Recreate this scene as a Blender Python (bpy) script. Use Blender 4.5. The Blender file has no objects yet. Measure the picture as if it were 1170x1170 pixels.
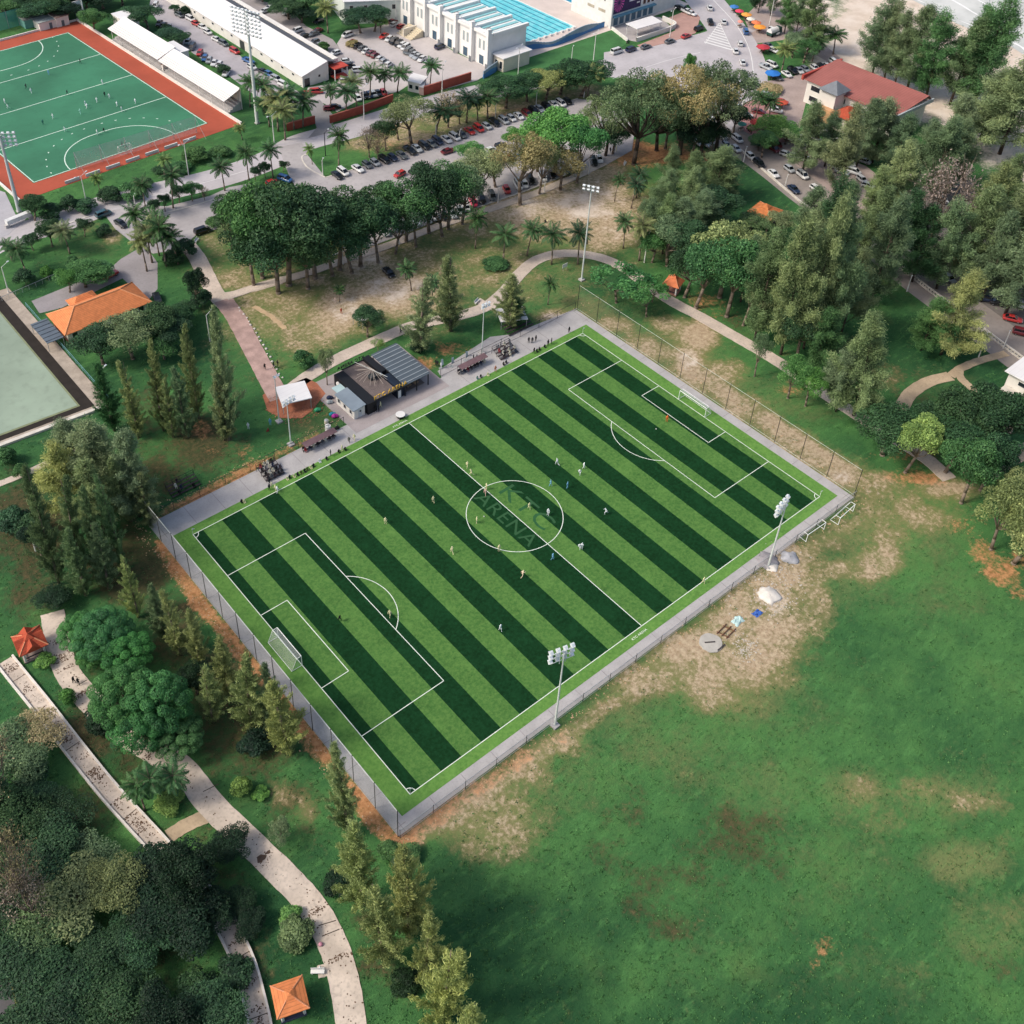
import bpy, bmesh, math, random
import numpy as np
from mathutils import Vector, Matrix

# ------------------------------------------------------------------ camera, world, sun, exposure
SC = bpy.context.scene
COL = SC.collection
F, CX, CY, CZ = 1280.853, -53.6957, -72.0234, 155.0972
YAW, PIT, ROL = 0.867613, 0.675024, 0.028014
UX, UY = 525.558, 410.163                                    # the lens axis in the survey photo (it is a crop)
_fw = np.array([math.cos(YAW)*math.cos(PIT), math.sin(YAW)*math.cos(PIT), -math.sin(PIT)])
_r = np.array([math.sin(YAW), -math.cos(YAW), 0.0]); _u = np.cross(_r, _fw)
RT = math.cos(ROL)*_r + math.sin(ROL)*_u
UP = -math.sin(ROL)*_r + math.cos(ROL)*_u
CAMP = np.array([CX, CY, CZ])
cd = bpy.data.cameras.new('camera'); cam = bpy.data.objects.new('camera', cd); COL.objects.link(cam)
cd.sensor_fit = 'HORIZONTAL'; cd.sensor_width = 36.0; cd.lens = 36.0*F/1170.0
cd.shift_x = (585-UX)/1170.0; cd.shift_y = (UY-585)/1170.0
cd.clip_start = 1.0; cd.clip_end = 4000
M3 = Matrix(((RT[0], UP[0], -_fw[0]), (RT[1], UP[1], -_fw[1]), (RT[2], UP[2], -_fw[2])))
cam.matrix_world = Matrix.Translation(Vector(CAMP)) @ M3.to_4x4()
SC.camera = cam

SUN_EL = math.radians(46)
_trav = _r*0.93 + np.array([math.cos(YAW), math.sin(YAW), 0])*0.30      # the way the light travels over the ground
_trav /= np.linalg.norm(_trav)
SUN_AZ = math.atan2(-_trav[1], -_trav[0])                              # direction towards the sun
w = bpy.data.worlds.new('World'); SC.world = w; w.use_nodes = True
nt = w.node_tree; bg = nt.nodes['Background']
sky = nt.nodes.new('ShaderNodeTexSky'); sky.sky_type = 'NISHITA'; sky.sun_disc = False
sky.sun_elevation = SUN_EL; sky.sun_rotation = math.pi/2 - SUN_AZ
sky.air_density = 1.0; sky.dust_density = 4.0; sky.ozone_density = 1.0
nt.links.new(sky.outputs[0], bg.inputs[0]); bg.inputs[1].default_value = 0.12
sl = bpy.data.lights.new('sun', 'SUN'); sun = bpy.data.objects.new('sun', sl); COL.objects.link(sun)
sl.energy = 1.5; sl.angle = math.radians(12); sl.color = (1.0, 0.93, 0.83)
_d = Vector((_trav[0]*math.cos(SUN_EL), _trav[1]*math.cos(SUN_EL), -math.sin(SUN_EL)))
sun.rotation_euler = _d.to_track_quat('-Z', 'Y').to_euler(); sun.location = (0, 0, 300)
SC.view_settings.view_transform = 'Standard'; SC.view_settings.look = 'None'
SC.view_settings.exposure = 0.6; SC.view_settings.gamma = 1.0; SC.view_settings.use_curve_mapping = False
try:
    SC.cycles.max_bounces = 4; SC.cycles.diffuse_bounces = 2; SC.cycles.transparent_max_bounces = 10
    SC.cycles.glossy_bounces = 2; SC.cycles.transmission_bounces = 2; SC.cycles.caustics_reflective = False
except Exception:
    pass

# ------------------------------------------------------------------ from a point of the survey photo to the place it shows
def at(px, py, z=0.0):
    d = _fw*F + RT*(px-UX) - UP*(py-UY)
    t = (z-CZ)/d[2]
    p = CAMP + d*t
    return (float(p[0]), float(p[1]))
def proj(x, y, z):
    d = np.array([x, y, z])-CAMP
    zz = d @ _fw
    return UX+F*(d @ RT)/zz, UY-F*(d @ UP)/zz
def ppm(x, y, z=0):
    return F/float((np.array([x, y, z])-CAMP) @ _fw)
def height(px, py, top):
    x, y = at(px, py); lo, hi = 0.0, 90.0
    for _ in range(40):
        m = (lo+hi)/2
        if proj(x, y, m)[1] > top: lo = m
        else: hi = m
    return lo

# ------------------------------------------------------------------ materials
def lin(h):
    h = h.lstrip('#'); o = []
    for i in (0, 2, 4):
        c = int(h[i:i+2], 16)/255
        o.append(c/12.92 if c <= 0.04045 else ((c+0.055)/1.055)**2.4)
    return tuple(o)
def C4(c): return (c[0], c[1], c[2], 1.0)
MATS = {}
def node(nt, t, **k):
    n = nt.nodes.new(t)
    for a, b in k.items(): setattr(n, a, b)
    return n
def mixc(nt, f, a, b):
    n = nt.nodes.new('ShaderNodeMix'); n.data_type = 'RGBA'; n.clamp_factor = True
    for s, v in ((n.inputs[0], f), (n.inputs[6], a), (n.inputs[7], b)):
        if hasattr(v, 'is_linked'): nt.links.new(v, s)
        elif isinstance(v, (int, float)): s.default_value = v
        else: s.default_value = C4(v)
    return n.outputs[2]
def math_(nt, op, a, b=None, clamp=False):
    n = nt.nodes.new('ShaderNodeMath'); n.operation = op; n.use_clamp = clamp
    for s, v in zip(n.inputs, (a, b)):
        if v is None: continue
        if hasattr(v, 'is_linked'): nt.links.new(v, s)
        else: s.default_value = v
    return n.outputs[0]
def sstep(nt, x, lo, hi):
    n = nt.nodes.new('ShaderNodeMapRange'); n.interpolation_type = 'SMOOTHSTEP'
    nt.links.new(x, n.inputs[0]); n.inputs[1].default_value = lo; n.inputs[2].default_value = hi
    return n.outputs[0]
def noise(nt, vec, scale, detail=4, rough=0.55):
    n = nt.nodes.new('ShaderNodeTexNoise'); n.inputs['Scale'].default_value = scale
    n.inputs['Detail'].default_value = detail; n.inputs['Roughness'].default_value = rough
    if vec is not None: nt.links.new(vec, n.inputs['Vector'])
    return n.outputs['Fac']
def coords(nt, kind='Object'):
    g = nt.nodes.new('ShaderNodeTexCoord'); return g.outputs[kind]
def newmat(name):
    m = bpy.data.materials.new(name); m.use_nodes = True
    return m, m.node_tree, m.node_tree.nodes['Principled BSDF']
def M(name, col, rough=0.7, var=0.18, scale=0.6, metal=0.0, fine=0.0, spec=0.3):
    """a plain surface with mottling (var) at a given scale per metre and a fine grain"""
    if name in MATS: return MATS[name]
    c = lin(col) if isinstance(col, str) else col
    m, nt, b = newmat(name)
    v = node(nt, 'ShaderNodeNewGeometry').outputs['Position']
    n1 = sstep(nt, noise(nt, v, scale, 5), 0.25, 0.75)
    o = mixc(nt, n1, tuple(x*(1-var) for x in c), tuple(min(1, x*(1+var)) for x in c))
    if fine:
        n2 = noise(nt, v, scale*9, 3)
        o = mixc(nt, math_(nt, 'MULTIPLY', sstep(nt, n2, 0.45, 0.8), fine), o, tuple(x*0.45 for x in c))
    nt.links.new(o, b.inputs['Base Color']); b.inputs['Roughness'].default_value = rough
    b.inputs['Metallic'].default_value = metal; b.inputs['Specular IOR Level'].default_value = spec
    MATS[name] = m
    return m

def courses(m, axis, per, amt, duty=.22):
    """rows of tiles or sheet seams: a thin darker line every per metres along an axis"""
    nt = m.node_tree; b = nt.nodes['Principled BSDF']; sx = node(nt, 'ShaderNodeSeparateXYZ'); nt.links.new(node(nt, 'ShaderNodeNewGeometry').outputs['Position'], sx.inputs[0])
    f = math_(nt, 'LESS_THAN', math_(nt, 'FRACT', math_(nt, 'DIVIDE', math_(nt, 'ADD', sx.outputs[axis], 500), per)), duty)
    old = b.inputs['Base Color'].links[0].from_socket; g = nt.nodes.new('ShaderNodeMix'); g.data_type = 'RGBA'; g.blend_type = 'MULTIPLY'
    nt.links.new(math_(nt, 'MULTIPLY', f, amt), g.inputs[0]); nt.links.new(old, g.inputs[6]); g.inputs[7].default_value = (.25, .22, .2, 1); nt.links.new(g.outputs[2], b.inputs['Base Color']); return m
# ------------------------------------------------------------------ mesh and object helpers
class MB:
    def __init__(s): s.v = []; s.f = []; s.m = []
    def poly(s, pts, m=0):
        i = len(s.v); s.v += [tuple(p) for p in pts]; s.f.append(tuple(range(i, i+len(pts)))); s.m.append(m); return s
    def box(s, x0, y0, z0, x1, y1, z1, m=0):
        if x0 > x1: x0, x1 = x1, x0
        if y0 > y1: y0, y1 = y1, y0
        return s.prism([(x0, y0), (x1, y0), (x1, y1), (x0, y1)], z0, z1, m)
    def prism(s, poly, z0, z1, m=0, mtop=None):
        a = sum(poly[i][0]*poly[(i+1) % len(poly)][1]-poly[(i+1) % len(poly)][0]*poly[i][1] for i in range(len(poly)))
        if a < 0: poly = poly[::-1]
        n = len(poly); i = len(s.v)
        s.v += [(p[0], p[1], z0) for p in poly]+[(p[0], p[1], z1) for p in poly]
        s.f.append(tuple(range(i+n-1, i-1, -1))); s.m.append(m)
        s.f.append(tuple(range(i+n, i+2*n))); s.m.append(m if mtop is None else mtop)
        for k in range(n):
            j = (k+1) % n; s.f.append((i+k, i+j, i+n+j, i+n+k)); s.m.append(m)
        return s
    def hull8(s, a, m=0):
        """a box from its 4 lower and 4 upper corners"""
        i = len(s.v); s.v += [tuple(p) for p in a]
        for q in ((3, 2, 1, 0), (4, 5, 6, 7), (0, 1, 5, 4), (1, 2, 6, 5), (2, 3, 7, 6), (3, 0, 4, 7)):
            s.f.append(tuple(i+k for k in q)); s.m.append(m)
        return s
    def tube(s, p0, p1, r0, r1=None, n=6, m=0):
        r1 = r0 if r1 is None else r1
        a = Vector(p0); b = Vector(p1); d = (b-a)
        if d.length < 1e-6: return s
        d.normalize(); x = d.orthogonal().normalized(); y = d.cross(x); i = len(s.v)
        for c, r in ((a, r0), (b, r1)):
            for k in range(n):
                t = 2*math.pi*k/n; q = c+x*(r*math.cos(t))+y*(r*math.sin(t)); s.v.append(tuple(q))
        for k in range(n):
            j = (k+1) % n; s.f.append((i+k, i+j, i+n+j, i+n+k)); s.m.append(m)
        s.f.append(tuple(range(i+n-1, i-1, -1))); s.m.append(m)
        s.f.append(tuple(range(i+n, i+2*n))); s.m.append(m)
        return s
    def path(s, pts, r, n=6, m=0):
        for k in range(len(pts)-1):
            ra = r[k] if isinstance(r, (list, tuple)) else r; rb = r[k+1] if isinstance(r, (list, tuple)) else r
            s.tube(pts[k], pts[k+1], ra, rb, n, m)
        return s
    def loft(s, rings, m=0, cap=True):
        i = len(s.v); n = len(rings[0])
        for rg in rings: s.v += [tuple(p) for p in rg]
        for k in range(len(rings)-1):
            for q in range(n):
                j = (q+1) % n
                s.f.append((i+k*n+q, i+k*n+j, i+(k+1)*n+j, i+(k+1)*n+q)); s.m.append(m)
        if cap:
            s.f.append(tuple(range(i+n-1, i-1, -1))); s.m.append(m)
            e = i+(len(rings)-1)*n; s.f.append(tuple(range(e, e+n))); s.m.append(m)
        return s
    def ball(s, c, r, n=8, h=5, m=0, sq=(1, 1, 1)):
        rings = []
        for a in range(h+1):
            t = -math.pi/2+math.pi*(0.04+0.92*a/h)
            rings.append([(c[0]+sq[0]*r*math.cos(t)*math.cos(2*math.pi*k/n), c[1]+sq[1]*r*math.cos(t)*math.sin(2*math.pi*k/n), c[2]+sq[2]*r*math.sin(t)) for k in range(n)])
        return s.loft(rings, m)
    def build(s, name, mats, parent=None, smooth=False, bevel=0.0):
        me = bpy.data.meshes.new(name)
        off = parent.location if parent is not None else Vector((0, 0, 0))
        me.from_pydata([(p[0]-off[0], p[1]-off[1], p[2]-off[2]) for p in s.v], [], s.f)
        if not isinstance(mats, (list, tuple)): mats = [mats]
        for q in mats: me.materials.append(q)
        me.polygons.foreach_set('material_index', s.m)
        if smooth: me.polygons.foreach_set('use_smooth', [True]*len(s.f))
        me.update()
        o = bpy.data.objects.new(name, me); COL.objects.link(o)
        if parent is not None: o.parent = parent
        if bevel:
            b = o.modifiers.new('edge', 'BEVEL'); b.width = bevel; b.segments = 2; b.limit_method = 'ANGLE'
        return o
def fit16(s):
    """keep a label within sixteen words by dropping articles, last ones first"""
    w_ = s.replace(', counted from', ' from').split()
    while len(w_) > 16 and 'the' in w_: i = len(w_)-1-w_[::-1].index('the'); w_.pop(i)
    return ' '.join(w_) if len(w_) <= 16 or len(s.split()) > 16 else s
def tag(o, label=None, cat=None, group=None, kind=None):
    if label: o['label'] = fit16(label)
    if cat: o['category'] = cat
    if group: o['group'] = group
    if kind: o['kind'] = kind
    return o
def thing(name, label, cat, loc=(0, 0, 0), rz=0.0, group=None):
    o = bpy.data.objects.new(name, None); COL.objects.link(o); o.location = loc; o.rotation_euler = (0, 0, rz)
    o.empty_display_size = 0.5
    return tag(o, label, cat, group)
def copy_tree(o, parent=None):
    c = o.copy(); COL.objects.link(c)
    if parent is not None: c.parent = parent
    for ch in list(o.children): copy_tree(ch, c)
    return c
def structure(o, label, cat=None): return tag(o, label, cat or o.name.split('.')[0].replace('_', ' '), None, 'structure')
ORD = ['first', 'second', 'third', 'fourth', 'fifth', 'sixth', 'seventh', 'eighth', 'ninth', 'tenth', 'eleventh', 'twelfth', 'thirteenth', 'fourteenth',
       'fifteenth', 'sixteenth', 'seventeenth', 'eighteenth', 'nineteenth', 'twentieth']
def ordinals(keys):
    """for each key its ordinal among equal keys, or 'only' where there is just one"""
    tot = {}; seen = {}; out = []
    for k in keys: tot[k] = tot.get(k, 0)+1
    for k in keys:
        seen[k] = seen.get(k, 0)+1
        out.append('only' if tot[k] == 1 else ORD[seen[k]-1])
    return out
def smoothline(pts, k=6):
    P = [np.array(p, float) for p in pts]; P = [2*P[0]-P[1]]+P+[2*P[-1]-P[-2]]; out = []
    for i in range(1, len(P)-2):
        for j in range(k):
            t = j/k; a, b, c, d = P[i-1:i+3]
            out.append(0.5*((2*b)+(c-a)*t+(2*a-5*b+4*c-d)*t*t+(-a+3*b-3*c+d)*t**3))
    out.append(P[-2]); return out
def ribbon(mb, pts, width, z, m=0, thick=0.0, wob=0.0, seed=1):
    """a strip of a path along ground points (metres); with thickness it is a slab with sides"""
    rg = random.Random(seed); n = len(pts); L = []; R_ = []
    for i, p in enumerate(pts):
        a = pts[max(0, i-1)]; b = pts[min(n-1, i+1)]; d = np.array(b[:2])-np.array(a[:2]); d = d/(np.linalg.norm(d)+1e-9)
        nn = np.array([-d[1], d[0]]); wd = width[i] if isinstance(width, (list, tuple)) else width
        L.append(np.array(p[:2])+nn*(wd/2+rg.uniform(-wob, wob))); R_.append(np.array(p[:2])-nn*(wd/2+rg.uniform(-wob, wob)))
    i0 = len(mb.v)
    for l, r in zip(L, R_): mb.v += [(r[0], r[1], z), (l[0], l[1], z)]
    for i in range(n-1):
        mb.f.append((i0+2*i, i0+2*i+2, i0+2*i+3, i0+2*i+1)); mb.m.append(m)
    if thick:
        for i in range(n-1):
            for A, B in ((R_[i+1], R_[i]), (L[i], L[i+1])):
                mb.poly([(A[0], A[1], z), (B[0], B[1], z), (B[0], B[1], z-thick), (A[0], A[1], z-thick)], m)
    return L, R_
def PX(pts, z=0.0): return [at(a, b, z) for a, b in pts]
def rect(A, B, C, z=0.0):
    """an exact rectangle on the side A-B, as deep as C lies off it (photo points at height z)"""
    a, b, c = (np.array(at(*q, z)) for q in (A, B, C))
    d = (b-a)/np.linalg.norm(b-a); n = np.array([-d[1], d[0]]); h = (c-a) @ n
    return [tuple(a), tuple(b), tuple(b+n*h), tuple(a+n*h)]

# ================================================================== GROUND
ZONES = {
 'dirt': [(450,332,62,30,1),(420,300,45,26,.9),(392,350,36,30,1),(370,375,30,20,.9),(600,238,70,24,.95),(665,232,75,34,1),(700,262,34,24,.95),(520,262,60,16,.6),
  (690,205,40,20,.7),(640,260,60,18,.8),(490,300,40,20,.5),(330,335,40,10,.55),(300,350,16,26,.5),(560,300,40,14,.35),(610,395,40,10,.7),(640,362,30,9,.8),
  (795,383,26,18,1),(786,412,18,22,1),(770,372,30,12,.7),(825,425,26,16,.75),(850,470,26,20,.7),(900,505,30,16,.75),(935,525,26,12,.9),(965,545,26,14,.95),(1000,556,40,18,.62),
  (1040,575,28,16,.55),(1000,590,26,22,.5),(735,400,26,16,.75),(760,425,22,14,.5),(700,370,20,9,.8),(1060,590,40,18,.6),(1080,560,40,14,.75),
  (560,935,56,48,.62),(510,940,40,22,.6),(600,880,30,20,.6),(640,850,30,14,.6),(740,775,34,20,.75),(780,745,40,22,.95),(830,715,36,24,.8),
  (870,680,40,36,.85),(900,640,30,22,.85),(850,755,56,30,.72),(800,770,40,26,.75),(880,735,40,34,.9),(920,690,30,40,.7),(830,765,50,26,.9),(960,650,26,12,.7),(1005,640,26,18,.85),
  (990,655,16,12,.8),(820,795,40,18,.6),(930,655,22,16,.6),(980,600,22,14,.55),(940,620,24,14,.6),(1010,610,40,20,.5),
  (980,905,24,17,.42),(1045,905,40,15,.42),(1112,915,28,15,.45),(1150,920,18,12,.4),(1015,940,26,13,.38),(1147,955,11,12,.4),(1050,1105,20,12,.35),(1140,1048,24,18,.32),(520,300,150,55,.42),(350,345,90,50,.45),(640,255,90,50,.5),(300,385,60,40,.3),(480,350,80,30,.45),(740,260,50,40,.4),(250,300,40,30,.35),(310,352,60,30,.62),(300,372,30,26,.5),(270,320,40,16,.55),(345,385,30,26,.55),(360,330,40,26,.6),(480,300,60,24,.55),(545,330,30,14,.4),
  (300,765,10,10,.3),(350,930,14,24,.45),(320,905,14,16,.4),(260,745,14,14,.3),(215,640,12,16,.4),
  (1070,505,30,14,.3),(1010,430,26,16,.35),(960,395,40,16,.3),(1120,525,30,10,.5),(262,310,30,18,.4),(245,275,20,14,.5),
  (480,160,60,12,.8),(420,165,24,10,.6),(590,125,60,12,.7),(660,105,40,10,.6),(510,140,60,14,.6),(450,140,40,12,.7),(640,190,50,8,.5),(700,190,30,14,.6),
  (130,270,16,12,.5),(110,260,14,10,.3)],
 'orange': [(740,178,52,13,1),(790,178,40,10,.8),(720,168,24,10,.9),(820,180,24,12,.5),(770,170,30,12,.7),(480,165,70,8,.55),(600,128,50,8,.5),
  (1120,632,20,16,.8),(1145,655,22,18,.9),(1165,675,16,16,.6),(1100,600,30,12,.55),(1040,520,40,12,.6),(1050,545,40,12,.7),(1165,640,14,30,.6),
  (480,415,24,10,.9),(520,400,26,10,.7),(560,398,24,10,.6),
  (945,1078,14,12,.5),(932,1098,18,12,.42),(960,1085,9,9,.35),(350,470,30,16,.5),(225,490,22,12,.5),(260,515,40,10,.4),(810,350,30,18,.6),(905,445,22,10,.5),(905,405,16,8,.4),(1000,470,24,10,.35)],
 'litter': [(30,600,70,70,.75),(60,800,50,60,.5),(120,830,60,40,.75),(150,880,40,40,.6),(90,930,60,60,.6),(150,650,60,50,.85),(260,830,60,50,.75),(230,900,40,30,.4),(300,800,50,50,.7),(40,680,40,30,.7),(330,960,40,30,.4),(270,1090,60,60,.45),(200,960,60,40,.5),(440,1060,40,60,.45),(270,430,40,30,.4),(180,470,50,40,.6),(130,540,50,30,.6),(230,505,50,36,.9),(180,545,40,30,.7),(160,640,40,60,.7),(200,720,40,50,.75),(250,780,40,50,.75),(300,850,46,46,.75),(340,920,40,50,.55),(330,820,30,30,.6),  # leaf litter; on the left it also paints in deep tree shade
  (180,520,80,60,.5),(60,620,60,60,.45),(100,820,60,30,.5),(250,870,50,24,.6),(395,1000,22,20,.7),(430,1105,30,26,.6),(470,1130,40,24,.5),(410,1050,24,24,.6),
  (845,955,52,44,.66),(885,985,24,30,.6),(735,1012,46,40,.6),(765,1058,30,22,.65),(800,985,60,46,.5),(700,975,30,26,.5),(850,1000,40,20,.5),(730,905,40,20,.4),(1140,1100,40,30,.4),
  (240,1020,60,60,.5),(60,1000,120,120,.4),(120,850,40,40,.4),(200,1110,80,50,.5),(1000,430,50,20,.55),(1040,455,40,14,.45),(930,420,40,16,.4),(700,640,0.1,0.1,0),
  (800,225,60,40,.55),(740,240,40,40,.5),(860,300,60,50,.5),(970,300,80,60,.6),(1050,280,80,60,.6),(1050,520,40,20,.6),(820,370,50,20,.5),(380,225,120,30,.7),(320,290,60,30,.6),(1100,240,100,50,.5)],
 'dry': [(980,905,60,30,.6),(1080,910,90,30,.6),(1100,985,50,24,.9),(1130,1060,60,40,.6),(900,800,60,60,.35),(760,850,60,40,.5),(700,870,60,30,.4),(850,770,80,60,.7),
  (950,650,70,50,.6),(1060,610,60,40,.5),(1080,680,60,40,.35),(1010,600,60,40,.6),(870,900,60,40,.5),(790,870,60,40,.4),(640,900,60,40,.4),(560,320,60,36,.5),
  (620,330,50,30,.5),(720,350,60,24,.4),(350,350,60,40,.6),(450,240,120,30,.3),(1080,450,60,30,.3),(900,460,60,30,.5),(820,440,50,30,.7),(850,500,60,24,.8),(770,410,60,30,.8),
  (690,390,40,24,.6),(330,390,40,40,.4),(100,280,60,30,.3),(540,270,80,30,.5),(660,300,40,24,.5),(270,360,30,30,.3),(960,1000,100,60,.3),(1000,1120,80,40,.35),(800,1100,60,40,.25),
  (430,160,60,20,.5),(590,130,60,20,.4),(360,490,40,24,.5),(330,340,60,20,.5)],
 'lush_shade': [(40,600,80,90,.9),(120,830,60,60,.8),(280,900,60,60,.6),(60,480,60,50,.6),(330,1050,60,90,.8),(900,1150,200,50,.7),(640,1060,120,100,.6),(1040,390,120,50,.8),(1110,430,60,30,.9),(850,225,50,50,1),(1140,470,50,40,.8),(60,430,60,60,.5),(200,400,60,50,.8),(120,450,60,40,.8),(60,330,80,40,.6),(560,1080,90,110,.8),  # lush grass, plus left ground darkened to stand for deep tree shade
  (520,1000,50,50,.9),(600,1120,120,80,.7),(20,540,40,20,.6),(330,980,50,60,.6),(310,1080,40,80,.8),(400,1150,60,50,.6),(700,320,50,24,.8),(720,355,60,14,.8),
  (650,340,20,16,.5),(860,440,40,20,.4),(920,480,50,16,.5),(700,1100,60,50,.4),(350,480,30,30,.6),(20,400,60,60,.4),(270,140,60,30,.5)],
 'sand': [(925,18,34,26,1),(985,40,50,44,1),(960,70,40,16,1),(1010,10,60,40,1),(1040,70,50,40,1),(1090,100,60,50,1),(1110,50,70,40,1),(1150,130,50,60,1),(1190,180,40,60,1),(1170,40,80,60,1),
  (1100,0,100,40,1),(900,-10,40,30,1),(1230,200,60,80,1),(1300,100,120,120,1),(1080,85,40,60,1),(450,330,44,22,.62),(600,238,44,16,.62),(672,230,54,26,.66),(420,300,30,16,.58),(392,352,26,22,.55),(786,410,14,16,.64),(962,545,16,10,.55),(1000,560,20,10,.5),(880,690,26,22,.55),(640,362,22,7,.62),(600,840,16,10,.45),(700,265,24,14,.5),(1105,165,20,12,.7),(1130,172,22,10,.6),(1090,182,20,8,.6)]}
LINES = {  # px from-to, half width in metres, strength
 'orange': [(186,622,230,690,1.3,.95),(230,690,330,808,1.2,.95),(330,808,420,922,1.2,.95),(420,922,456,966,1.5,.95),(186,590,300,528,1.4,.8),(300,528,360,500,1.2,.75),(456,966,520,915,1.4,.75),(520,915,640,842,1.2,.6)],
 'dirt': [(456,966,640,845,1.3,.8),(640,845,720,790,1.0,.6),(720,790,800,735,1.6,.8),(800,735,905,650,2.2,.85),(700,366,800,432,1.4,.5),(800,432,975,545,2.2,.85),(780,385,800,450,2.0,.7),(905,650,960,600,1.5,.45)],
 'litter': [(420,268,655,200,2.0,.6),(630,975,770,905,.8,.42),(640,990,780,918,.7,.4),(600,960,700,925,.6,.35),(870,930,1010,800,.6,.25),(60,690,170,860,2.0,.4)], 'dry': [(660,352,975,555,5,.8),(456,960,700,805,2.5,.35),(700,805,980,590,5,.6)], 'lush_shade': [], 'sand': []}
def zone_values(X, Y):
    out = {}
    for k, L in ZONES.items():
        v = np.zeros_like(X)
        for (px, py, rx, ry, s) in L:
            c = np.array(at(px, py))
            A = (np.array(at(px+rx, py))-np.array(at(px-rx, py)))/2; B = (np.array(at(px, py-ry))-np.array(at(px, py+ry)))/2
            I = np.linalg.inv(np.array([[A[0], B[0]], [A[1], B[1]]])+np.eye(2)*1e-6)
            dx = X-c[0]; dy = Y-c[1]
            d = np.sqrt((I[0, 0]*dx+I[0, 1]*dy)**2+(I[1, 0]*dx+I[1, 1]*dy)**2)
            np.maximum(v, s*np.clip(1.5-d*.95, 0, 1)**1.1, out=v)
        for (ax, ay, bx, by, hw, s) in LINES[k]:
            a = np.array(at(ax, ay)); b = np.array(at(bx, by)); d = b-a; t = np.clip(((X-a[0])*d[0]+(Y-a[1])*d[1])/(d @ d), 0, 1)
            q = np.hypot(X-a[0]-d[0]*t, Y-a[1]-d[1]*t)/hw; np.maximum(v, s*np.clip(1.6-q*.8, 0, 1), out=v)
        out[k] = v
    return out
def ground_material():
    m, nt, b = newmat('park_ground')
    P = node(nt, 'ShaderNodeNewGeometry').outputs['Position']
    A1 = node(nt, 'ShaderNodeAttribute', attribute_name='zone_a'); A2 = node(nt, 'ShaderNodeAttribute', attribute_name='zone_b')
    s1 = node(nt, 'ShaderNodeSeparateColor'); nt.links.new(A1.outputs['Color'], s1.inputs[0])
    s2 = node(nt, 'ShaderNodeSeparateColor'); nt.links.new(A2.outputs['Color'], s2.inputs[0])
    big = noise(nt, P, 0.028, 5, 0.62); mid = noise(nt, P, 0.16, 6, 0.65); fine = noise(nt, P, 1.1, 6, 0.75); grit = noise(nt, P, 3.4, 3, 0.7)
    def brk(mask, amt, lo, hi, g=0.35):
        t = math_(nt, 'ADD', math_(nt, 'MULTIPLY', math_(nt, 'SUBTRACT', mid, 0.5), amt), math_(nt, 'MULTIPLY', math_(nt, 'SUBTRACT', fine, 0.5), amt*g*2))
        return sstep(nt, math_(nt, 'ADD', mask, t), lo, hi)
    g = mixc(nt, sstep(nt, big, 0.34, 0.66), lin('#345f36'), lin('#4f7c42'))
    g = mixc(nt, math_(nt, 'MULTIPLY', sstep(nt, mid, 0.40, 0.70), 0.6), g, lin('#28502f'))
    g = mixc(nt, math_(nt, 'MULTIPLY', brk(s2.outputs[1], 0.7, 0.2, 0.9), 0.75), g, lin('#1f452b'))  # dark green for lush grass and for tree shade put into the colour
    g = mixc(nt, math_(nt, 'MULTIPLY', brk(s2.outputs[0], 1.3, 0.15, 1.05), 0.75), g, lin('#7f8052'))
    strk = node(nt, 'ShaderNodeMapping'); strk.inputs['Scale'].default_value = (1, 3.2, 1); strk.inputs['Rotation'].default_value = (0, 0, .7); nt.links.new(P, strk.inputs[0])
    g = mixc(nt, math_(nt, 'MULTIPLY', sstep(nt, noise(nt, strk.outputs[0], 0.5, 6, .75), .45, .75), .5), g, lin('#244a2b'))
    g = mixc(nt, math_(nt, 'MULTIPLY', sstep(nt, noise(nt, strk.outputs[0], 0.22, 5, .7), .5, .72), .45), g, lin('#5c8f50'))
    # straggling tussocks and worn flecks everywhere
    g = mixc(nt, math_(nt, 'MULTIPLY', sstep(nt, fine, 0.50, 0.80), 0.35), g, lin('#66804a'))
    g = mixc(nt, math_(nt, 'MULTIPLY', sstep(nt, grit, 0.45, 0.85), 0.6), g, lin('#1d3a24'))
    pat = noise(nt, P, 0.055, 6, 0.7)
    g = mixc(nt, math_(nt, 'MULTIPLY', sstep(nt, pat, 0.54, 0.74), 0.35), g, lin('#5a5f3a'))
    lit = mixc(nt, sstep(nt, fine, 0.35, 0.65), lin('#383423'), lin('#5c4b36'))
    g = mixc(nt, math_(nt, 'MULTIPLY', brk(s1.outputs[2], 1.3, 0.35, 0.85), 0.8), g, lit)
    dirt = mixc(nt, sstep(nt, fine, 0.3, 0.7), lin('#978066'), lin('#c0af92'))
    dirt = mixc(nt, math_(nt, 'MULTIPLY', sstep(nt, grit, 0.55, 0.7), 0.35), dirt, lin('#8a7a58'))
    g = mixc(nt, math_(nt, 'MULTIPLY', brk(s1.outputs[0], 1.1, 0.10, 0.62), 0.7), g, lin('#857a52'))
    g = mixc(nt, brk(s1.outputs[0], 1.7, 0.42, 1.0, .5), g, dirt)
    org = mixc(nt, sstep(nt, fine, 0.3, 0.7), lin('#9a6440'), lin('#c89468'))
    g = mixc(nt, math_(nt, 'MULTIPLY', brk(s1.outputs[1], 1.6, 0.40, 0.95, .5), 0.9), g, org)
    sand = mixc(nt, sstep(nt, mid, 0.3, 0.7), lin('#cab9a6'), lin('#dccfc0'))
    g = mixc(nt, brk(s2.outputs[2], 1.0, 0.4, 0.85), g, sand)
    nt.links.new(g, b.inputs['Base Color']); b.inputs['Roughness'].default_value = 0.9; b.inputs['Specular IOR Level'].default_value = 0.15
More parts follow.
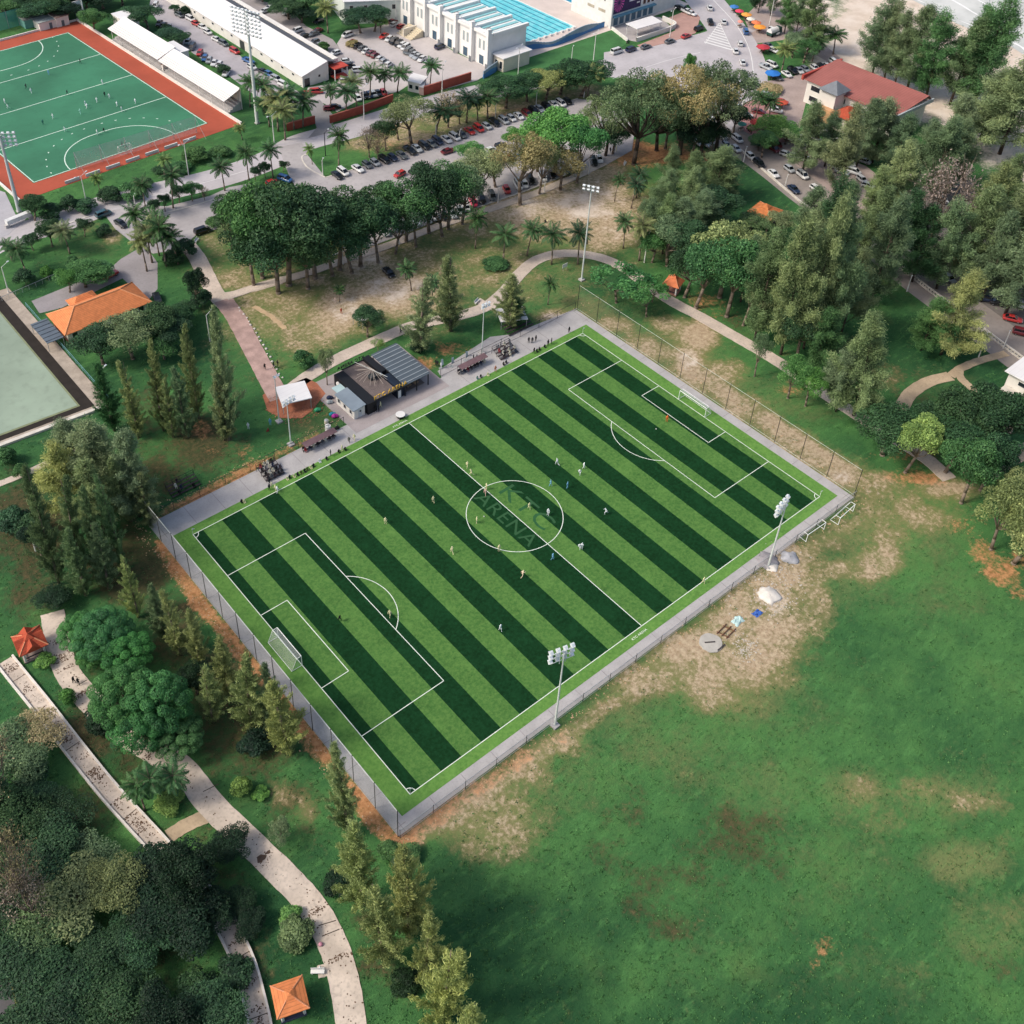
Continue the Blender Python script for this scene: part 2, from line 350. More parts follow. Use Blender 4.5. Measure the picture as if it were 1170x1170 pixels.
    bp = node(nt, 'ShaderNodeBump'); bp.inputs['Strength'].default_value = 0.6; bp.inputs['Distance'].default_value = 0.2
    nt.links.new(math_(nt, 'ADD', fine, grit), bp.inputs['Height']); nt.links.new(bp.outputs[0], b.inputs['Normal'])
    return m
def axis(lo, hi, step, far):
    a = list(np.arange(lo, hi+0.01, step)); s = step; x = a[-1]; up = []
    while x < far: s *= 1.5; x += s; up.append(x)
    s = step; x = a[0]; dn = []
    while x > -far: s *= 1.5; x -= s; dn.append(x)
    return np.array(dn[::-1]+a+up)
gx = axis(-78, 400, 1.5, 1600); gy = axis(-95, 355, 1.5, 1600)
GX, GY = np.meshgrid(gx, gy)
zv = zone_values(GX.ravel(), GY.ravel())
nx, ny = len(gx), len(gy)
me = bpy.data.meshes.new('ground'); V = np.stack([GX.ravel(), GY.ravel(), np.zeros(nx*ny)], 1)
I = np.arange(nx*ny).reshape(ny, nx)
Fq = np.stack([I[:-1, :-1], I[:-1, 1:], I[1:, 1:], I[1:, :-1]], -1).reshape(-1, 4)
def set_quads(me, V, Fq):
    me.vertices.add(len(V)); me.vertices.foreach_set('co', np.asarray(V, np.float32).ravel())
    me.loops.add(Fq.size); me.loops.foreach_set('vertex_index', Fq.astype(np.int32).ravel())
    me.polygons.add(len(Fq)); me.polygons.foreach_set('loop_start', np.arange(0, Fq.size, 4, dtype=np.int32))
    me.update(calc_edges=True)
set_quads(me, V, Fq)
for nm, ks in (('zone_a', ('dirt', 'orange', 'litter')), ('zone_b', ('dry', 'lush_shade', 'sand'))):
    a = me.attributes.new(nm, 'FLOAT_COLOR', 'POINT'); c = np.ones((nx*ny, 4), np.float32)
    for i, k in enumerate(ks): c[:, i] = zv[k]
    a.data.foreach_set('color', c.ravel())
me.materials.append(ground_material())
ground = bpy.data.objects.new('ground', me); COL.objects.link(ground); structure(ground, 'grass ground of the park and fields with bare sandy patches')

# ------------------------------------------------------------------ hard surface materials
ASPH = M('pale_asphalt', '#b4afb0', 0.85, 0.10, 0.12, fine=0.22)
LOT = M('car_park_asphalt', '#a8a3a2', 0.88, 0.14, 0.10, fine=0.3)
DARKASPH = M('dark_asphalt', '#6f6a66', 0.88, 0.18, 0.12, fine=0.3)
CONC = M('grey_concrete', '#aaa7a5', 0.85, 0.10, 0.35, fine=0.3)
APRON = M('warm_concrete', '#9f9694', 0.85, 0.08, 0.3, fine=0.25)
PATHM = M('path_concrete', '#c2b4a6', 0.88, 0.16, 0.25, fine=0.5)
PATHL = M('leafy_path', '#c6b8a9', 0.88, 0.20, 0.22, fine=0.55)
SANDP = M('sandy_path', '#b39f84', 0.9, 0.2, 0.3, fine=0.4)
BRICKP = M('brick_paving', '#ab9087', 0.88, 0.22, 0.4, fine=0.35)
WHITEP = M('white_paint', '#d9d8d4', 0.6, 0.06, 0.4)
KERB = M('kerb_stone', '#c9c3b8', 0.85, 0.15, 0.6)
WHITE = M('white_wall', '#dcd8d0', 0.75, 0.07, 0.25)
WROOF = M('white_roof', '#dedcda', 0.55, 0.05, 0.12)
STEEL = M('galvanised_steel', '#a9adac', 0.45, 0.1, 0.8, metal=0.3)
DARKM = M('dark_metal', '#23262a', 0.5, 0.2, 0.8)
BLACKM = M('black_paint', '#17181b', 0.55, 0.2, 0.8)
GLASS = M('dark_glass', '#20272e', 0.12, 0.15, 0.4, spec=0.6)
WOOD = M('brown_timber', '#6d5a4c', 0.8, 0.2, 1.2)

# ------------------------------------------------------------------ roads, car parks, paths (sheets a few centimetres apart)
def slabpoly(name, px, z, mat, label, cat=None):
    mb = MB(); mb.prism(PX(px), z-0.25, z); return structure(mb.build(name, mat), label, cat)
mb = MB()
ribbon(mb, PX(smoothline([(-60,310),(0,274),(60,256),(110,238),(170,222),(250,203),(310,182),(345,163),(400,148),(450,132),(520,112),(600,95),(690,74),(760,56),(812,44),(850,30)])), 10.5, 0.03)
structure(mb.build('main_road', ASPH), 'pale asphalt road past the hockey field and the swimming stadium')
mb = MB()
ribbon(mb, PX(smoothline([(770,-40),(805,0),(835,40),(850,75),(845,110),(822,140),(826,165)])), [15]*37, 0.045)
structure(mb.build('beach_road', ASPH), 'pale asphalt road bending down from the beach stalls')
mb = MB(); mb.poly([(x, y, 0.06) for x, y in PX([(690,60),(790,45),(850,40),(862,95),(835,150),(800,110),(730,90),(690,88)])])
structure(mb.build('junction_road', ASPH), 'wide pale asphalt junction with a striped island')
mb = MB()
ribbon(mb, PX(smoothline([(810,135),(850,166),(890,195),(935,230),(990,268),(1050,318),(1110,362),(1180,415)])), [15]*8+[13]*60, 0.05)
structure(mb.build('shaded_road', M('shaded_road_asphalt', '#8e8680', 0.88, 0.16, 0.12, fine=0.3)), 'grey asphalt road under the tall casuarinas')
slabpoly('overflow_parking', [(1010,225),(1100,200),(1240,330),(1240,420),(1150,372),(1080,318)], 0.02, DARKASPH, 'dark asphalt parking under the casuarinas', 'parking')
slabpoly('beach_parking', [(835,105),(862,95),(905,88),(945,70),(900,45),(862,50),(850,20),(880,-10),(905,20),(960,66),(925,100),(910,160),(990,190),(1040,230),(1000,262),(930,215),(860,160)], 0.02, M('beach_parking_pavers', '#a3938c', 0.88, 0.14, 0.2, fine=0.3), 'pinkish paved parking between the junction and the red roof', 'parking')
slabpoly('pink_forecourt', [(842,122),(870,108),(900,140),(912,160),(880,165),(850,150)], 0.06, M('pink_paving', '#a67a76', 0.88, 0.1, 0.3, fine=0.2), 'pink paved forecourt beside the junction', 'paving')
slabpoly('car_park', [(318,168),(345,163),(352,178),(372,203),(420,189),(470,172),(540,150),(610,128),(660,113),(705,118),(725,150),(722,172),(690,190),(655,196),(612,214),(560,232),(505,250),(450,272),(420,283),(380,262),(345,228),(330,200)], 0.07, LOT, 'grey asphalt car park behind the row of big trees', 'parking')
slabpoly('stadium_parking', [(395,35),(435,30),(460,18),(490,40),(520,60),(565,80),(545,92),(500,104),(470,95),(455,105),(415,112),(385,128),(370,118),(345,118),(352,100),(385,95),(398,72),(385,50)], 0.05, M('stadium_parking_asphalt', '#b7b0ad', 0.88, 0.1, 0.12, fine=0.2), 'pale asphalt parking in front of the swimming stadium', 'parking')
slabpoly('hall_lane', [(176,-20),(200,-20),(206,10),(228,28),(262,54),(300,84),(340,104),(352,118),(330,128),(290,108),(258,84),(222,62),(190,38),(170,10)], 0.04, M('hall_lane_asphalt', '#a9a4a6', 0.88, 0.12, 0.12, fine=0.25), 'narrow asphalt lane between the stands and the white hall', 'lane')
slabpoly('rear_lane', [(296,0),(330,10),(350,30),(380,45),(402,72),(392,90),(350,50),(310,28),(280,10),(270,-10)], 0.035, M('rear_lane_asphalt', '#9b9493', 0.88, 0.12, 0.12, fine=0.3), 'asphalt lane behind the white hall', 'lane')
slabpoly('gate_drive', [(352,120),(365,114),(383,134),(376,152),(352,158),(362,146)], 0.09, M('gate_drive_asphalt', '#8c8988', 0.88, 0.1, 0.2, fine=0.2), 'short grey driveway between two red brick walls', 'driveway')
slabpoly('side_street', [(118,243),(160,234),(190,236),(240,224),(262,214),(285,210),(300,222),(262,258),(225,268),(205,285),(175,290),(150,276),(132,262)], 0.075, LOT, 'grey side street with a parked black car by the palms', 'street')
slabpoly('house_drive', [(138,296),(165,280),(180,300),(180,330),(168,345),(140,318),(70,352),(45,358),(36,344),(90,322),(120,312)], 0.03, M('house_drive_asphalt', '#938e8f', 0.9, 0.12, 0.2, fine=0.3), 'grey driveway beside the orange roofed house', 'driveway')
slabpoly('left_yard', [(-40,205),(6,220),(20,250),(34,246),(10,268),(-40,290)], 0.06, M('left_yard_concrete', '#a9a7aa', 0.9, 0.08, 0.2, fine=0.2), 'grey concrete yard at the corner of the hockey field', 'yard')
slabpoly('corner_street', [(-20,1100),(8,1092),(22,1130),(24,1180),(-20,1200)], 0.03, M('corner_asphalt', '#5d5c5e', 0.9, 0.1, 0.2, fine=0.2), 'grey asphalt lane at the edge of the forest', 'lane')
# painted junction island and lane marks
mb = MB(); apex = at(822,26); b0 = np.array(at(803,50)); b1 = np.array(at(838,60)); ap = np.array(apex)
for k in range(9):
    t0 = 0.10+k*0.1; t1 = t0+0.045
    a0, a1, c0, c1 = ap+(b0-ap)*t0, ap+(b1-ap)*t0, ap+(b0-ap)*t1, ap+(b1-ap)*t1
    mb.poly([(*a0, .075), (*c0, .075), (*c1, .075), (*a1, .075)])
for line, wd in (([(806,50),(822,26)], .25), ([(822,26),(838,60)], .25), ([(862,95),(857,60),(842,30),(815,0)], .3), ([(0,279),(60,261),(112,243)], .2), ([(140,231),(200,218),(300,190)], .2), ([(700,90),(760,70),(800,60)], .2)):
    ribbon(mb, PX(smoothline(line)), wd, .078)
structure(mb.build('road_markings', WHITEP), 'white painted hatching and lines on the junction', 'road markings')
# kerbs
mb = MB()
for line in ([(372,203),(352,192),(345,180),(352,176)], [(372,203),(420,189),(470,172),(540,150),(610,128),(660,113)], [(380,292),(440,270),(505,250),(560,232),(612,214),(655,196)], [(60,262),(112,244)], [(150,252),(215,237),(262,222)]):
    ribbon(mb, PX(smoothline(line)), 0.35, 0.16, thick=0.2)
structure(mb.build('kerb', KERB), 'pale concrete kerbs along the car park and the roads')
def path(name, px, width, mat, label, z=0.10, wob=0.06):
    mb = MB(); ribbon(mb, PX(smoothline(px)), width, z, thick=0.2, wob=wob); return structure(mb.build(name, mat), label, 'path')
path('promenade_path', [(214,280),(226,296),(238,320),(248,338),(262,352)], 4.2, PATHM, 'pale concrete path from the side street')
path('brick_path', [(255,343),(270,364),(285,392),(300,420),(314,446),(320,456)], 4.4, BRICKP, 'reddish brick path leading down to the white canopy', 0.12)
path('curved_path', [(332,445),(352,430),(382,412),(425,392),(470,373),(520,362),(552,352),(574,336),(592,315),(612,298),(640,290),(675,292),(705,302),(735,322),(765,343),(800,362),(835,382),(870,402),(905,424),(945,452),(985,478),(1030,506),(1062,527),(1085,548)], 3.3, PATHM, 'pale curved path round the pitch through the park')
path('car_park_pavement', [(258,340),(300,326),(345,314),(395,297),(440,282),(505,257),(560,239),(612,221),(655,203),(690,186)], 2.6, PATHM, 'pale pavement along the car park', 0.14)
path('gate_path', [(250,338),(285,332),(322,322)], 1.8, PATHM, 'short narrow path off the promenade', 0.08)
path('right_path', [(1028,470),(1040,450),(1062,436),(1086,430)], 3.0, SANDP, 'sandy path end curving by the dark green trees')
path('house_path', [(1086,430),(1098,421),(1120,412),(1150,404)], 2.0, SANDP, 'sandy path up to the boundary wall', 0.11)
path('lower_house_path', [(1096,422),(1097,431),(1108,442),(1120,452),(1136,460),(1150,470),(1156,480),(1150,494)], 1.8, SANDP, 'narrow sandy path down past the white house', 0.12)
path('edge_path', [(1128,545),(1145,528),(1180,512)], 4.0, SANDP, 'wide sandy path at the edge of the park')
path('garden_path', [(-20,560),(20,545),(70,522),(85,512)], 1.6, PATHM, 'short pale path by the bowling green')
path('forest_path', [(60,700),(64,725),(72,757),(86,782),(110,808),(140,836),(178,860),(210,880),(240,918),(285,962),(328,1004),(358,1038),(380,1078),(393,1120),(402,1175),(408,1230),(411,1310),(410,1420)], 3.9, PATHL, 'leaf strewn concrete path winding through the lower park')
path('sandy_branch', [(238,932),(215,942),(192,956)], 2.2, SANDP, 'short sandy branch between the path and the walkway', 0.09)
path('fork_path', [(566,352),(556,349),(545,343)], 2.2, PATHM, 'short pale fork beside the curved path', 0.09)
path('bench_pad', [(363,1111),(376,1108)], 1.6, PATHL, 'small concrete pad under the white bench', 0.13)
# dark cracks across the winding path
mb = MB()
for a, b in (((232,905),(250,896)), ((368,1070),(388,1062)), ((364,1058),(384,1052)), ((88,784),(100,777))):
    ribbon(mb, PX([a, b]), 0.14, 0.106)
structure(mb.build('path_joints', M('path_joint_dark', '#4d453d', 0.95)), 'dark joints across the winding concrete path', 'path joints')
mb = MB()
for (px, py, r) in ((298,981,.65), (307,974,.32), (160,954,.4)):
    x, y = at(px, py); mb.poly([(x+r*(1+.3*math.sin(3*t+px))*math.cos(t), y+r*(1+.25*math.cos(2*t))*math.sin(t), .115) for t in [k*math.pi/7 for k in range(14)]])
structure(mb.build('path_stains', M('path_stain_dark', '#54463e', 0.95)), 'dark brown stains on the winding path', 'stains')
# dirt tracks
for i, (l, wd, lab) in enumerate((([(290,350),(310,362),(326,376)], 1.2, 'trodden dirt track beside the brick path'),)):
    path('dirt_track', l, wd, M('track_dirt', '#b89f7e', 0.95, 0.15, 0.4, fine=0.3), lab, 0.05, 0.2)

# ------------------------------------------------------------------ sea and surf
m, nt, b = newmat('sea_water')
Pn = node(nt, 'ShaderNodeNewGeometry').outputs['Position']
nt.links.new(mixc(nt, sstep(nt, noise(nt, Pn, 0.06, 5, .6), .35, .65), lin('#b9bbb5'), lin('#cfd0ca')), b.inputs['Base Color'])
b.inputs['Roughness'].default_value = 0.55; b.inputs['Specular IOR Level'].default_value = .25
bp = node(nt, 'ShaderNodeBump'); bp.inputs['Strength'].default_value = 0.6; nt.links.new(noise(nt, Pn, 0.7, 5, .65), bp.inputs['Height']); nt.links.new(bp.outputs[0], b.inputs['Normal'])
sa, sb = np.array(at(1025,-5)), np.array(at(1172,66)); sd = (sb-sa)/np.linalg.norm(sb-sa); sn = np.array([-sd[1], sd[0]])
if (np.array(at(1160,10))-sa) @ sn < 0: sn = -sn
edge = []; rg = random.Random(4)
for k in range(-60, 90):
    t = k*6.0; edge.append(sa+sd*t+sn*(2.2*math.sin(t*.05)+1.6*math.sin(t*.13+1)))
mb = MB()
for e0, e1 in zip(edge, edge[1:]): mb.poly([(*e0, .05), (*e1, .05), (*(e1+sn*900), .05), (*(e0+sn*900), .05)])
structure(mb.build('sea', m), 'grey green sea beyond the beach')
FOAM = M('surf_foam', '#e6e6e3', 0.8, 0.08, 0.4)
mb = MB()
for off, ww, ph in ((1.2, 1.7, 0), (13, 1.1, 2), (26, 2.2, 4), (40, 1.0, 1)):
    ribbon(mb, [e+sn*(off+2.2*math.sin(i*.21+ph)) for i, e in enumerate(edge)], [ww*(.55+.45*math.sin(i*.37+ph*2)) for i in range(len(edge))], .09, wob=.35, seed=off)
structure(mb.build('surf', FOAM), 'white surf lines along the sea edge')

# ================================================================== FOOTBALL PITCH (metres; the near corner is the origin)
PL, PW = 99.66, 65.76
def turf(name, a, bcol, scale=0.9, var=0.5, sheen=.15):
    m, nt, b = newmat(name)
    P = node(nt, 'ShaderNodeNewGeometry').outputs['Position']
    f1 = noise(nt, P, 0.22, 4, .6); f2 = noise(nt, P, 1.6, 5, .75)
    mp = node(nt, 'ShaderNodeMapping'); mp.inputs['Scale'].default_value = (1.0, 2.6, 1); nt.links.new(P, mp.inputs[0])
    f3 = noise(nt, mp.outputs[0], 1.0, 4, .7)
    c = mixc(nt, sstep(nt, f2, .30, .70), lin(a), lin(bcol))
    c = mixc(nt, math_(nt, 'MULTIPLY', sstep(nt, noise(nt, P, .5, 6, .8), .52, .66), .4), c, tuple(x*.55 for x in lin(a)))
    c = mixc(nt, math_(nt, 'MULTIPLY', sstep(nt, f3, .56, .74), var), c, tuple(x*.5 for x in lin(a)))
    c = mixc(nt, math_(nt, 'MULTIPLY', sstep(nt, f1, .45, .75), .35), c, tuple(min(1, x*1.3) for x in lin(bcol)))
    nt.links.new(c, b.inputs['Base Color']); b.inputs['Roughness'].default_value = .85; b.inputs['Specular IOR Level'].default_value = .2
    b.inputs['Specular IOR Level'].default_value = .2 if sheen else .06; b.inputs['Sheen Weight'].default_value = sheen; b.inputs['Sheen Roughness'].default_value = .5; b.inputs['Sheen Tint'].default_value = C4(lin(bcol))
    return m
TL = turf('light_turf', '#3a652c', '#597e3d', var=.65); TD = turf('dark_turf', '#0f2c14', '#183f23', var=.5, sheen=0); TA = turf('edge_turf', '#4d7a35', '#678f44', var=.35)
mb = MB(); mb.box(-5.2, -4.2, -.3, 104.9, 73.2, .06); structure(mb.build('pitch_surround', CONC), 'grey concrete surround of the football pitch', 'paving')
mb = MB()
mb.box(39.5, 69.9, -.2, 63.9, 88.5, .075)
structure(mb.build('cafe_forecourt', APRON), 'warm grey concrete forecourt of the black cafe', 'paving')
mb = MB(); mb.prism(PX([(505,432),(500,424),(560,385),(585,382),(660,352),(640,368),(600,392),(560,412)]), -.2, .035)
structure(mb.build('gravel_yard', M('grey_gravel', '#a9a6a6', .9, .14, .5, fine=.4)), 'grey gravel yard between the cafe and the dugouts', 'gravel')
# expansion joints of the surround
mb = MB()
for y in np.arange(-3, 73, 6.0):
    mb.box(102.8, y-.05, .055, 104.9, y+.05, .064); mb.box(-5.2, y-.05, .055, -3.1, y+.05, .064)
for x in np.arange(-4, 104.8, 6.0):
    mb.box(x-.05, -4.2, .055, x+.05, -2.1, .064)
    if x < 39 or x > 64.4: mb.box(x-.05, 67.8, .055, x+.05, 73.2, .064)
structure(mb.build('surround_joints', M('joint_grey', '#8c8786', .9)), 'dark joints in the concrete surround', 'joints')
mb = MB(); mb.box(-3.0, -2.0, -.2, 102.65, 67.75, .085); structure(mb.build('edge_turf', TA), 'bright green turf edge round the pitch', 'turf')
mb = MB(); per = PL/25; x = 0.0; k = 0; cuts = [0.0]+[per/2+per*i for i in range(25)]+[PL]
for i in range(len(cuts)-1):
    mb.poly([(cuts[i], 0, .1), (cuts[i+1], 0, .1), (cuts[i+1], PW, .1), (cuts[i], PW, .1)], 1 if i % 2 == 0 else 0)
structure(mb.build('striped_turf', [TL, TD]), 'football pitch turf in light and dark green stripes', 'football pitch')
LW = .13; ZL = .115
mb = MB()
def ln(x0, y0, x1, y1):
    if x0 == x1: mb.poly([(x0-LW/2, min(y0, y1), ZL), (x0+LW/2, min(y0, y1), ZL), (x0+LW/2, max(y0, y1), ZL), (x0-LW/2, max(y0, y1), ZL)])
    else: mb.poly([(min(x0, x1), y0-LW/2, ZL), (max(x0, x1), y0-LW/2, ZL), (max(x0, x1), y0+LW/2, ZL), (min(x0, x1), y0+LW/2, ZL)])
def arc(cx, cy, r, a0, a1, n=48, wd=LW, z=ZL+.004, B=None):
    B = B or mb
    for i in range(n):
        t0 = a0+(a1-a0)*i/n; t1 = a0+(a1-a0)*(i+1)/n
        B.poly([(cx+(r+s)*math.cos(t), cy+(r+s)*math.sin(t), z) for t, s in ((t0, -wd/2), (t0, wd/2), (t1, wd/2), (t1, -wd/2))])
ln(0, 0, 0, PW); ln(PL, 0, PL, PW); ln(-.07, 0, PL+.07, 0); ln(-.07, PW, PL+.07, PW); ln(PL/2, 0, PL/2, PW)
H = PW/2
for sx, x0 in ((1, 0), (-1, PL)):
    ln(x0+sx*16.35, H-20.46, x0+sx*16.35, H+20.46); ln(x0, H-20.46, x0+sx*16.35, H-20.46); ln(x0, H+20.46, x0+sx*16.35, H+20.46)
    ln(x0+sx*5.32, H-9.3, x0+sx*5.32, H+9.3); ln(x0, H-9.3, x0+sx*5.32, H-9.3); ln(x0, H+9.3, x0+sx*5.32, H+9.3)
    q = math.acos((16.35-11)/9.15)
    arc(x0+sx*11, H, 9.15, -q if sx > 0 else math.pi-q, q if sx > 0 else math.pi+q, 24)
    for y0, a in ((0, 0), (PW, -math.pi/2)):
        a = {(1, 0): 0, (1, 1): -math.pi/2, (-1, 0): math.pi/2, (-1, 1): math.pi}[(sx, 0 if y0 == 0 else 1)]
        arc(x0, y0, 1.0, a, a+math.pi/2, 10)
arc(PL/2, H, 9.15, 0, 2*math.pi, 72)
structure(mb.build('pitch_lines', M('line_white', '#dfe6d8', .7, .06, .8)), 'white lines of the football pitch', 'pitch lines')
def lettering(txt, size, M4, extrude=0.0):
    cu = bpy.data.curves.new('lettering', 'FONT'); cu.body = txt; cu.size = size; cu.extrude = extrude; cu.align_x = 'CENTER'; cu.align_y = 'CENTER'
    cu.space_character = 1.08; cu.resolution_u = 3
    t = bpy.data.objects.new('lettering', cu); COL.objects.link(t); bpy.context.view_layer.update()
    me = bpy.data.meshes.new_from_object(t.evaluated_get(bpy.context.evaluated_depsgraph_get()))
    bpy.data.objects.remove(t); me.transform(M4); return me
def letter_obj(name, me, mat, parent=None):
    me.materials.clear(); me.materials.append(mat); o = bpy.data.objects.new(name, me); COL.objects.link(o)
    if parent is not None: me.transform(Matrix.Translation(-parent.location)); o.parent = parent
    return o
def basis(o, ex, ey):
    ex = Vector(ex).normalized(); ey = Vector(ey).normalized(); ez = ex.cross(ey)
    return Matrix(((ex.x, ey.x, ez.x, o[0]), (ex.y, ey.y, ez.y, o[1]), (ex.z, ey.z, ez.z, o[2]), (0, 0, 0, 1)))
LT = turf('letter_turf', '#27522f', '#2f5d37', var=.5)
_n = LT.node_tree; _b = _n.nodes['Principled BSDF']; _x = node(_n, 'ShaderNodeSeparateXYZ'); _n.links.new(node(_n, 'ShaderNodeNewGeometry').outputs['Position'], _x.inputs[0])
_f = math_(_n, 'LESS_THAN', math_(_n, 'FRACT', math_(_n, 'DIVIDE', math_(_n, 'SUBTRACT', _x.outputs[0], per/2), per*2)), .5)
_n.links.new(mixc(_n, _f, lin('#2f5535'), _b.inputs['Base Color'].links[0].from_socket), _b.inputs['Base Color'])
for txt, cx_, cy_, sz, sy in (('KTC', PL/2+3.1, H+.2, 5.4, 1.22), ('ARENA', PL/2-2.0, H+.3, 4.2, 1.12)):
    mt = basis((cx_, cy_, .108), (0, -1, 0), (1, 0, 0)) @ Matrix.Diagonal((sy, 1, 1, 1))
    structure(letter_obj('pitch_lettering', lettering(txt, sz, mt), LT), 'dark green letters %s set in the centre circle turf' % txt, 'lettering')
LWH = M('letter_white', '#e9efe0', .7, .05)
structure(letter_obj('pitch_lettering', lettering('KTC ARENA', .62, basis((PL/2-1.6, -1.0, .105), (1, 0, 0), (0, 1, 0))), LWH), 'white letters KTC ARENA on the turf edge by the lower halfway line end', 'lettering')
structure(letter_obj('pitch_lettering', lettering('KTC ARENA', .62, basis((PL/2-1.6, PW+.95, .105), (1, 0, 0), (0, 1, 0))), LWH), 'white letters KTC ARENA on the turf edge by the cafe', 'lettering')

# ------------------------------------------------------------------ netting material
def netmat(name, col, alpha):
    m, nt, b = newmat(name); out = nt.nodes['Material Output']
    tr = node(nt, 'ShaderNodeBsdfTransparent'); mx = node(nt, 'ShaderNodeMixShader')
    P = node(nt, 'ShaderNodeNewGeometry').outputs['Position']
    nt.links.new(math_(nt, 'ADD', math_(nt, 'MULTIPLY', noise(nt, P, .5, 3), alpha*.6), alpha*.7), mx.inputs[0])
    b.inputs['Base Color'].default_value = C4(lin(col)); b.inputs['Roughness'].default_value = .8
    nt.links.new(tr.outputs[0], mx.inputs[1]); nt.links.new(b.outputs[0], mx.inputs[2]); nt.links.new(mx.outputs[0], out.inputs[0]); return m
FNET = netmat('fence_netting', '#8f9492', .24); GNET = netmat('goal_netting', '#d9dfda', .22); HNET = netmat('ball_stop_netting', '#d6e2db', .34)
# tall and low fences round the pitch
def fence(name, label, a, b, h, step, rail, net, post_r=.05, r2=None):
    L = math.hypot(b[0]-a[0], b[1]-a[1]); n = max(1, round(L/step)); ux, uy = (b[0]-a[0])/L, (b[1]-a[1])/L
    t = thing(name, label, 'fence', (a[0], a[1], 0))
    for i in range(n+1):
        q = MB(); x, y = a[0]+ux*L*i/n, a[1]+uy*L*i/n
        q.tube((x, y, -.1), (x, y, h), post_r, post_r, 6); q.ball((x, y, h), post_r*1.4, 6, 3)
        q.build('post', DARKM, t)
    q = MB(); q.tube((a[0], a[1], h-.1), (b[0], b[1], h-.1), r2 or .045, n=5); q.tube((a[0], a[1], .15), (b[0], b[1], .15), .03, n=5)
    q.build('top_rail', rail, t)
    q = MB(); ox, oy = -uy*.06, ux*.06
    q.poly([(a[0]+ox, a[1]+oy, .1), (b[0]+ox, b[1]+oy, .1), (b[0]+ox, b[1]+oy, h-.15), (a[0]+ox, a[1]+oy, h-.15)]); q.build('netting', net, t)
    return t
RAIL = M('rail_pale', '#c9cfc4', .6, .06)
fence('pitch_fence', 'tall netted fence with dark posts behind the near goal', (-5.3, -4.1), (-5.3, 73.4), 6.9, 5.5, RAIL, FNET, .07)
fence('pitch_fence', 'tall netted fence with dark posts behind the far goal, pale top rope over bare soil', (105.3, 73.4), (105.3, -3.9), 6.9, 6.4, RAIL, netmat('far_fence_netting', '#868c84', .06), .06, .03)
fence('pitch_fence', 'low fence with short dark posts along the big open field', (-5.2, -4.45), (104.7, -4.45), 2.2, 6.1, STEEL, netmat('low_fence_netting', '#b0aba8', .34), .05)
fence('pitch_fence', 'low fence with short dark posts between the dugouts and the shady trees', (-5.2, 73.6), (39, 73.6), 2.2, 5.3, DARKM, netmat('side_fence_netting', '#5a5a55', .08), .05)
fence('pitch_fence', 'low fence with short dark posts along the gravel yard', (64.4, 73.6), (104.8, 73.6), 2.2, 5.5, DARKM, netmat('yard_fence_netting', '#5a5a55', .08), .05)
# ------------------------------------------------------------------ goals
GW = M('goal_white', '#eceeec', .4, .04)
def goal(label, x, y, rz, w=7.32, h=2.44, d=2.0, lying=None, net=True, r=.06, group=None, z0=.1):
    t = thing('football_goal', label, 'goal', (0, 0, 0), 0, group)
    q = MB(); q.path([(0, -w/2, 0), (0, -w/2, h), (0, w/2, h), (0, w/2, 0)], r, 8); q.build('goal_frame', GW, t)
    q = MB()
    for s in (-1, 1):
        q.path([(0, s*w/2, h), (-.9, s*w/2, h), (-d, s*w/2, .05), (0, s*w/2, .05)], r*.6, 6)
    q.path([(-d, -w/2, .05), (-d, w/2, .05)], r*.6, 6); q.path([(-.9, -w/2, h), (-.9, w/2, h)], r*.5, 6); q.build('back_frame', GW, t)
    if net:
        q = MB(); q.poly([(-.9, -w/2, h), (-.9, w/2, h), (-d, w/2, .05), (-d, -w/2, .05)]); q.poly([(0, -w/2, h), (0, w/2, h), (-.9, w/2, h), (-.9, -w/2, h)])
        for s in (-1, 1): q.poly([(0, s*w/2, h), (-.9, s*w/2, h), (-d, s*w/2, .05), (0, s*w/2, .05)])
        q.build('net', GNET, t)
    t.location = (x, y, z0); t.rotation_euler = lying or (0, 0, rz); return t
goal('white netted football goal at the near end of the pitch', 0, H, 0)
goal('white netted football goal at the far end of the pitch', PL, H, math.pi)
gx_, gy_ = at(966, 592); goal('spare white goal frame lying outside the right corner, the farther of two', gx_, gy_, math.radians(-86), 5.2, 1.9, 1.7, None, False, .07, z0=.02)
gx_, gy_ = at(931, 612); goal('spare white goal frame standing by the low fence, the nearer of two', gx_, gy_, math.radians(-92), 5.2, 1.9, 1.7, None, False, .07, z0=.02)
# corner flags
for lab, x, y in (('corner flag at the cafe side corner of the far goal line', PL, PW), ('corner flag at the right corner beside the floodlight', PL, 0), ('corner flag at the lowest corner of the pitch', 0, 0), ('corner flag at the corner by the shady casuarinas', 0, PW)):
    t = thing('corner_flag', 'white '+lab, 'flag', (x, y, .1)); q = MB(); q.tube((x, y, .1), (x, y, 1.7), .03, n=5); q.build('pole', GW, t)
    q = MB(); q.hull8([(x, y, 1.35), (x+.42, y-.1, 1.4), (x+.42, y-.08, 1.42), (x, y+.02, 1.36), (x, y, 1.7), (x+.42, y-.1, 1.62), (x+.42, y-.08, 1.62), (x, y+.02, 1.7)]); q.build('pennant', GW, t)

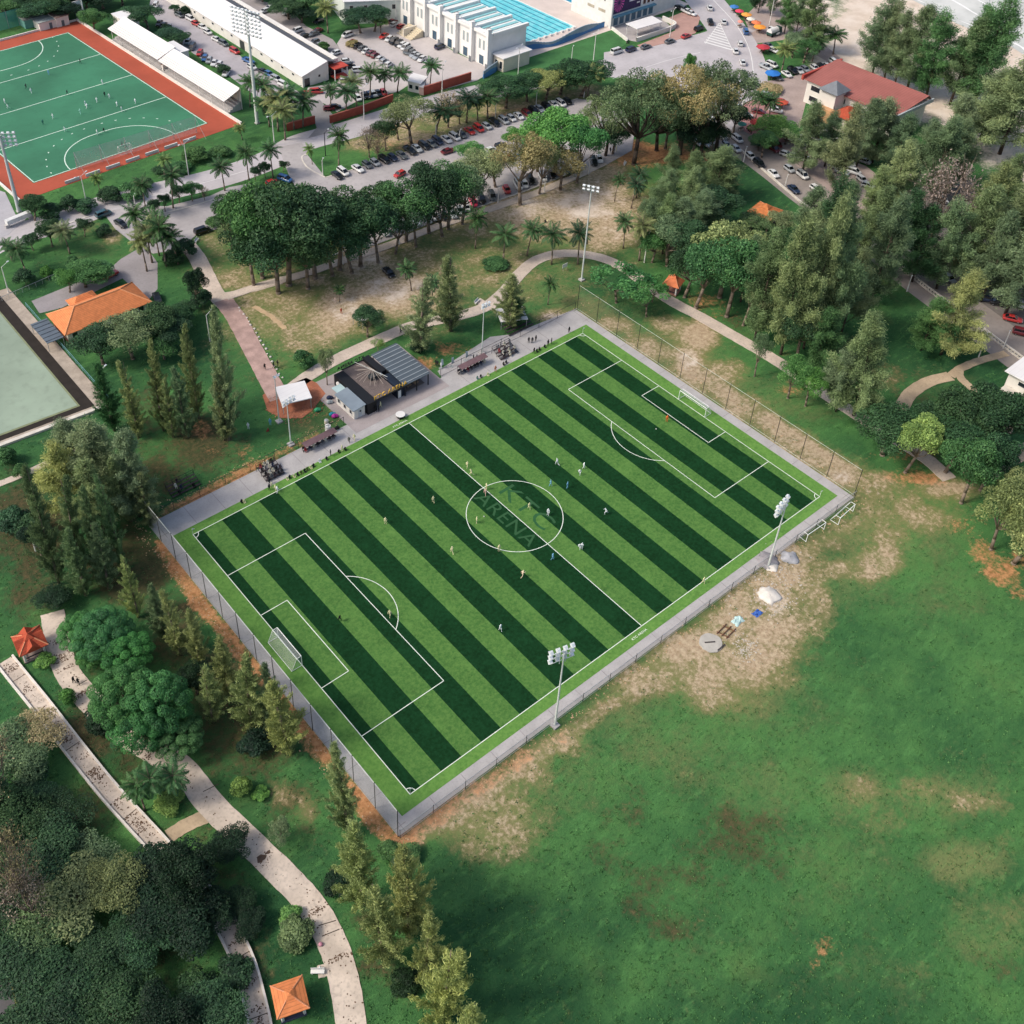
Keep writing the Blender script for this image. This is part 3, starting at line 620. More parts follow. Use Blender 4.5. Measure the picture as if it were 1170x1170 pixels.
# ------------------------------------------------------------------ floodlight masts
LAMPM = M('lamp_housing', '#dde2e4', .35, .1, 2.0, metal=.2)
def floodlight(label, x, y, h, face, rows=3, cols=4, sp=1.05, r=.2, col=None):
    t = thing('floodlight_mast', label, 'floodlight', (x, y, 0)); cm = col or M('mast_paint', '#c7cdc9', .5, .06)
    q = MB(); q.tube((x, y, -.2), (x, y, h), r, r*.55, 10); q.build('mast', cm, t)
    q = MB(); q.box(x-.6, y-.6, 0, x+.6, y+.6, .35); q.build('footing', CONC, t)
    f = np.array([math.cos(face), math.sin(face), 0]); s = np.array([-f[1], f[0], 0]); c0 = np.array([x, y, h])
    q = MB()
    for i in range(rows):
        z = h+.3-i*sp*.85; a = c0*[1, 1, 0]+[0, 0, z]+f*.25
        q.tube(a-s*(cols-1)*sp*.56, a+s*(cols-1)*sp*.56, .06, n=5)
    for k in (-1, 1): q.tube(c0+f*.2+s*k*.5+[0, 0, .5], c0+f*.2+s*k*.5-[0, 0, (rows-1)*sp*.85+.3], .07, n=5)
    q.build('cross_arms', cm, t)
    for i in range(rows):
        for j in range(cols):
            p = c0*[1, 1, 0]+[0, 0, h+.3-i*sp*.85]+f*.6+s*(j-(cols-1)/2)*sp
            q = MB(); dn = f*.75+np.array([0, 0, -.66]); upv = np.cross(s, dn); hw = sp*.30
            cs = []
            for k, g in ((-.22, hw*.7), (.22, hw)):
                for (a_, b_) in ((-1, -1), (1, -1), (1, 1), (-1, 1)): cs.append(tuple(p+dn*k+s*a_*g+upv*b_*g))
            q.hull8(cs); q.build('lamp', LAMPM, t)
    return t
floodlight('white floodlight mast with a cluster of lamps beside the open field, nearest the lower corner', 24.9, -4.9, 18.4, math.radians(75), 3, 4, 1.2)
floodlight('white floodlight mast with a cluster of lamps near the right corner of the pitch', 77.7, -5.0, 16.0, math.radians(100), 3, 4, 1.15)
floodlight('slim floodlight mast rising beside the dugouts past the cafe', 76.8, 74.4, 13.6, math.radians(-90), 2, 3, .9, .14)
floodlight('slim floodlight mast standing in front of the white canopy', 27.2, 75.2, 12.0, math.radians(-80), 2, 4, .9, .14)
floodlight('slim lamp mast planted in the grass left of the white canopy', *at(319, 482), 12.2, math.radians(-80), 1, 2, .8, .13)
floodlight('very tall white floodlight mast beside the far top corner of the pitch', *at(664.5, 320), 26.0, math.radians(-150), 2, 4, 1.1, .22)
floodlight('giant white floodlight tower with a wide lamp panel between the stands and the palms', *at(294, 141), 34.5, math.radians(-160), 7, 8, 1.35, .55)
floodlight('giant grey floodlight tower on the road side corner of the hockey field', *at(22, 242), 22, math.radians(60), 4, 6, 1.3, .55, M('tower_grey', '#bfc2c2', .5, .08))
floodlight('slim grey floodlight pole behind the scoreboard of the hockey field', *at(97, 22), 24, math.radians(-100), 2, 4, 1.1, .25)

# ================================================================== HOCKEY FIELD
hT, hR, hB = (np.array(at(*q)) for q in ((77.6, 37.6), (236, 141), (41.7, 211)))
hx = (hR-hT)/np.linalg.norm(hR-hT); hlen = np.linalg.norm(hR-hT)            # along the touchline, towards the road
hy = np.array([hx[1], -hx[0]]); hy = hy if (hB-hR) @ hy > 0 else -hy; hwid = (hB-hR) @ hy
def HP(a, b, z=None):
    p = hT+hx*a+hy*b; return (float(p[0]), float(p[1])) if z is None else (float(p[0]), float(p[1]), z)
mb = MB(); mb.prism([HP(-7.5, -7.2), HP(hlen+7.0, -7.2), HP(hlen+7.0, hwid+7), HP(-7.5, hwid+7)], -.2, .05)
structure(mb.build('red_track', M('red_surface', '#a5503b', .85, .12, .08, fine=.15)), 'red run off surface round the green hockey field', 'red surface')
mb = MB(); mb.prism([HP(-.3, -.3), HP(hlen+.3, -.3), HP(hlen+.3, hwid+.3), HP(-.3, hwid+.3)], -.2, .09)
structure(mb.build('hockey_turf', M('hockey_green', '#3a7557', .75, .2, .05, fine=.18)), 'green artificial turf of the hockey field', 'hockey field')
mb = MB()
def hline(a0, b0, a1, b1, wd=.16):
    d = np.array([a1-a0, b1-b0]); d = d/np.linalg.norm(d); n = np.array([-d[1], d[0]])*wd/2
    mb.poly([HP(a0-n[0], b0-n[1], .10), HP(a1-n[0], b1-n[1], .10), HP(a1+n[0], b1+n[1], .10), HP(a0+n[0], b0+n[1], .10)])
for a in (0, 22.9, hlen/2, hlen-22.9, hlen): hline(a, 0, a, hwid, .26)
hline(0, 0, hlen, 0, .26); hline(0, hwid, hlen, hwid, .26)
for a0, s in ((0, 1), (hlen, -1)):
    for rr, dash in ((14.6, False), (19.6, True)):
        pts = []
        for t in np.linspace(-math.pi/2, 0, 16): pts.append((a0+s*rr*math.cos(t), hwid/2-1.83+rr*math.sin(t)))
        for t in np.linspace(0, math.pi/2, 16): pts.append((a0+s*rr*math.cos(t), hwid/2+1.83+rr*math.sin(t)))
        for i in range(len(pts)-1):
            if not dash: hline(*pts[i], *pts[i+1], .28)
            elif i % 2 == 0:
                p = np.array(pts[i]); q = np.array(pts[i+1]); hline(*p, *(p+(q-p)*.3), .3)
structure(mb.build('hockey_lines', M('hockey_line', '#cfe0d2', .7, .05)), 'white lines of the hockey field', 'hockey lines')
def lowwall(name, label, pts, h, wd, mat, cat='wall', group=None):
    t = MB(); L, R_ = ribbon(t, pts, wd, h, thick=h+.1); return tag(t.build(name, mat), label, cat, group)
lowwall('low_wall', 'long white low wall between the hockey field and the stands', [HP(-7.6, -7.4), HP(hlen+7.4, -7.4)], .9, .5, WHITE)
lowwall('low_wall', 'pale low wall behind the far goal of the hockey field', [HP(-7.7, -7.0), HP(-7.7, hwid+7)], .7, .4, WHITE)
lowwall('low_wall', 'pale low wall along the yard side of the hockey field', [HP(-7, hwid+7.3), HP(hlen+7.0, hwid+7.3)], .7, .5, WHITE)
# low white advertising boards along the road end
for i in range(7):
    b = 6+i*6.1; t = thing('boundary_board', '%s low white board from the yard end behind the hockey goal' % ORD[i], 'board', HP(hlen+6.3, b, 0), 0, 'low white boards on the red surface')
    q = MB(); p0 = HP(hlen+6.3, hwid-b); p1 = HP(hlen+6.3, hwid-b-4.2); ribbon(q, [p0, p1], .3, .95, thick=.9); t.location = (p0[0], p0[1], 0); q.build('board', WHITEP, t)
    q = MB(); q.tube((*p0, 0), (*p0, .9), .05); q.tube((*p1, 0), (*p1, .9), .05); q.build('leg', STEEL, t)
def hockeygoal(label, a, s):
    p = HP(a, hwid/2); t = thing('hockey_goal', label, 'goal', (*p, .1), math.atan2(hx[1], hx[0])+(0 if s > 0 else math.pi))
    q = MB(); off = t.location.copy(); q.path([(0, -1.83, 0), (0, -1.83, 2.14), (0, 1.83, 2.14), (0, 1.83, 0)], .06)
    q.path([(0, -1.83, 2.14), (-.9, -1.83, 2.1), (-1.2, -1.83, 0), (-1.2, 1.83, 0), (-.9, 1.83, 2.1), (0, 1.83, 2.14)], .04)
    q.v = [(v[0]+off[0], v[1]+off[1], v[2]+off[2]) for v in q.v]; q.build('goal_frame', GW, t)
    q = MB(); q.poly([(-.9, -1.83, 2.1), (-.9, 1.83, 2.1), (-1.2, 1.83, 0), (-1.2, -1.83, 0)]); q.v = [(v[0]+off[0], v[1]+off[1], v[2]+off[2]) for v in q.v]; q.build('net', GNET, t)
hockeygoal('small white hockey goal behind the tall ball stop netting', hlen+.2, -1)
# ball stop netting at the road end
t = thing('ball_stop_net', 'tall translucent ball stop netting behind the hockey goal', 'net', HP(hlen+1.2, hwid/2, 0))
n0, n1 = np.array(at(88.5, 194)), np.array(at(225, 152)); q = MB()
for i in range(6):
    p = n0+(n1-n0)*i/5; q.tube((*p, 0), (*p, 5.4), .09, n=6); q.tube((*p, 5.2), (*(p+hx*5), 0), .05, n=5)
q.build('net_posts', STEEL, t)
q = MB(); q.poly([(*n0, .1), (*n1, .1), (*n1, 5.4), (*n0, 5.4)]); q.build('netting', HNET, t)

# ------------------------------------------------------------------ building helpers
TIN = M('grey_tin', '#7f8a92', .5, .1, .6, metal=.1)
ORANGE = M('orange_tile', '#d1804f', .8, .14, 1.1, fine=.25); RED = M('red_roof_sheet', '#9a5f57', .7, .1, .25, fine=.15); REDT = M('red_tile', '#a94b32', .8, .18, 1.2, fine=.3)
[courses(q, 2, .2, .32) for q in (ORANGE, REDT)]; courses(RED, 1, .9, .35, .12); courses(WROOF, 1, 1.2, .12, .08)
CREAM = M('cream_wall', '#d8cfbe', .8, .07, .4); BRICK = M('red_brick', '#9c4e3f', .9, .15, .8, fine=.3)
def windows(parent, a, b, z0, z1, n, w, name='window', mat=None, frame=True, off=.03, skip=()):
    """n windows spread evenly on the wall that runs from a to b; each is a pane with its frame"""
    a = np.array(a[:2]); b = np.array(b[:2]); d = b-a; L = np.linalg.norm(d); d = d/L; nn = np.array([d[1], -d[0]])
    for i in range(n):
        if i in skip: continue
        c = a+d*L*(i+.5)/n+nn*off; q = MB()
        q.hull8([(*(c-d*w/2-nn*.1), z0), (*(c+d*w/2-nn*.1), z0), (*(c+d*w/2+nn*.02), z0), (*(c-d*w/2+nn*.02), z0), (*(c-d*w/2-nn*.1), z1), (*(c+d*w/2-nn*.1), z1), (*(c+d*w/2+nn*.02), z1), (*(c-d*w/2+nn*.02), z1)])
        p = q.build(name, mat or GLASS, parent)
        if frame:
            q = MB(); e = .07
            for (u0, u1, v0, v1) in ((-w/2-e, w/2+e, z0-e, z0), (-w/2-e, w/2+e, z1, z1+e), (-w/2-e, -w/2, z0, z1), (w/2, w/2+e, z0, z1)):
                q.hull8([(*(c+d*u0-nn*.05), v0), (*(c+d*u1-nn*.05), v0), (*(c+d*u1+nn*.06), v0), (*(c+d*u0+nn*.06), v0), (*(c+d*u0-nn*.05), v1), (*(c+d*u1-nn*.05), v1), (*(c+d*u1+nn*.06), v1), (*(c+d*u0+nn*.06), v1)])
            f = q.build('window_frame', WHITEP, parent); f.parent = p; f.matrix_parent_inverse = Matrix.Identity(4); f.location = (0, 0, 0)
def roof_hip(mb, R4, z, rise, over=.5, m=0, th=.14):
    """hip roof over the rectangle R4 (long side first), with a thickness at the eaves"""
    P = [np.array(p) for p in R4]; c = sum(P)/4; u = (P[1]-P[0]); L = np.linalg.norm(u); u = u/L; v = P[3]-P[0]; W = np.linalg.norm(v); v = v/W
    L2, W2 = L/2+over, W/2+over; rd = max(0, L2-W2)
    e = [c-u*L2-v*W2, c+u*L2-v*W2, c+u*L2+v*W2, c-u*L2+v*W2]; r0, r1 = c-u*rd, c+u*rd
    E = [(*p, z) for p in e]; D = [(*p, z-th) for p in e]; A, B = (*r0, z+rise), (*r1, z+rise)
    if rd < 1e-6:
        for k in range(4): mb.poly([E[k], E[(k+1) % 4], A], m)
    else:
        mb.poly([E[0], E[1], B, A], m); mb.poly([E[1], E[2], B], m); mb.poly([E[2], E[3], A, B], m); mb.poly([E[3], E[0], A], m)
    for k in range(4): mb.poly([D[k], D[(k+1) % 4], E[(k+1) % 4], E[k]], m)
    mb.poly(D[::-1], m)
    return A, B, E
# ------------------------------------------------------------------ stands with white roofs
def stand(label, Rf, zf, zb):
    """grandstand under a sloping roof: front edge at zf, back edge at zb; Rf = front-left, front-right, back-right, back-left"""
    t = thing('grandstand', label, 'grandstand', (*Rf[0], 0)); P = [np.array(p) for p in Rf]
    q = MB(); th = .18
    q.hull8([(*P[0], zf-th), (*P[1], zf-th), (*P[2], zb-th), (*P[3], zb-th), (*P[0], zf), (*P[1], zf), (*P[2], zb), (*P[3], zb)]); q.build('roof', WROOF, t)
    q = MB()
    for k in range(9):
        s = (k+.5)/9; a = P[0]+(P[3]-P[0])*s; b = P[1]+(P[2]-P[1])*s; z = zf+(zb-zf)*s
        if k < 4: q.hull8([(*a, z+.002), (*b, z+.002), (*(b+(P[2]-P[1])*.012), z+.01), (*(a+(P[3]-P[0])*.012), z+.01), (*a, z+.09), (*b, z+.09), (*(b+(P[2]-P[1])*.012), z+.1), (*(a+(P[3]-P[0])*.012), z+.1)])
    q.build('roof_ribs', M('rib_cream', '#bfae98', .7, .1), t)
    q = MB(); n = 5
    for r in range(n):
        s0 = .12+.8*r/n; s1 = .12+.8*(r+1)/n
        q.prism([tuple(P[0]+(P[3]-P[0])*s0), tuple(P[1]+(P[2]-P[1])*s0), tuple(P[1]+(P[2]-P[1])*s1), tuple(P[0]+(P[3]-P[0])*s1)], 0, .5+.5*r)
    q.build('seating_steps', CONC, t)
    for k in range(6):
        q = MB(); a = P[0]+(P[1]-P[0])*(k+.2)/5.4; b = P[3]+(P[2]-P[3])*(k+.2)/5.4; a2 = a+(b-a)*.1
        q.tube((*a2, 0), (*a2, zf+.1), .09); q.tube((*(a+(b-a)*.95), 0), (*(a+(b-a)*.95), zb-.1), .12); q.build('column', WHITEP, t)
    q = MB(); q.prism([tuple(P[3]-(P[3]-P[0])*.03), tuple(P[2]-(P[2]-P[1])*.03), tuple(P[2]), tuple(P[3])], 0, zb-.2); q.build('rear_wall', WHITE, t)
    return t
s1f0, s1f1 = np.array(at(121, 42, 4.2)), np.array(at(176, 66, 4.2)); s1b = np.array(at(205, 53, 6.5))
s1f0 = HP(2.5, -13.0); s1f1 = HP(44, -13.0); s1b1 = HP(44, -23.5); s1b0 = HP(2.5, -23.5)
def hab(px, py, z):
    p = np.array(at(px, py, z))-hT; return float(p @ hx), float(p @ hy)
a0, b0 = hab(118, 34, 4.4); a1, b1 = hab(180, 68, 4.4); a2, b2 = hab(196, 51, 6.8)
st1 = stand('white roofed grandstand farther up the hockey field, next to the dark bushes', [HP(a0, b1), HP(a1, b1), HP(a1, b2), HP(a0, b2)], 4.4, 6.8)
c0, d0 = hab(191, 66, 4.4); c1, d1 = hab(256, 116, 4.4); c2, d2 = hab(268, 97, 6.8)
st2 = stand('white roofed grandstand nearer the road end, next to the palms', [HP(c0, d1), HP(c1, d1), HP(c1, d2), HP(c0, d2)], 4.4, 6.8)
# shed parts of the stands
q = MB(); p = HP((a1+c0)/2, b1-2.5); t = thing('store_shed', 'small rust roofed shed between the two grandstands', 'shed', (*p, 0))
q.prism([HP(a1+1, b1-1), HP(c0-.6, b1-1), HP(c0-.6, b1-6), HP(a1+1, b1-6)], 0, 2.6); q.build('wall', WHITE, t)
q = MB(); q.prism([HP(a1+.6, b1-.4), HP(c0-.2, b1-.4), HP(c0-.2, b1-6.4), HP(a1+.6, b1-6.4)], 2.6, 2.8); q.build('roof', M('rusty_sheet', '#8a6253', .8, .3, .5, fine=.4), t)
for lab, (px, py), sx_, sy_, hh, rm in (('white flat annex roof behind the farther grandstand', (143, 18), 9, 5, 6.0, WROOF), ('white annex roof behind the gap of the grandstands', (199, 54), 9, 5, 5.2, WROOF)):
    p = np.array(at(px, py, hh)); t = thing('stand_annex', lab, 'annex', (*p, 0)); u = hx; v = hy
    R4 = [tuple(p-u*sx_/2-v*sy_/2), tuple(p+u*sx_/2-v*sy_/2), tuple(p+u*sx_/2+v*sy_/2), tuple(p-u*sx_/2+v*sy_/2)]
    q = MB(); q.prism(R4, 0, hh-.2); q.build('wall', WHITE, t); q = MB(); q.prism([tuple(p+(np.array(r)-p)*1.08) for r in R4], hh-.2, hh); q.build('roof', rm, t)
    windows(t, R4[1], R4[0], 2.2, 3.6, 4, 1.3)
# sheds, scoreboard behind the hockey field
for lab, (px, py), sx_, sy_, hh, wm, rm in (('small white shed behind the far goal line of the hockey field', (68.5, 27), 4.6, 5.5, 3.4, WHITE, M('shed_brown_roof', '#7c6a62', .85, .15)),
    ('low white store row behind the hockey field, next to the small shed', (55, 30), 8, 5, 2.8, WHITE, M('shed_grey_roof', '#9aa3a0', .8, .12)), ('grey roofed store under the trees behind the hockey field', (37, 28), 7, 5, 3.0, M('shed_green_wall', '#5f8f86', .8, .1), M('shed_slate_roof', '#7d8482', .8, .15))):
    p = np.array(at(px, py)); t = thing('store_shed', lab, 'shed', (*p, 0))
    R4 = [tuple(p+hx*a+hy*b) for a, b in ((-sy_/2, -sx_/2), (-sy_/2, sx_/2), (sy_/2, sx_/2), (sy_/2, -sx_/2))]
    q = MB(); q.prism(R4, 0, hh); q.build('wall', wm, t); q = MB(); q.prism([tuple(p+(np.array(r)-p)*1.1) for r in R4], hh, hh+.18); q.build('roof', rm, t)
    q = MB(); c = p+hx*(sy_/2+.02); q.prism([tuple(c-hy*.5), tuple(c+hy*.5), tuple(c+hy*.5+hx*.05), tuple(c-hy*.5+hx*.05)], .05, 2.1); q.build('door', M('shed_door', '#5d6d72', .6), t)
p = np.array(at(91, 19)); t = thing('scoreboard', 'white scoreboard on posts with two dark round dials behind the hockey field', 'scoreboard', (*p, 0))
q = MB(); q.prism([tuple(p-hy*1.8), tuple(p+hy*1.8), tuple(p+hy*1.8-hx*.3), tuple(p-hy*1.8-hx*.3)], 2.0, 5.6); q.build('panel', WHITEP, t)
q = MB(); 
for s in (-1.2, 1.2): q.tube((*(p+hy*s-hx*.15), 0), (*(p+hy*s-hx*.15), 2.1), .1)
q.build('post', STEEL, t)
for s in (-.8, .8):
    q = MB(); c = p+hy*s+hx*.06; q.tube((*(c-hx*.08), 3.1), (*c, 3.1), .55, n=12); q.build('dial', BLACKM, t)
t = thing('windbreak_screen', 'long green netted windbreak screen among the trees behind the hockey field', 'screen', (*at(2, 36), 0))
q = MB(); A, B = np.array(at(-40, 46)), np.array(at(35, 26)); q.poly([(*A, 0), (*B, 0), (*B, 6), (*A, 6)])
q.build('netting', netmat('green_screen', '#4f9a8e', .75), t)
q = MB(); [q.tube((*(A+(B-A)*k/6), 0), (*(A+(B-A)*k/6), 6.1), .08) for k in range(7)]; q.build('posts', STEEL, t)
# gate beam on the yard corner
p0, p1 = np.array(at(7, 254, 1.6)), np.array(at(34, 243, 1.6)); t = thing('concrete_beam', 'thick white painted beam gate lying across the yard corner', 'beam', (*p0, 0))
d = (p1-p0)/np.linalg.norm(p1-p0); n_ = np.array([-d[1], d[0]])
q = MB(); q.prism([tuple(p0-n_*.7), tuple(p1-n_*.7), tuple(p1+n_*.7), tuple(p0+n_*.7)], .9, 2.1); q.build('beam', M('beam_white', '#cfd0cf', .7, .12, 1.0), t)
q = MB(); q.box(*(p0-.5), 0, *(p0+.6), .9); q.box(*(p1-.6), 0, *(p1+.5), .9); q.build('support', CONC, t)

# ------------------------------------------------------------------ the long white hall
hallx0, hallx1 = 119.0, 133.9; hy0, hy1 = 211.8, 312.0; ridge = 128.3
t = thing('white_hall', 'very long white hall with a white sloping roof and a dark grey ridge strip', 'hall', ((hallx0+hallx1)/2, hy0, 0))
q = MB(); q.box(hallx0, hy0, 0, ridge+.5, hy1, 4.0)
i = len(q.v); q.poly([(hallx0, hy0, 4.0), (ridge+.5, hy0, 4.0), (ridge+.5, hy0, 6.3), (ridge, hy0, 6.5)]); q.poly([(hallx0, hy1, 4.0), (ridge, hy1, 6.5), (ridge+.5, hy1, 6.3), (ridge+.5, hy1, 4.0)])
q.build('wall', M('hall_wall', '#dad7cf', .8, .07, .4), t)
q = MB(); q.hull8([(hallx0-.5, hy0-.5, 3.8), (ridge, hy0-.5, 6.4), (ridge, hy1, 6.4), (hallx0-.5, hy1, 3.8), (hallx0-.5, hy0-.5, 4.0), (ridge, hy0-.5, 6.65), (ridge, hy1, 6.65), (hallx0-.5, hy1, 4.0)]); q.build('roof', WROOF, t)
q = MB(); q.hull8([(ridge+.01, hy0-.3, 6.3), (ridge+3.2, hy0-.3, 5.5), (ridge+3.2, hy1, 5.5), (ridge+.01, hy1, 6.3), (ridge+.01, hy0-.3, 6.62), (ridge+3.2, hy0-.3, 5.7), (ridge+3.2, hy1, 5.7), (ridge+.01, hy1, 6.62)]); q.build('ridge_strip', M('slate_strip', '#5b5d62', .7, .1, .5), t)
q = MB(); q.box(ridge+3.22, hy0+1, 0, hallx1-.6, hy1, 5.9); q.build('parapet', WHITE, t)
q = MB(); q.box(hallx1-4.6, hy0-3.0, 4.2, hallx1+.6, hy0+1.2, 4.5); q.box(hallx1-4.4, hy0-2.8, 1.0, hallx1+.4, hy0-.1, 1.25); q.build('porch_canopy', M('porch_red', '#b5493c', .7, .1), t)
q = MB(); q.box(hallx1-4.3, hy0-.1, 1.3, hallx1-.2, hy0+.06, 4.1); q.build('porch_opening', GLASS, t)
for xx in (hallx1-4.4, hallx1+.3):
    q = MB(); q.box(xx-.12, hy0-2.7, 0, xx+.12, hy0-2.45, 4.2); q.build('porch_column', WHITEP, t)
q = MB(); q.box(hallx0+.7, hy0-.05, .05, hallx0+2.6, hy0+.05, 2.7); q.build('door', GLASS, t)
windows(t, (hallx0+3.5, hy0), (hallx0+9, hy0), 2.0, 2.8, 1, .8)
q = MB(); q.box(hallx0-.06, 247, .05, hallx0+.05, 250, 3.0); q.build('door', M('hall_side_door', '#3b3f40', .6), t)
windows(t, (hallx0, 290), (hallx0, 214), 2.3, 3.0, 12, 1.2, skip=(6,))
# white block behind the hall with green wall plants
def block(name, label, cat, R4, h, wall, roof=None, over=.4, rth=.25):
    c = sum(np.array(p) for p in R4)/4; t = thing(name, label, cat, (*c, 0)); q = MB(); q.prism(R4, 0, h); q.build('wall', wall, t)
    q = MB(); q.prism([tuple(c+(np.array(p)-c)*(1+over/np.linalg.norm(np.array(p)-c))) for p in R4], h, h+rth); q.build('roof', roof or WROOF, t); return t
x_, y_ = at(398, 30); b1_ = block('white_block', 'white two storey block behind the hall with a cream wall', 'building', [(x_, y_+2), (x_+17, y_-8), (x_+30, y_+20), (x_+10, y_+34)], 8, M('block_wall', '#c9d0c8', .8, .07)); windows(b1_, (x_, y_+2), (x_+17, y_-8), 5, 6.6, 4, 1.2)

# ------------------------------------------------------------------ swimming stadium
fx0, fy0, fy1, FH = 175.5, 187.6, 262.0, 13.0
t = thing('swimming_stadium', 'tall white swimming stadium front with columns and blue tinted windows', 'stadium', (fx0, fy0, 0))
SW = M('stadium_white', '#e4e3df', .8, .06, .25)
q = MB(); q.box(fx0, fy0, 0, fx0+1.2, fy1, FH-1.4); q.build('wall', SW, t)
nb = 9; bw = (fy1-fy0)/nb
for k in range(nb+1):
    y = fy0+k*bw; q = MB(); q.box(fx0-1.5, y-.55, 0, fx0-.02, y+.55, FH+.6); q.box(fx0-1.52, y-.57, 0, fx0-1.45, y+.57, 2.0, 1); q.build('column', [SW, M('column_foot', '#6f7377', .8)], t)
for k in range(nb):
    y = fy0+(k+.5)*bw
    q = MB(); q.prism([(fx0-.8, y-bw/2+.6), (fx0-.05, y-bw/2+.6), (fx0-.05, y+bw/2-.6), (fx0-.8, y+bw/2-.6)], FH-2.2, FH-1.2); q.build('balcony_band', SW, t)
    if k != 4: windows(t, (fx0, y+1.6), (fx0, y-1.6), .3, 3.3, 1, 2.2, mat=M('blue_glass', '#41586a', .2, .1, spec=.5))
    windows(t, (fx0, y+2.0), (fx0, y-2.0), 5.4, 8.6, 2, .9, mat=M('pale_glass', '#9aa4a6', .3, .1, spec=.5))
q = MB(); q.box(fx0+1.2, fy0+.5, 0, fx0+16, fy1, 10.8); q.build('stand_block', SW, t)
TEAL = M('roof_teal', '#8cc0c2', .6, .08)
for k in range(nb):
    y = fy0+k*bw
    for j in range(3): q = MB(); q.box(fx0+2.4, y+.9+j*bw/3, 10.85, fx0+15.4, y+.9+j*bw/3+bw/3*.52, 11.05); q.build('roof_panel', TEAL, t)
    q = MB(); q.box(fx0+1.2, y-.5, 10.8, fx0+16.2, y+.5, 11.9); q.build('roof_beam', SW, t)
    q = MB(); q.ball((fx0+2.6, y+bw*.5, 11.6), .8, 8, 4, sq=(1.2, 1, .5)); q.build('roof_vent', M('vent_grey', '#8d8a88', .6), t)
# front steps
q = MB(); yy = fy0+4.5*bw
for r in range(6): q.box(fx0-1.6-(r+1)*.9, yy-4, 0, fx0-1.6-r*.9, yy+4, 2.4-r*.4)
q.build('entrance_steps', M('step_cream', '#cbbfa6', .85, .06), t)
q = MB(); q.box(fx0-7.2, yy-.3, 0, fx0-1.6, yy+.3, 3.0); q.build('stair_rail_wall', CREAM, t)
q = MB(); q.box(fx0+1.6, fy0-5.0, 0, fx0+13, fy0-.02, 4.8); q.build('end_wing', CREAM, t)
q = MB(); q.box(fx0+1.0, fy0-5.6, 4.8, fx0+13.6, fy0-.01, 5.1); q.build('wing_roof', WROOF, t)
windows(t, (fx0+1.6, fy0-.5), (fx0+1.6, fy0-5), 1.0, 3.4, 2, 1.2, off=.05)
# pool deck and pools
mb = MB(); mb.box(fx0+16.3, 186.5, -.2, 272, 330, .06); structure(mb.build('pool_deck', M('pool_deck_pale', '#cdbfb6', .85, .07, .2, fine=.12)), 'pale pinkish deck round the swimming pools', 'deck')
def pool(name, label, x0, y0, x1, y1, water, lanes):
    t = thing(name, label, 'swimming pool', (x0, y0, 0))
    q = MB(); e = .6
    for a in ((x0-e, y0-e, x1+e, y0), (x0-e, y1, x1+e, y1+e), (x0-e, y0, x0, y1), (x1, y0, x1+e, y1)): q.box(a[0], a[1], -.2, a[2], a[3], .22)
    q.build('pool_edge', WHITEP, t); q = MB(); q.box(x0, y0, -.2, x1, y1, .12); q.build('pool_water', water, t)
    for k in range(lanes):
        xx = x0+(x1-x0)*(k+.5)/lanes; q = MB(); q.box(xx-.17, y0+1.0, .1, xx+.17, y1-1.0, .2); q.build('lane_line', M('lane_navy', '#2a6f8c', .5, .1), t)
def water(name, a, b):
    m, nt, bb = newmat(name); P = node(nt, 'ShaderNodeNewGeometry').outputs['Position']; n1 = noise(nt, P, .35, 4, .6)
    nt.links.new(mixc(nt, sstep(nt, n1, .35, .65), lin(a), lin(b)), bb.inputs['Base Color']); bb.inputs['Roughness'].default_value = .12
    bp = node(nt, 'ShaderNodeBump'); bp.inputs['Strength'].default_value = .2; nt.links.new(noise(nt, P, 1.5, 3), bp.inputs['Height']); nt.links.new(bp.outputs[0], bb.inputs['Normal']); return m
pool('swimming_pool', 'large turquoise swimming pool with dark lane lines', 197.8, 196.2, 222.3, 246.5, water('pool_turquoise', '#5cc6cf', '#83d6da'), 9)
pool('swimming_pool', 'deeper blue swimming pool beside the billboard building', 237, 199, 262, 226, water('pool_blue', '#2489a8', '#3198b4'), 6)
q = MB(); t = thing('diving_blocks', 'row of white starting blocks on the near pool edge', 'starting blocks', (208, 195.5, 0))
for k in range(9):
    xx = 197.8+24.5*(k+.5)/9; q.box(xx-.4, 194.9, .05, xx+.4, 195.7, .75)
q.build('blocks', WHITEP, t)
# curvy blue boundary wall below the pool
wl = PX(smoothline([(552,90),(566,82),(570,76),(582,66),(593,60),(612,56),(632,53),(652,46),(672,37),(690,31)])); t = thing('boundary_wall', 'wavy blue and grey boundary wall below the pool', 'wall', (*wl[0], 0))
q = MB()
for i in range(len(wl)-1):
    for z0, z1, m_ in ((0, 1.5+.5*math.sin(i*.5), 0), (1.5+.5*math.sin(i*.5), 2.6+.7*math.sin(i*.32), 1)):
        a, b = np.array(wl[i]), np.array(wl[i+1]); d = (b-a)/np.linalg.norm(b-a); n_ = np.array([-d[1], d[0]])*.15
        q.prism([tuple(a-n_), tuple(b-n_), tuple(b+n_), tuple(a+n_)], z0, z1, m_)
q.build('wall', [M('wall_blue', '#4a7db0', .7, .1, .5), M('wall_steel', '#8fa0ad', .6, .1, .5)], t)
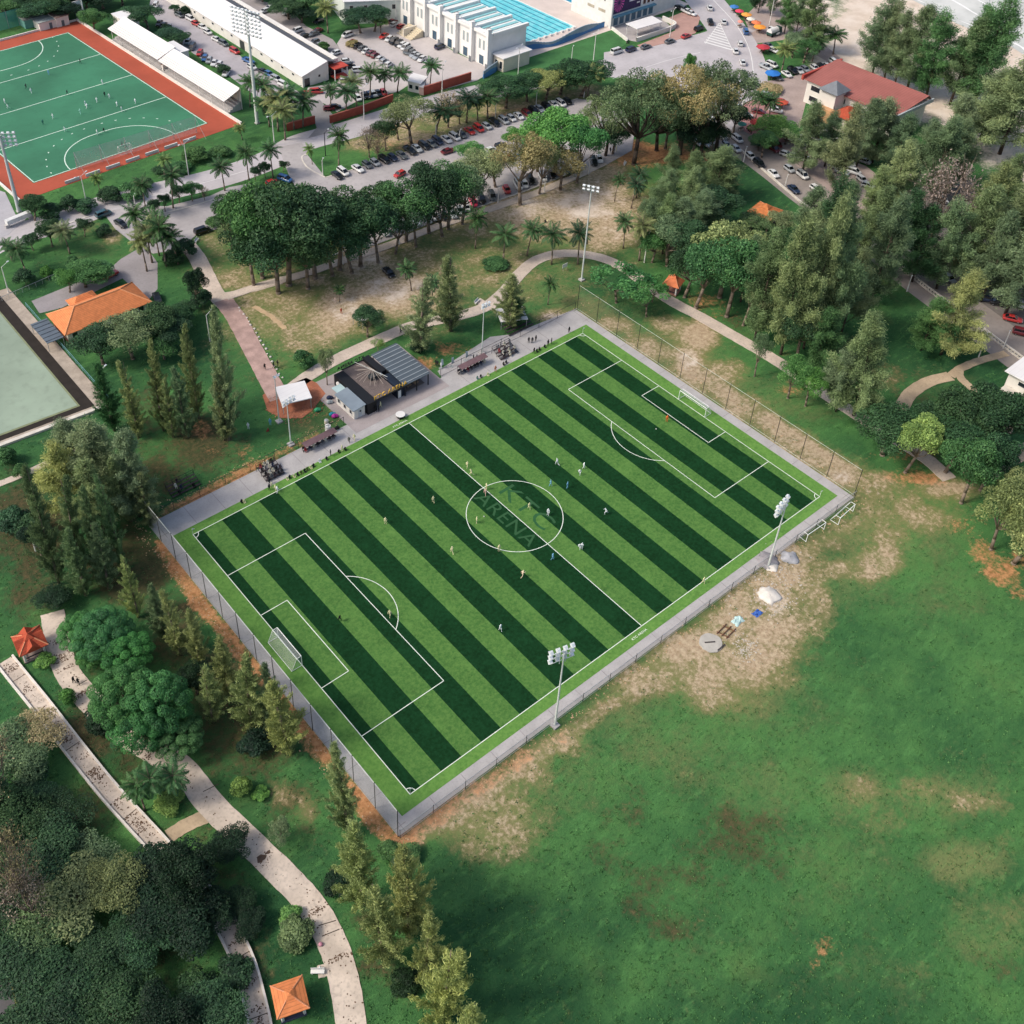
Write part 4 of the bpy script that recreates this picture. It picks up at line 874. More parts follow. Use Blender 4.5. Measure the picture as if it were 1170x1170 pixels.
# building with the billboard
vx0, vy0 = at(697, 32); t = thing('billboard_building', 'white building with small windows carrying a purple billboard', 'building', (vx0, vy0, 0)); BH = 15
q = MB(); q.box(vx0, vy0, 0, vx0+34, vy0+20, BH); q.build('wall', M('billboard_wall', '#d8d9d4', .8, .07), t)
windows(t, (vx0, vy0+13), (vx0, vy0+2), 8.6, 10, 3, .7, frame=False, mat=M('brown_louvre', '#7d7264', .7)); windows(t, (vx0, vy0+13), (vx0, vy0+2), 4.5, 5.5, 2, 3.4, frame=False, mat=M('tan_louvre', '#a89f8d', .7))
windows(t, (vx0+15.5, vy0), (vx0+22, vy0), 5.0, 6.6, 3, 1.4); windows(t, (vx0+15.5, vy0), (vx0+22, vy0), 8.4, 10.0, 3, 1.4); windows(t, (vx0+1, vy0), (vx0+22, vy0), .4, 3.2, 7, 2.2, mat=M('shop_blue_glass', '#4d6d80', .3, .15, spec=.5))
q = MB(); q.box(vx0-.7, vy0-.7, 0, vx0-.02, vy0-.02, BH); q.build('column', WHITEP, t)
q = MB(); q.box(vx0+.5, vy0-1.2, 3.6, vx0+22, vy0-.02, 4.1); q.build('ground_canopy', M('band_teal', '#5f8fa6', .6, .1), t)
bw_ = thing('billboard', 'purple billboard with a pink starburst and white lines on the white building', 'billboard', (vx0+7, vy0-.2, 5)); yb = vy0-.32
q = MB(); q.box(vx0+.3, vy0-.3, 4.8, vx0+14.4, vy0-.04, 12.6); q.build('panel', M('billboard_purple', '#2e2350', .5, .15, .4), bw_)
q = MB()
for k in range(18):
    a = 2*math.pi*k/18; cx_, cz_ = vx0+3.0, 8.6; P3 = [(cx_+.5*math.cos(a), cz_+.5*math.sin(a))]+[(cx_+2.6*math.cos(a+e), min(12.5, max(4.9, cz_+3.4*math.sin(a+e)))) for e in (-.1, .1)]
    q.poly([(p[0], yb, p[1]) for p in P3])
q.build('starburst', M('billboard_pink', '#c2529a', .5, .2, .6), bw_)
q = MB()
for zz, a0_, a1_ in ((11.0, 8.0, 11.6), (9.9, 7.4, 12.2), (8.8, 7.8, 11.4), (7.7, 8.2, 12.0), (6.3, 12.2, 13.8)): q.poly([(vx0+a0_, yb, zz), (vx0+a1_, yb, zz), (vx0+a1_, yb, zz+.55), (vx0+a0_, yb, zz+.55)])
q.build('white_lines', WHITEP, bw_)
# white canopy with low wall
R4 = [at(*p, 4.2) for p in ((715, 27), (728, 33), (757, 25), (745, 18))]; c = sum(np.array(p) for p in R4)/4; t = thing('canopy', 'large white flat canopy on thin posts in front of the billboard building', 'canopy', (*c, 0))
q = MB(); q.prism(R4, 4.0, 4.25); q.build('roof', WROOF, t)
for p in R4: q = MB(); pp = c+(np.array(p)-c)*.9; q.tube((*pp, 0), (*pp, 4.0), .12); q.build('post', WHITEP, t)
lowwall('low_wall', 'white low wall round the paved corner beside the big junction', PX([(699,34),(716,47),(716,50)]), 1.2, .4, WHITE)
lowwall('low_wall', 'white curved low wall along the paved verge below the canopy', PX(smoothline([(727,48),(745,42),(765,35),(771,30),(757,23)])), 1.6, .6, WHITE)
slabpoly('canopy_yard', [(704,34),(718,46),(728,48),(768,32),(755,20),(735,18),(702,28)], .08, LOT, 'grey yard under the white canopy', 'yard')
slabpoly('red_verge', [(728,52),(772,35),(760,22),(790,10),(800,20),(795,38),(770,47),(735,56)], .085, M('salmon_paving', '#b08d82', .9, .1, .3, fine=.2), 'salmon paved verge beside the junction', 'paving')
slabpoly('stadium_lawn', [(560,92),(598,60),(640,55),(690,33),(704,34),(716,50),(690,68),(640,82),(600,92)], .05, M('lawn_green', '#3f6f3e', .95, .2, .2, fine=.4), 'green lawn below the pool wall', 'lawn')
# brick walls, guard house
def brickwall(label, pts, h=2.0):
    t = thing('brick_wall', label, 'wall', (*pts[0], 0)); q = MB(); ribbon(q, pts, .35, h, thick=h+.1); q.build('wall', BRICK, t)
    q = MB(); ribbon(q, pts, .5, h+.14, thick=.14); q.build('coping', M('coping_red', '#b0675a', .8, .1), t)
brickwall('short red brick wall below the palms left of the driveway', PX([(328,150),(360,141)]), 2.4)
brickwall('long red brick wall below the palms right of the driveway', PX([(377,141),(415,129),(449,116)]), 2.4)
brickwall('red brick wall along the stadium parking beside the guard house', PX([(484,109),(538,92)]), 2.8)
t = block('guard_house', 'small white guard house with a pale roof at the stadium gate', 'guard house', [at(466, 104), at(480, 107), at(487, 100), at(472, 96)], 3.4, WHITE, WROOF, .6); windows(t, at(466, 104), at(480, 107), 1.1, 2.4, 2, 1.1)
t = block('gate_pillar_house', 'small pink walled meter house beside the guard house', 'meter house', [at(479, 108), at(484, 109), at(486, 103), at(481, 102)], 2.6, M('pink_wall', '#c9a79c', .8, .08), WROOF, .2)

# ------------------------------------------------------------------ red roofed building
A, B, Cc = (np.array(at(*q, 8)) for q in ((918.5, 88.5), (973, 75.6), (1055.5, 118.5)))
rx0, ry1 = A[0], A[1]; rx1 = B[0]; ry0 = 78.0
t = thing('red_roof_building', 'big cream building with a long red roof and orange trim by the beach', 'building', ((rx0+rx1)/2, (ry0+ry1)/2, 0))
q = MB(); q.box(rx0+1, ry0+1, 0, rx1-1, ry1-1, 7.6); q.build('wall', WHITE, t)
q = MB(); xm = rx0+(rx1-rx0)*.86
q.hull8([(rx0, ry0, 7.5), (xm, ry0, 9.6), (xm, ry1, 9.6), (rx0, ry1, 7.5), (rx0, ry0, 7.7), (xm, ry0, 9.8), (xm, ry1, 9.8), (rx0, ry1, 7.7)])
q.hull8([(xm, ry0, 9.6), (rx1, ry0, 7.5), (rx1, ry1, 7.5), (xm, ry1, 9.6), (xm, ry0, 9.8), (rx1, ry0, 7.7), (rx1, ry1, 7.7), (xm, ry1, 9.8)]); q.build('roof', RED, t)
q = MB(); q.box(rx0-.4, ry1-.1, 7.3, rx1+.4, ry1+.6, 8.9); q.build('roof_parapet', M('parapet_red', '#a94a3f', .7, .1), t)
q = MB(); q.box(rx0-.1, ry0-.5, 7.2, rx1, ry0, 8.3); q.build('roof_fascia', M('fascia_grey', '#a8b0b0', .7, .1), t)
windows(t, (rx0+1, ry1-2), (rx0+1, ry1-16), 4.6, 6.2, 3, 3.2); windows(t, (rx0+1, ry1-2), (rx0+1, ry1-16), 1.2, 2.8, 3, 3.0)
p = np.array(at(951, 113, 6)); q = MB(); q.box(p[0]-2.6, p[1]-2.6, 0, p[0]+2.6, p[1]+2.6, 9.2); q.build('tower', WHITE, t)
q = MB(); roof_hip(q, [(p[0]-2.6, p[1]-2.6), (p[0]+2.6, p[1]-2.6), (p[0]+2.6, p[1]+2.6), (p[0]-2.6, p[1]+2.6)], 9.2, 2.8, .9); q.build('tower_roof', M('tower_slate', '#70757b', .7, .12, .8), t)
q = MB(); q.box(p[0]-4.6, p[1]-3.4, 0, p[0]-2.7, p[1]+2.6, 4.4); q.build('porch', M('orange_wall', '#c2956c', .8, .15, .7), t)
q = MB(); roof_hip(q, [(p[0]-6, p[1]-10.5), (p[0]+1, p[1]-10.5), (p[0]+1, p[1]-5), (p[0]-6, p[1]-5)], 5.0, 2.2, .6); q.build('porch_roof', REDT, t)
q = MB(); q.box(p[0]-5.6, p[1]-10, 0, p[0]+.6, p[1]-5.2, 4.9); q.build('porch_wall', CREAM, t)

# ------------------------------------------------------------------ orange roofed house, its canopy
hA = np.array(at(51.3, 359, 3.3)); hx0, hx1, hy0_, hy1_ = 5.5, 26.3, 132.2, 142.0
t = thing('orange_house', 'long house with an orange hip roof and cream walls beside the bowling green', 'house', ((hx0+hx1)/2, (hy0_+hy1_)/2, 0))
q = MB(); q.box(hx0+.8, hy0_+.8, 0, hx1-.8, hy1_-.8, 3.2); q.build('wall', CREAM, t)
q = MB(); q.box(hx0+.75, hy0_+.75, 0, hx1-.75, hy1_-.75, .9); q.build('plinth', M('plinth_red', '#8d5a4c', .85, .1), t)
q = MB(); A_, B_, E_ = roof_hip(q, [(hx0, hy0_), (hx1, hy0_), (hx1, hy1_), (hx0, hy1_)], 3.3, 2.9, 0.1); q.build('roof', ORANGE, t)
q = MB()
for e in (E_[0], E_[3]): q.tube(e, A_, .14, n=5)
for e in (E_[1], E_[2]): q.tube(e, B_, .14, n=5)
q.tube(A_, B_, .16, n=5); q.build('ridge_cap', M('ridge_orange', '#dd9a6c', .8, .08), t)
windows(t, (hx0+.8, hy0_+.8), (hx1-.8, hy0_+.8), 1.3, 2.5, 6, 1.2); windows(t, (hx0+.8, hy1_-.8), (hx0+.8, hy0_+.8), 2.2, 2.7, 2, 1.0)
q = MB(); q.box(hx0+6, hy1_-.5, 0, hx0+12, hy1_+2.6, 2.9); q.build('annex_wall', CREAM, t); q = MB(); roof_hip(q, [(hx0+6, hy1_-.8), (hx0+12, hy1_-.8), (hx0+12, hy1_+2.8), (hx0+6, hy1_+2.8)], 2.95, 1.3, .3); q.build('annex_roof', ORANGE, t)
R4 = rect((34.6, 370.8), (54, 392.6), (73, 385), 2.7); c = sum(np.array(p) for p in R4)/4; t = thing('metal_canopy', 'dark blue grey ribbed canopy between the house and the bowling green', 'canopy', (*c, 0))
q = MB(); q.prism(R4, 2.6, 2.72); q.build('roof', M('slate_blue_sheet', '#5b6670', .5, .1, .6), t); q = MB()
for k in range(6):
    s = (k+.5)/6; a = np.array(R4[0])*(1-s)+np.array(R4[1])*s; b = np.array(R4[3])*(1-s)+np.array(R4[2])*s; q.tube((*a, 2.75), (*b, 2.75), .07, n=4)
q.build('roof_ribs', M('rib_dark', '#3f464c', .5), t)
for p in R4: q = MB(); pp = c+(np.array(p)-c)*.93; q.tube((*pp, 0), (*pp, 2.6), .07); q.build('post', STEEL, t)
# bowling green
g0 = np.array(at(88.5, 464)); mb = MB(); gx1, gy0 = g0[0], g0[1]
gA = np.array(at(0, 359)); gdir = (gA-g0)/np.linalg.norm(gA-g0); gC = np.array(at(0, 497)); gd2 = (gC-g0)/np.linalg.norm(gC-g0)
def GP(a, b): p = g0+gdir*a+gd2*b; return (float(p[0]), float(p[1]))
mb.prism([GP(-3.4, -5.6), GP(50, -5.6), GP(50, 45), GP(-3.4, 45)], -.2, .16); structure(mb.build('green_surround', M('surround_mottled', '#a69a8c', .9, .2, .4, fine=.4)), 'mottled concrete walk round the bowling green', 'paving')
mb = MB(); mb.prism([GP(-2.0, -2.8), GP(50, -2.8), GP(50, 45), GP(-2.0, 45)], -.2, .18); structure(mb.build('green_ditch', M('ditch_black', '#2c2723', .95, .2, .6)), 'dark ditch round the bowling green', 'ditch')
mb = MB(); mb.prism([GP(-.5, -.4), GP(50, -.4), GP(50, 45), GP(-.5, 45)], -.2, .22); structure(mb.build('green_kerb', M('kerb_olive', '#7d8465', .9, .15, .6)), 'olive timber kerb of the bowling green', 'kerb')
mb = MB(); mb.prism([GP(0, 0), GP(50, 0), GP(50, 45), GP(0, 45)], -.2, .245); structure(mb.build('bowling_green', M('green_pale', '#8e9e8c', .9, .13, .06, fine=.25)), 'pale grey green playing surface of the bowling green', 'bowling green')
lowwall('low_wall', 'pale narrow wall along the near side of the bowling green', [GP(-3.4, -4), GP(-3.4, 45)], .5, .9, KERB)
t = thing('wire_fence', 'thin teal wire fence between the bowling green walk and the house lawn', 'fence', (*GP(-3, -5.8), 0)); q = MB()
A, B = np.array(GP(-3, -5.8)), np.array(GP(40, -5.8))
for k in range(14): p = A+(B-A)*k/13; q.tube((*p, 0), (*p, 1.5), .045, n=5)
q.tube((*A, 1.5), (*B, 1.5), .05, n=5); q.tube((*A, .8), (*B, .8), .03, n=5); q.build('rails', M('teal_rail', '#6d9aa0', .6, .1), t)
t = thing('wire_fence', 'thin grey fence across the lawn above the bowling green walk', 'fence', (*at(0, 345), 0)); q = MB(); A, B = np.array(at(-5, 348)), np.array(at(64, 318))
for k in range(10): p = A+(B-A)*k/9; q.tube((*p, 0), (*p, 1.3), .045, n=5)
q.tube((*A, 1.3), (*B, 1.3), .05, n=5); q.build('rails', STEEL, t)
q = MB(); q.poly([(*A, .05), (*B, .05), (*B, 1.3), (*A, 1.3)]); q.build('netting', netmat('lawn_fence_net', '#7f8a86', .14), t)

# ------------------------------------------------------------------ gazebos
def gazebo(label, px, py, size, h, mat, rise, rz=0, cross=False, base='#8d7f78'):
    x, y = at(px, py); t = thing('gazebo', label, 'gazebo', (x, y, 0), 0); s = size/2
    cs = [Vector((a*s, b*s, 0)) for a, b in ((-1, -1), (1, -1), (1, 1), (-1, 1))]; Rz = Matrix.Rotation(rz, 3, 'Z'); cs = [Rz @ c for c in cs]
    R4 = [(x+c.x, y+c.y) for c in cs]
    q = MB(); q.prism([(x+c.x*.95, y+c.y*.95) for c in cs], 0, .3); q.build('floor', M('gazebo_floor'+base, base, .9, .12), t)
    for c in cs: q = MB(); q.box(x+c.x*.8-.16, y+c.y*.8-.16, .3, x+c.x*.8+.16, y+c.y*.8+.16, h); q.build('post', WHITE, t)
    q = MB(); roof_hip(q, R4, h, rise, .35)
    q.build('roof', mat, t)
    q = MB(); ap = (x, y, h+rise+.02)
    for c in cs: q.tube((x+c.x*(1+.35/s), y+c.y*(1+.35/s), h), ap, .1, n=5)
    q.build('ridge_cap', M('ridge_pale', '#c98a66', .8, .1), t)
    q = MB(); roof_hip(q, [(x+c.x*.34, y+c.y*.34) for c in cs], h+rise*.74, rise*.5, .12); q.build('lantern_roof', mat, t)
    for k in range(4):
        a, b = cs[k]*.74, cs[(k+1) % 4]*.74; q = MB(); q.tube((x+a.x, y+a.y, .75), (x+b.x, y+b.y, .75), .12, n=5); q.build('seat_rail', M('bench_dark', '#2f3138', .7), t)
    if cross:
        q = MB()
        for ax in (Rz @ Vector((1, 0, 0)), Rz @ Vector((0, 1, 0))):
            pr = Vector((-ax.y, ax.x, 0))
            for sg in (-1, 1):
                o = Vector((x, y, h)); tip = o+ax*sg*(s+.3)+Vector((0, 0, rise*.75)); top = o+Vector((0, 0, rise*.9)); l = o+ax*sg*(s+.3)+pr*s*.62; r_ = o+ax*sg*(s+.3)-pr*s*.62
                q.poly([tuple(l), tuple(tip), tuple(top)]); q.poly([tuple(tip), tuple(r_), tuple(top)]); q.poly([tuple(l), tuple(r_), tuple(tip)])
        q.build('gable', mat, t)
    return t
_a, _b = np.array(at(309, 1122.6, 2.9)), np.array(at(342.6, 1111, 2.9))
gazebo('square orange tiled gazebo with a dark bench near the lower winding path', 333, 1150, 3.5, 2.9, ORANGE, .9, math.atan2(*(_b-_a)[::-1]), base='#3c4152')
gazebo('red cross gabled gazebo under the dark trees at the left edge', 38, 744, 4.0, 2.8, REDT, 1.5, math.radians(-6), True)
gazebo('small orange gazebo on white posts beside the curved path', 768, 333, 3.4, 2.8, M('orange_tile_b', '#c9744d', .8, .15, 1.2, fine=.2), 1.9, math.radians(20), base='#a8786a')
gazebo('weathered orange gazebo half hidden by trees beside the dark green lawn', 872, 252, 6.2, 3.0, M('orange_tile_c', '#bd7444', .85, .25, .8, fine=.4), 1.8, math.radians(10))
gazebo('small red roofed kiosk among the cars under the casuarinas', 1094, 306, 4.2, 2.6, M('red_tile_b', '#b04a3c', .8, .15, 1.0), 1.2, math.radians(30))
# ------------------------------------------------------------------ white house at the right edge
wA = np.array(at(1148, 424, 4.0)); t = thing('white_house', 'small white house with a flat white roof and pink steps at the edge', 'house', (wA[0]+6, wA[1]-6, 0))
wx, wy = wA
q = MB(); q.box(wx+.8, wy-13, 0, wx+15, wy-.8, 3.9); q.build('wall', WHITE, t)
q = MB(); q.hull8([(wx, wy-14, 3.9), (wx+16, wy-14, 3.9), (wx+16, wy, 3.9), (wx, wy, 3.9), (wx, wy-14, 4.1), (wx+16, wy-14, 4.5), (wx+16, wy, 4.5), (wx, wy, 4.1)]); q.build('roof', WROOF, t)
windows(t, (wx+.8, wy-2.5), (wx+.8, wy-6.0), 1.9, 2.9, 1, 1.8, frame=True)
q = MB()
for r in range(5): q.box(wx+.75-(r+1)*.55, wy-10.4, 0, wx+.75-r*.55, wy-7.2, 1.5-r*.3)
q.build('steps', M('steps_pink', '#b9907c', .85, .1), t)
for yy in (wy-10.7, wy-7.2): q = MB(); q.box(wx-2.2, yy, 0, wx+.75, yy+.3, 1.9); q.build('stair_wall', WHITE, t)
q = MB(); q.box(wx-1.4, wy-4.5, 0, wx+.75, wy-1.0, .5); q.build('terrace', KERB, t)
# ------------------------------------------------------------------ black cafe of containers
BLK = M('container_black', '#1c1e22', .6, .12, .5); TINR = M('cafe_tin_roof', '#59636a', .45, .08, .5, metal=.2); DECK = M('deck_planks', '#6f6460', .85, .15, .9, fine=.35)
t = thing('container_cafe', 'black container cafe with a plank courtyard and a ribbed grey roof', 'cafe', (51, 79, 0))
def container(x0, y0, z0, x1, y1, z1, name='container', mat=BLK, parent=t):
    q = MB(); q.box(x0, y0, z0, x1, y1, z1)
    if abs(x1-x0) > abs(y1-y0):
        k = x0+.2
        while k < x1-.2: q.box(k, y0-.04, z0+.15, k+.12, y0, z1-.15); q.box(k, y1, z0+.15, k+.12, y1+.04, z1-.15); k += .35
    else:
        k = y0+.2
        while k < y1-.2: q.box(x0-.04, k, z0+.15, x0, k+.12, z1-.15); q.box(x1, k, z0+.15, x1+.04, k+.12, z1-.15); k += .35
    return q.build(name, mat, parent)
container(42.7, 73.0, .08, 45.0, 85.3, 2.9)
container(50.6, 73.4, .08, 52.9, 78.6, 3.0, mat=M('container_navy', '#1e2836', .6, .1, .5)); container(50.4, 79.2, .08, 52.0, 85.6, 3.6)
container(45.1, 76.5, .08, 50.3, 85.5, 2.55)
q = MB(); q.box(45.02, 73.3, 2.58, 50.38, 85.6, 2.76); q.build('deck', DECK, t)
q = MB()
for k in range(18): q.box(45.1+k*.29, 73.4, 2.758, 45.13+k*.29, 85.5, 2.766)
q.build('deck_gaps', M('gap_dark', '#3d3632', .9), t)
q = MB(); q.hull8([(52.1, 72.8, 3.2), (58.9, 72.8, 3.2), (58.9, 84.9, 3.9), (52.1, 84.9, 3.9), (52.1, 72.8, 3.3), (58.9, 72.8, 3.3), (58.9, 84.9, 4.0), (52.1, 84.9, 4.0)]); q.build('pavilion_roof', TINR, t)
q = MB()
for k in range(10):
    s = (k+.5)/10; y = 72.8+12.1*s; z = 3.32+.7*s; q.box(52.1, y-.07, z, 58.9, y+.07, z+.08)
q.build('roof_ribs', M('rib_silver', '#a2aaae', .45, .08), t)
for x in (52.4, 55.5, 58.6):
    for y in (73.1, 84.5): q = MB(); q.box(x-.09, y-.09, 0, x+.09, y+.09, 3.3); q.build('post', DARKM, t)
q = MB(); q.box(53.4, 74.0, 0, 58.3, 84.2, .2); q.build('pavilion_floor', DECK, t)
for (x, y) in ((54.6, 74.8), (56.4, 74.6), (57.6, 76.4), (55.6, 77.0)):
    q = MB(); q.box(x-.6, y-.35, .86, x+.6, y+.35, .94); q.tube((x, y, .2), (x, y, .9), .06); q.build('cafe_table', M('table_warm', '#a88a6a', .7, .2), t)
q = MB(); q.tube((47.6, 84.6, 4.4), (50.2, 76.3, 4.4), .05); q.build('lamp_boom', STEEL, t)
q = MB(); rg = random.Random(3); c = np.array([49.2, 80.4, 4.5])
for k in range(15):
    a = math.radians(95+k*15.5); e = c+np.array([math.cos(a)*rg.uniform(3.0, 4.0), math.sin(a)*rg.uniform(3.2, 5.2), 0]); e[0] = min(max(e[0], 45.2), 50.4); e[1] = min(max(e[1], 73.6), 85.3); e[2] = 3.3
    q.tube(c, e, .035, n=4); 
    for s in (.3, .55, .8): p = c+(e-c)*s; q.ball(tuple(p), .06, 5, 3)
q.build('string_lights', M('cord_pale', '#b5a99c', .7), t)
q = MB(); q.tube((49.2, 80.4, 2.7), (49.2, 80.4, 4.7), .07); q.build('light_pole', DARKM, t)
q = MB(); q.box(47.8, 78.8, 2.77, 50.0, 79.9, 3.6); q.box(47.6, 78.6, 3.6, 50.2, 80.1, 3.68); q.build('bar_counter', M('bar_dark', '#33383a', .6), t)
q = MB(); q.box(44.9, 73.05, 2.7, 52.6, 73.25, 2.95); q.box(44.9, 85.65, 2.7, 50.6, 85.8, 2.9); q.build('sign_beam', DARKM, t)
GOLD = M('sign_gold', '#d2a63c', .5, .12, 1.0)
s1 = letter_obj('sign_letters', lettering('KTC ARENA', 1.5, basis((48.7, 73.1, 3.55), (1, 0, 0), (0, 0, 1)) @ Matrix.Diagonal((1.0, 1, 1, 1)), .07), GOLD, t)
s2 = letter_obj('sign_letters', lettering('KTC ARENA', 1.2, basis((47.4, 85.75, 3.5), (-1, 0, 0), (0, 0, 1)), .07), BLACKM, t)
for (yy, zz) in ((83.6, 1.5), (79.6, 2.0), (77.8, 2.0)):
    q = MB(); q.tube((42.66, yy, zz), (42.35, yy, zz), .55, n=14); q.build('round_sign', WHITEP, t)
q = MB(); q.tube((50.4, 79.4, 3.0), (50.4, 79.1, 3.0), .5, n=14); q.build('round_sign', WHITEP, t)
q = MB(); q.box(50.75, 73.26, .2, 51.5, 73.34, 2.1); q.build('menu_board', WHITEP, t)
t2 = thing('white_cabin', 'white cabin with a sloping grey roof against the black cafe wall', 'cabin', (41, 76, 0))
q = MB(); q.box(39.6, 73.5, .08, 42.3, 80.0, 2.5); q.build('wall', WHITE, t2)
q = MB(); q.hull8([(39.3, 73.3, 2.45), (42.55, 73.3, 2.75), (42.55, 80.2, 2.75), (39.3, 80.2, 2.45), (39.3, 73.3, 2.6), (42.55, 73.3, 2.9), (42.55, 80.2, 2.9), (39.3, 80.2, 2.6)]); q.build('roof', M('cabin_roof', '#7f8b94', .5, .08), t2)
q = MB(); q.box(40.2, 80.25, 2.2, 42.5, 82.6, 2.32); q.build('awning', M('awning_aqua', '#a9c0c0', .5, .08), t2)
q = MB(); q.box(40.6, 73.44, .1, 41.5, 73.5, 2.0); q.build('door', M('cabin_door', '#c6c9ca', .6), t2); windows(t2, (39.6, 80), (39.6, 73.6), 1.0, 2.0, 3, .8)
q = MB(); q.tube((41.1, 73.42, 1.75), (41.1, 73.36, 1.75), .22, n=10); q.build('vent', BLACKM, t2)
for _o in (t, t2): _o.location.x += 1.95
# white canopy on brick paving
slabpoly('brick_circle', [(300,452),(306,470),(322,478),(345,478),(356,470),(362,462),(372,450),(362,438),(350,432),(330,440),(310,444)], .10, M('rubble_brick', '#a5694f', .95, .25, .5, fine=.5), 'reddish broken brick ground round the white canopy', 'paving')
R4 = rect((314, 442.5), (322, 462.5), (356, 453.5), 2.9); c = sum(np.array(p) for p in R4)/4; t = thing('canopy', 'square white flat canopy over reddish brick ground beside the brick path', 'canopy', (*c, 0))
q = MB(); q.prism(R4, 2.75, 2.95); q.build('roof', WROOF, t)
for p in R4: q = MB(); pp = c+(np.array(p)-c)*.92; q.tube((*pp, 0), (*pp, 2.75), .08); q.build('post', STEEL, t)
R4 = rect((402, 361), (414, 368), (442, 362), 2.5); c = sum(np.array(p) for p in R4)/4; t = thing('canopy', 'white flat canopy half covered by a small dark tree beside the curved path', 'canopy', (*c, 0))
q = MB(); q.prism(R4, 2.4, 2.55); q.build('roof', WROOF, t)
for p in R4: q = MB(); pp = c+(np.array(p)-c)*.92; q.tube((*pp, 0), (*pp, 2.4), .07); q.build('post', STEEL, t)
R4 = rect((566, 353), (572, 368), (598, 352), 2.4); c = sum(np.array(p) for p in R4)/4; t = thing('canopy', 'white flat canopy behind a small tree near the top corner dugout', 'canopy', (*c, 0))
q = MB(); q.prism(R4, 2.3, 2.45); q.build('roof', WROOF, t)
for p in R4: q = MB(); pp = c+(np.array(p)-c)*.92; q.tube((*pp, 0), (*pp, 2.3), .07); q.build('post', STEEL, t)
# ------------------------------------------------------------------ raised walkway with white edges
def walkway(label, px, width):
    pts = PX(smoothline(px)); t = thing('raised_walkway', label, 'walkway', (*pts[0], 0)); q = MB(); ribbon(q, pts, width, .3, thick=.4); q.build('deck', PATHL, t)
    L, R_ = ribbon(MB(), pts, width, 0)
    for side in (L, R_): q = MB(); ribbon(q, [tuple(p) for p in side], .32, .62, thick=.7); q.build('edge_wall', M('edge_white', '#d9d2c8', .75, .1, .8), t)
    q = MB()
    for i in range(6, len(pts)-1, 14): a = L[i]; b = R_[i]; ribbon(q, [tuple(a), tuple(b)], .13, .305)
    q.build('deck_joint', M('path_joint_dark', '#4d453d', .95), t)
walkway('raised walkway with white edge walls running down from the left edge', [(6,756),(22,776),(48,808),(75,843),(100,875),(128,909),(158,942),(180,966),(205,995)], 2.7)
walkway('raised walkway with white edge walls curving out from under the dark trees', [(228,1020),(243,1034),(258,1057),(272,1085),(282,1110),(290,1140),(298,1175),(304,1220),(309,1300),(311,1400)], 2.7)
# boundary walls on the right
t = thing('balustrade_wall', 'pale balustrade wall between the dark green park and the shaded road', 'wall', (*at(1010, 290), 0)); pts = PX([(982,270),(1020,300),(1060,332),(1100,362),(1140,392),(1185,425)])
q = MB(); ribbon(q, pts, .35, 1.15, thick=.3); ribbon(q, pts, .45, .3, thick=.4); q.build('rail', KERB, t); q = MB()
for i in range(len(pts)-1):
    a, b = np.array(pts[i]), np.array(pts[i+1]); n = int(np.linalg.norm(b-a)/.9)
    for k in range(n): p = a+(b-a)*k/n; q.box(p[0]-.14, p[1]-.14, .2, p[0]+.14, p[1]+.14, 1.0)
q.build('balusters', KERB, t)
lowwall('low_wall', 'narrow pale kerb wall between the road with parked cars and the dark lawn', PX([(846,172),(880,202),(915,232),(945,252)]), .5, .5, KERB)
# forest lane kerb at the corner
lowwall('low_wall', 'dark kerb with yellow marks at the forest corner', PX([(0,1096),(10,1110),(20,1150),(24,1180)]), .2, .3, M('kerb_yellow', '#a59a5a', .8, .5, 1.5))

# ================================================================== TREES
def leafmat():
    m, nt, b = newmat('foliage'); out = nt.nodes['Material Output']
    oi = node(nt, 'ShaderNodeObjectInfo'); at_ = node(nt, 'ShaderNodeAttribute', attribute_name='tint')
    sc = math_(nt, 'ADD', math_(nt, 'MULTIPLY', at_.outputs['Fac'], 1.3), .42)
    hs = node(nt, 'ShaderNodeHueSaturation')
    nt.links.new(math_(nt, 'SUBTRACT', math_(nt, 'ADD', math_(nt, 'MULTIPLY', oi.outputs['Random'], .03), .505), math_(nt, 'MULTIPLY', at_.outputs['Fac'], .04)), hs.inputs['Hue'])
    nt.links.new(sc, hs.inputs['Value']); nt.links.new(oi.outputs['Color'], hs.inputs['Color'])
    nt.links.new(hs.outputs[0], b.inputs['Base Color']); b.inputs['Roughness'].default_value = .6; b.inputs['Specular IOR Level'].default_value = .25
    tl = node(nt, 'ShaderNodeBsdfTranslucent'); nt.links.new(hs.outputs[0], tl.inputs[0]); mx = node(nt, 'ShaderNodeMixShader'); mx.inputs[0].default_value = .25
    nt.links.new(b.outputs[0], mx.inputs[1]); nt.links.new(tl.outputs[0], mx.inputs[2]); nt.links.new(mx.outputs[0], out.inputs[0]); return m
LEAF = leafmat(); BARK = M('bark', '#7a6d60', .9, .25, 1.5, fine=.3); BARKD = M('dark_bark', '#4b4038', .9, .25, 1.5)
def nrm(a): return a/(np.linalg.norm(a, axis=-1, keepdims=True)+1e-9)
def quads(C, U, Nn, l, w_):
    """leaf quads: centres C, long axes U, normals N, half length l, half width w"""
    Vv = nrm(np.cross(Nn, U)); U = nrm(U); l = np.asarray(l).reshape(-1, 1); w_ = np.asarray(w_).reshape(-1, 1)
    return np.stack([C-U*l, C+Vv*w_*.9-U*l*.1, C+U*l, C-Vv*w_*.9-U*l*.1], 1)
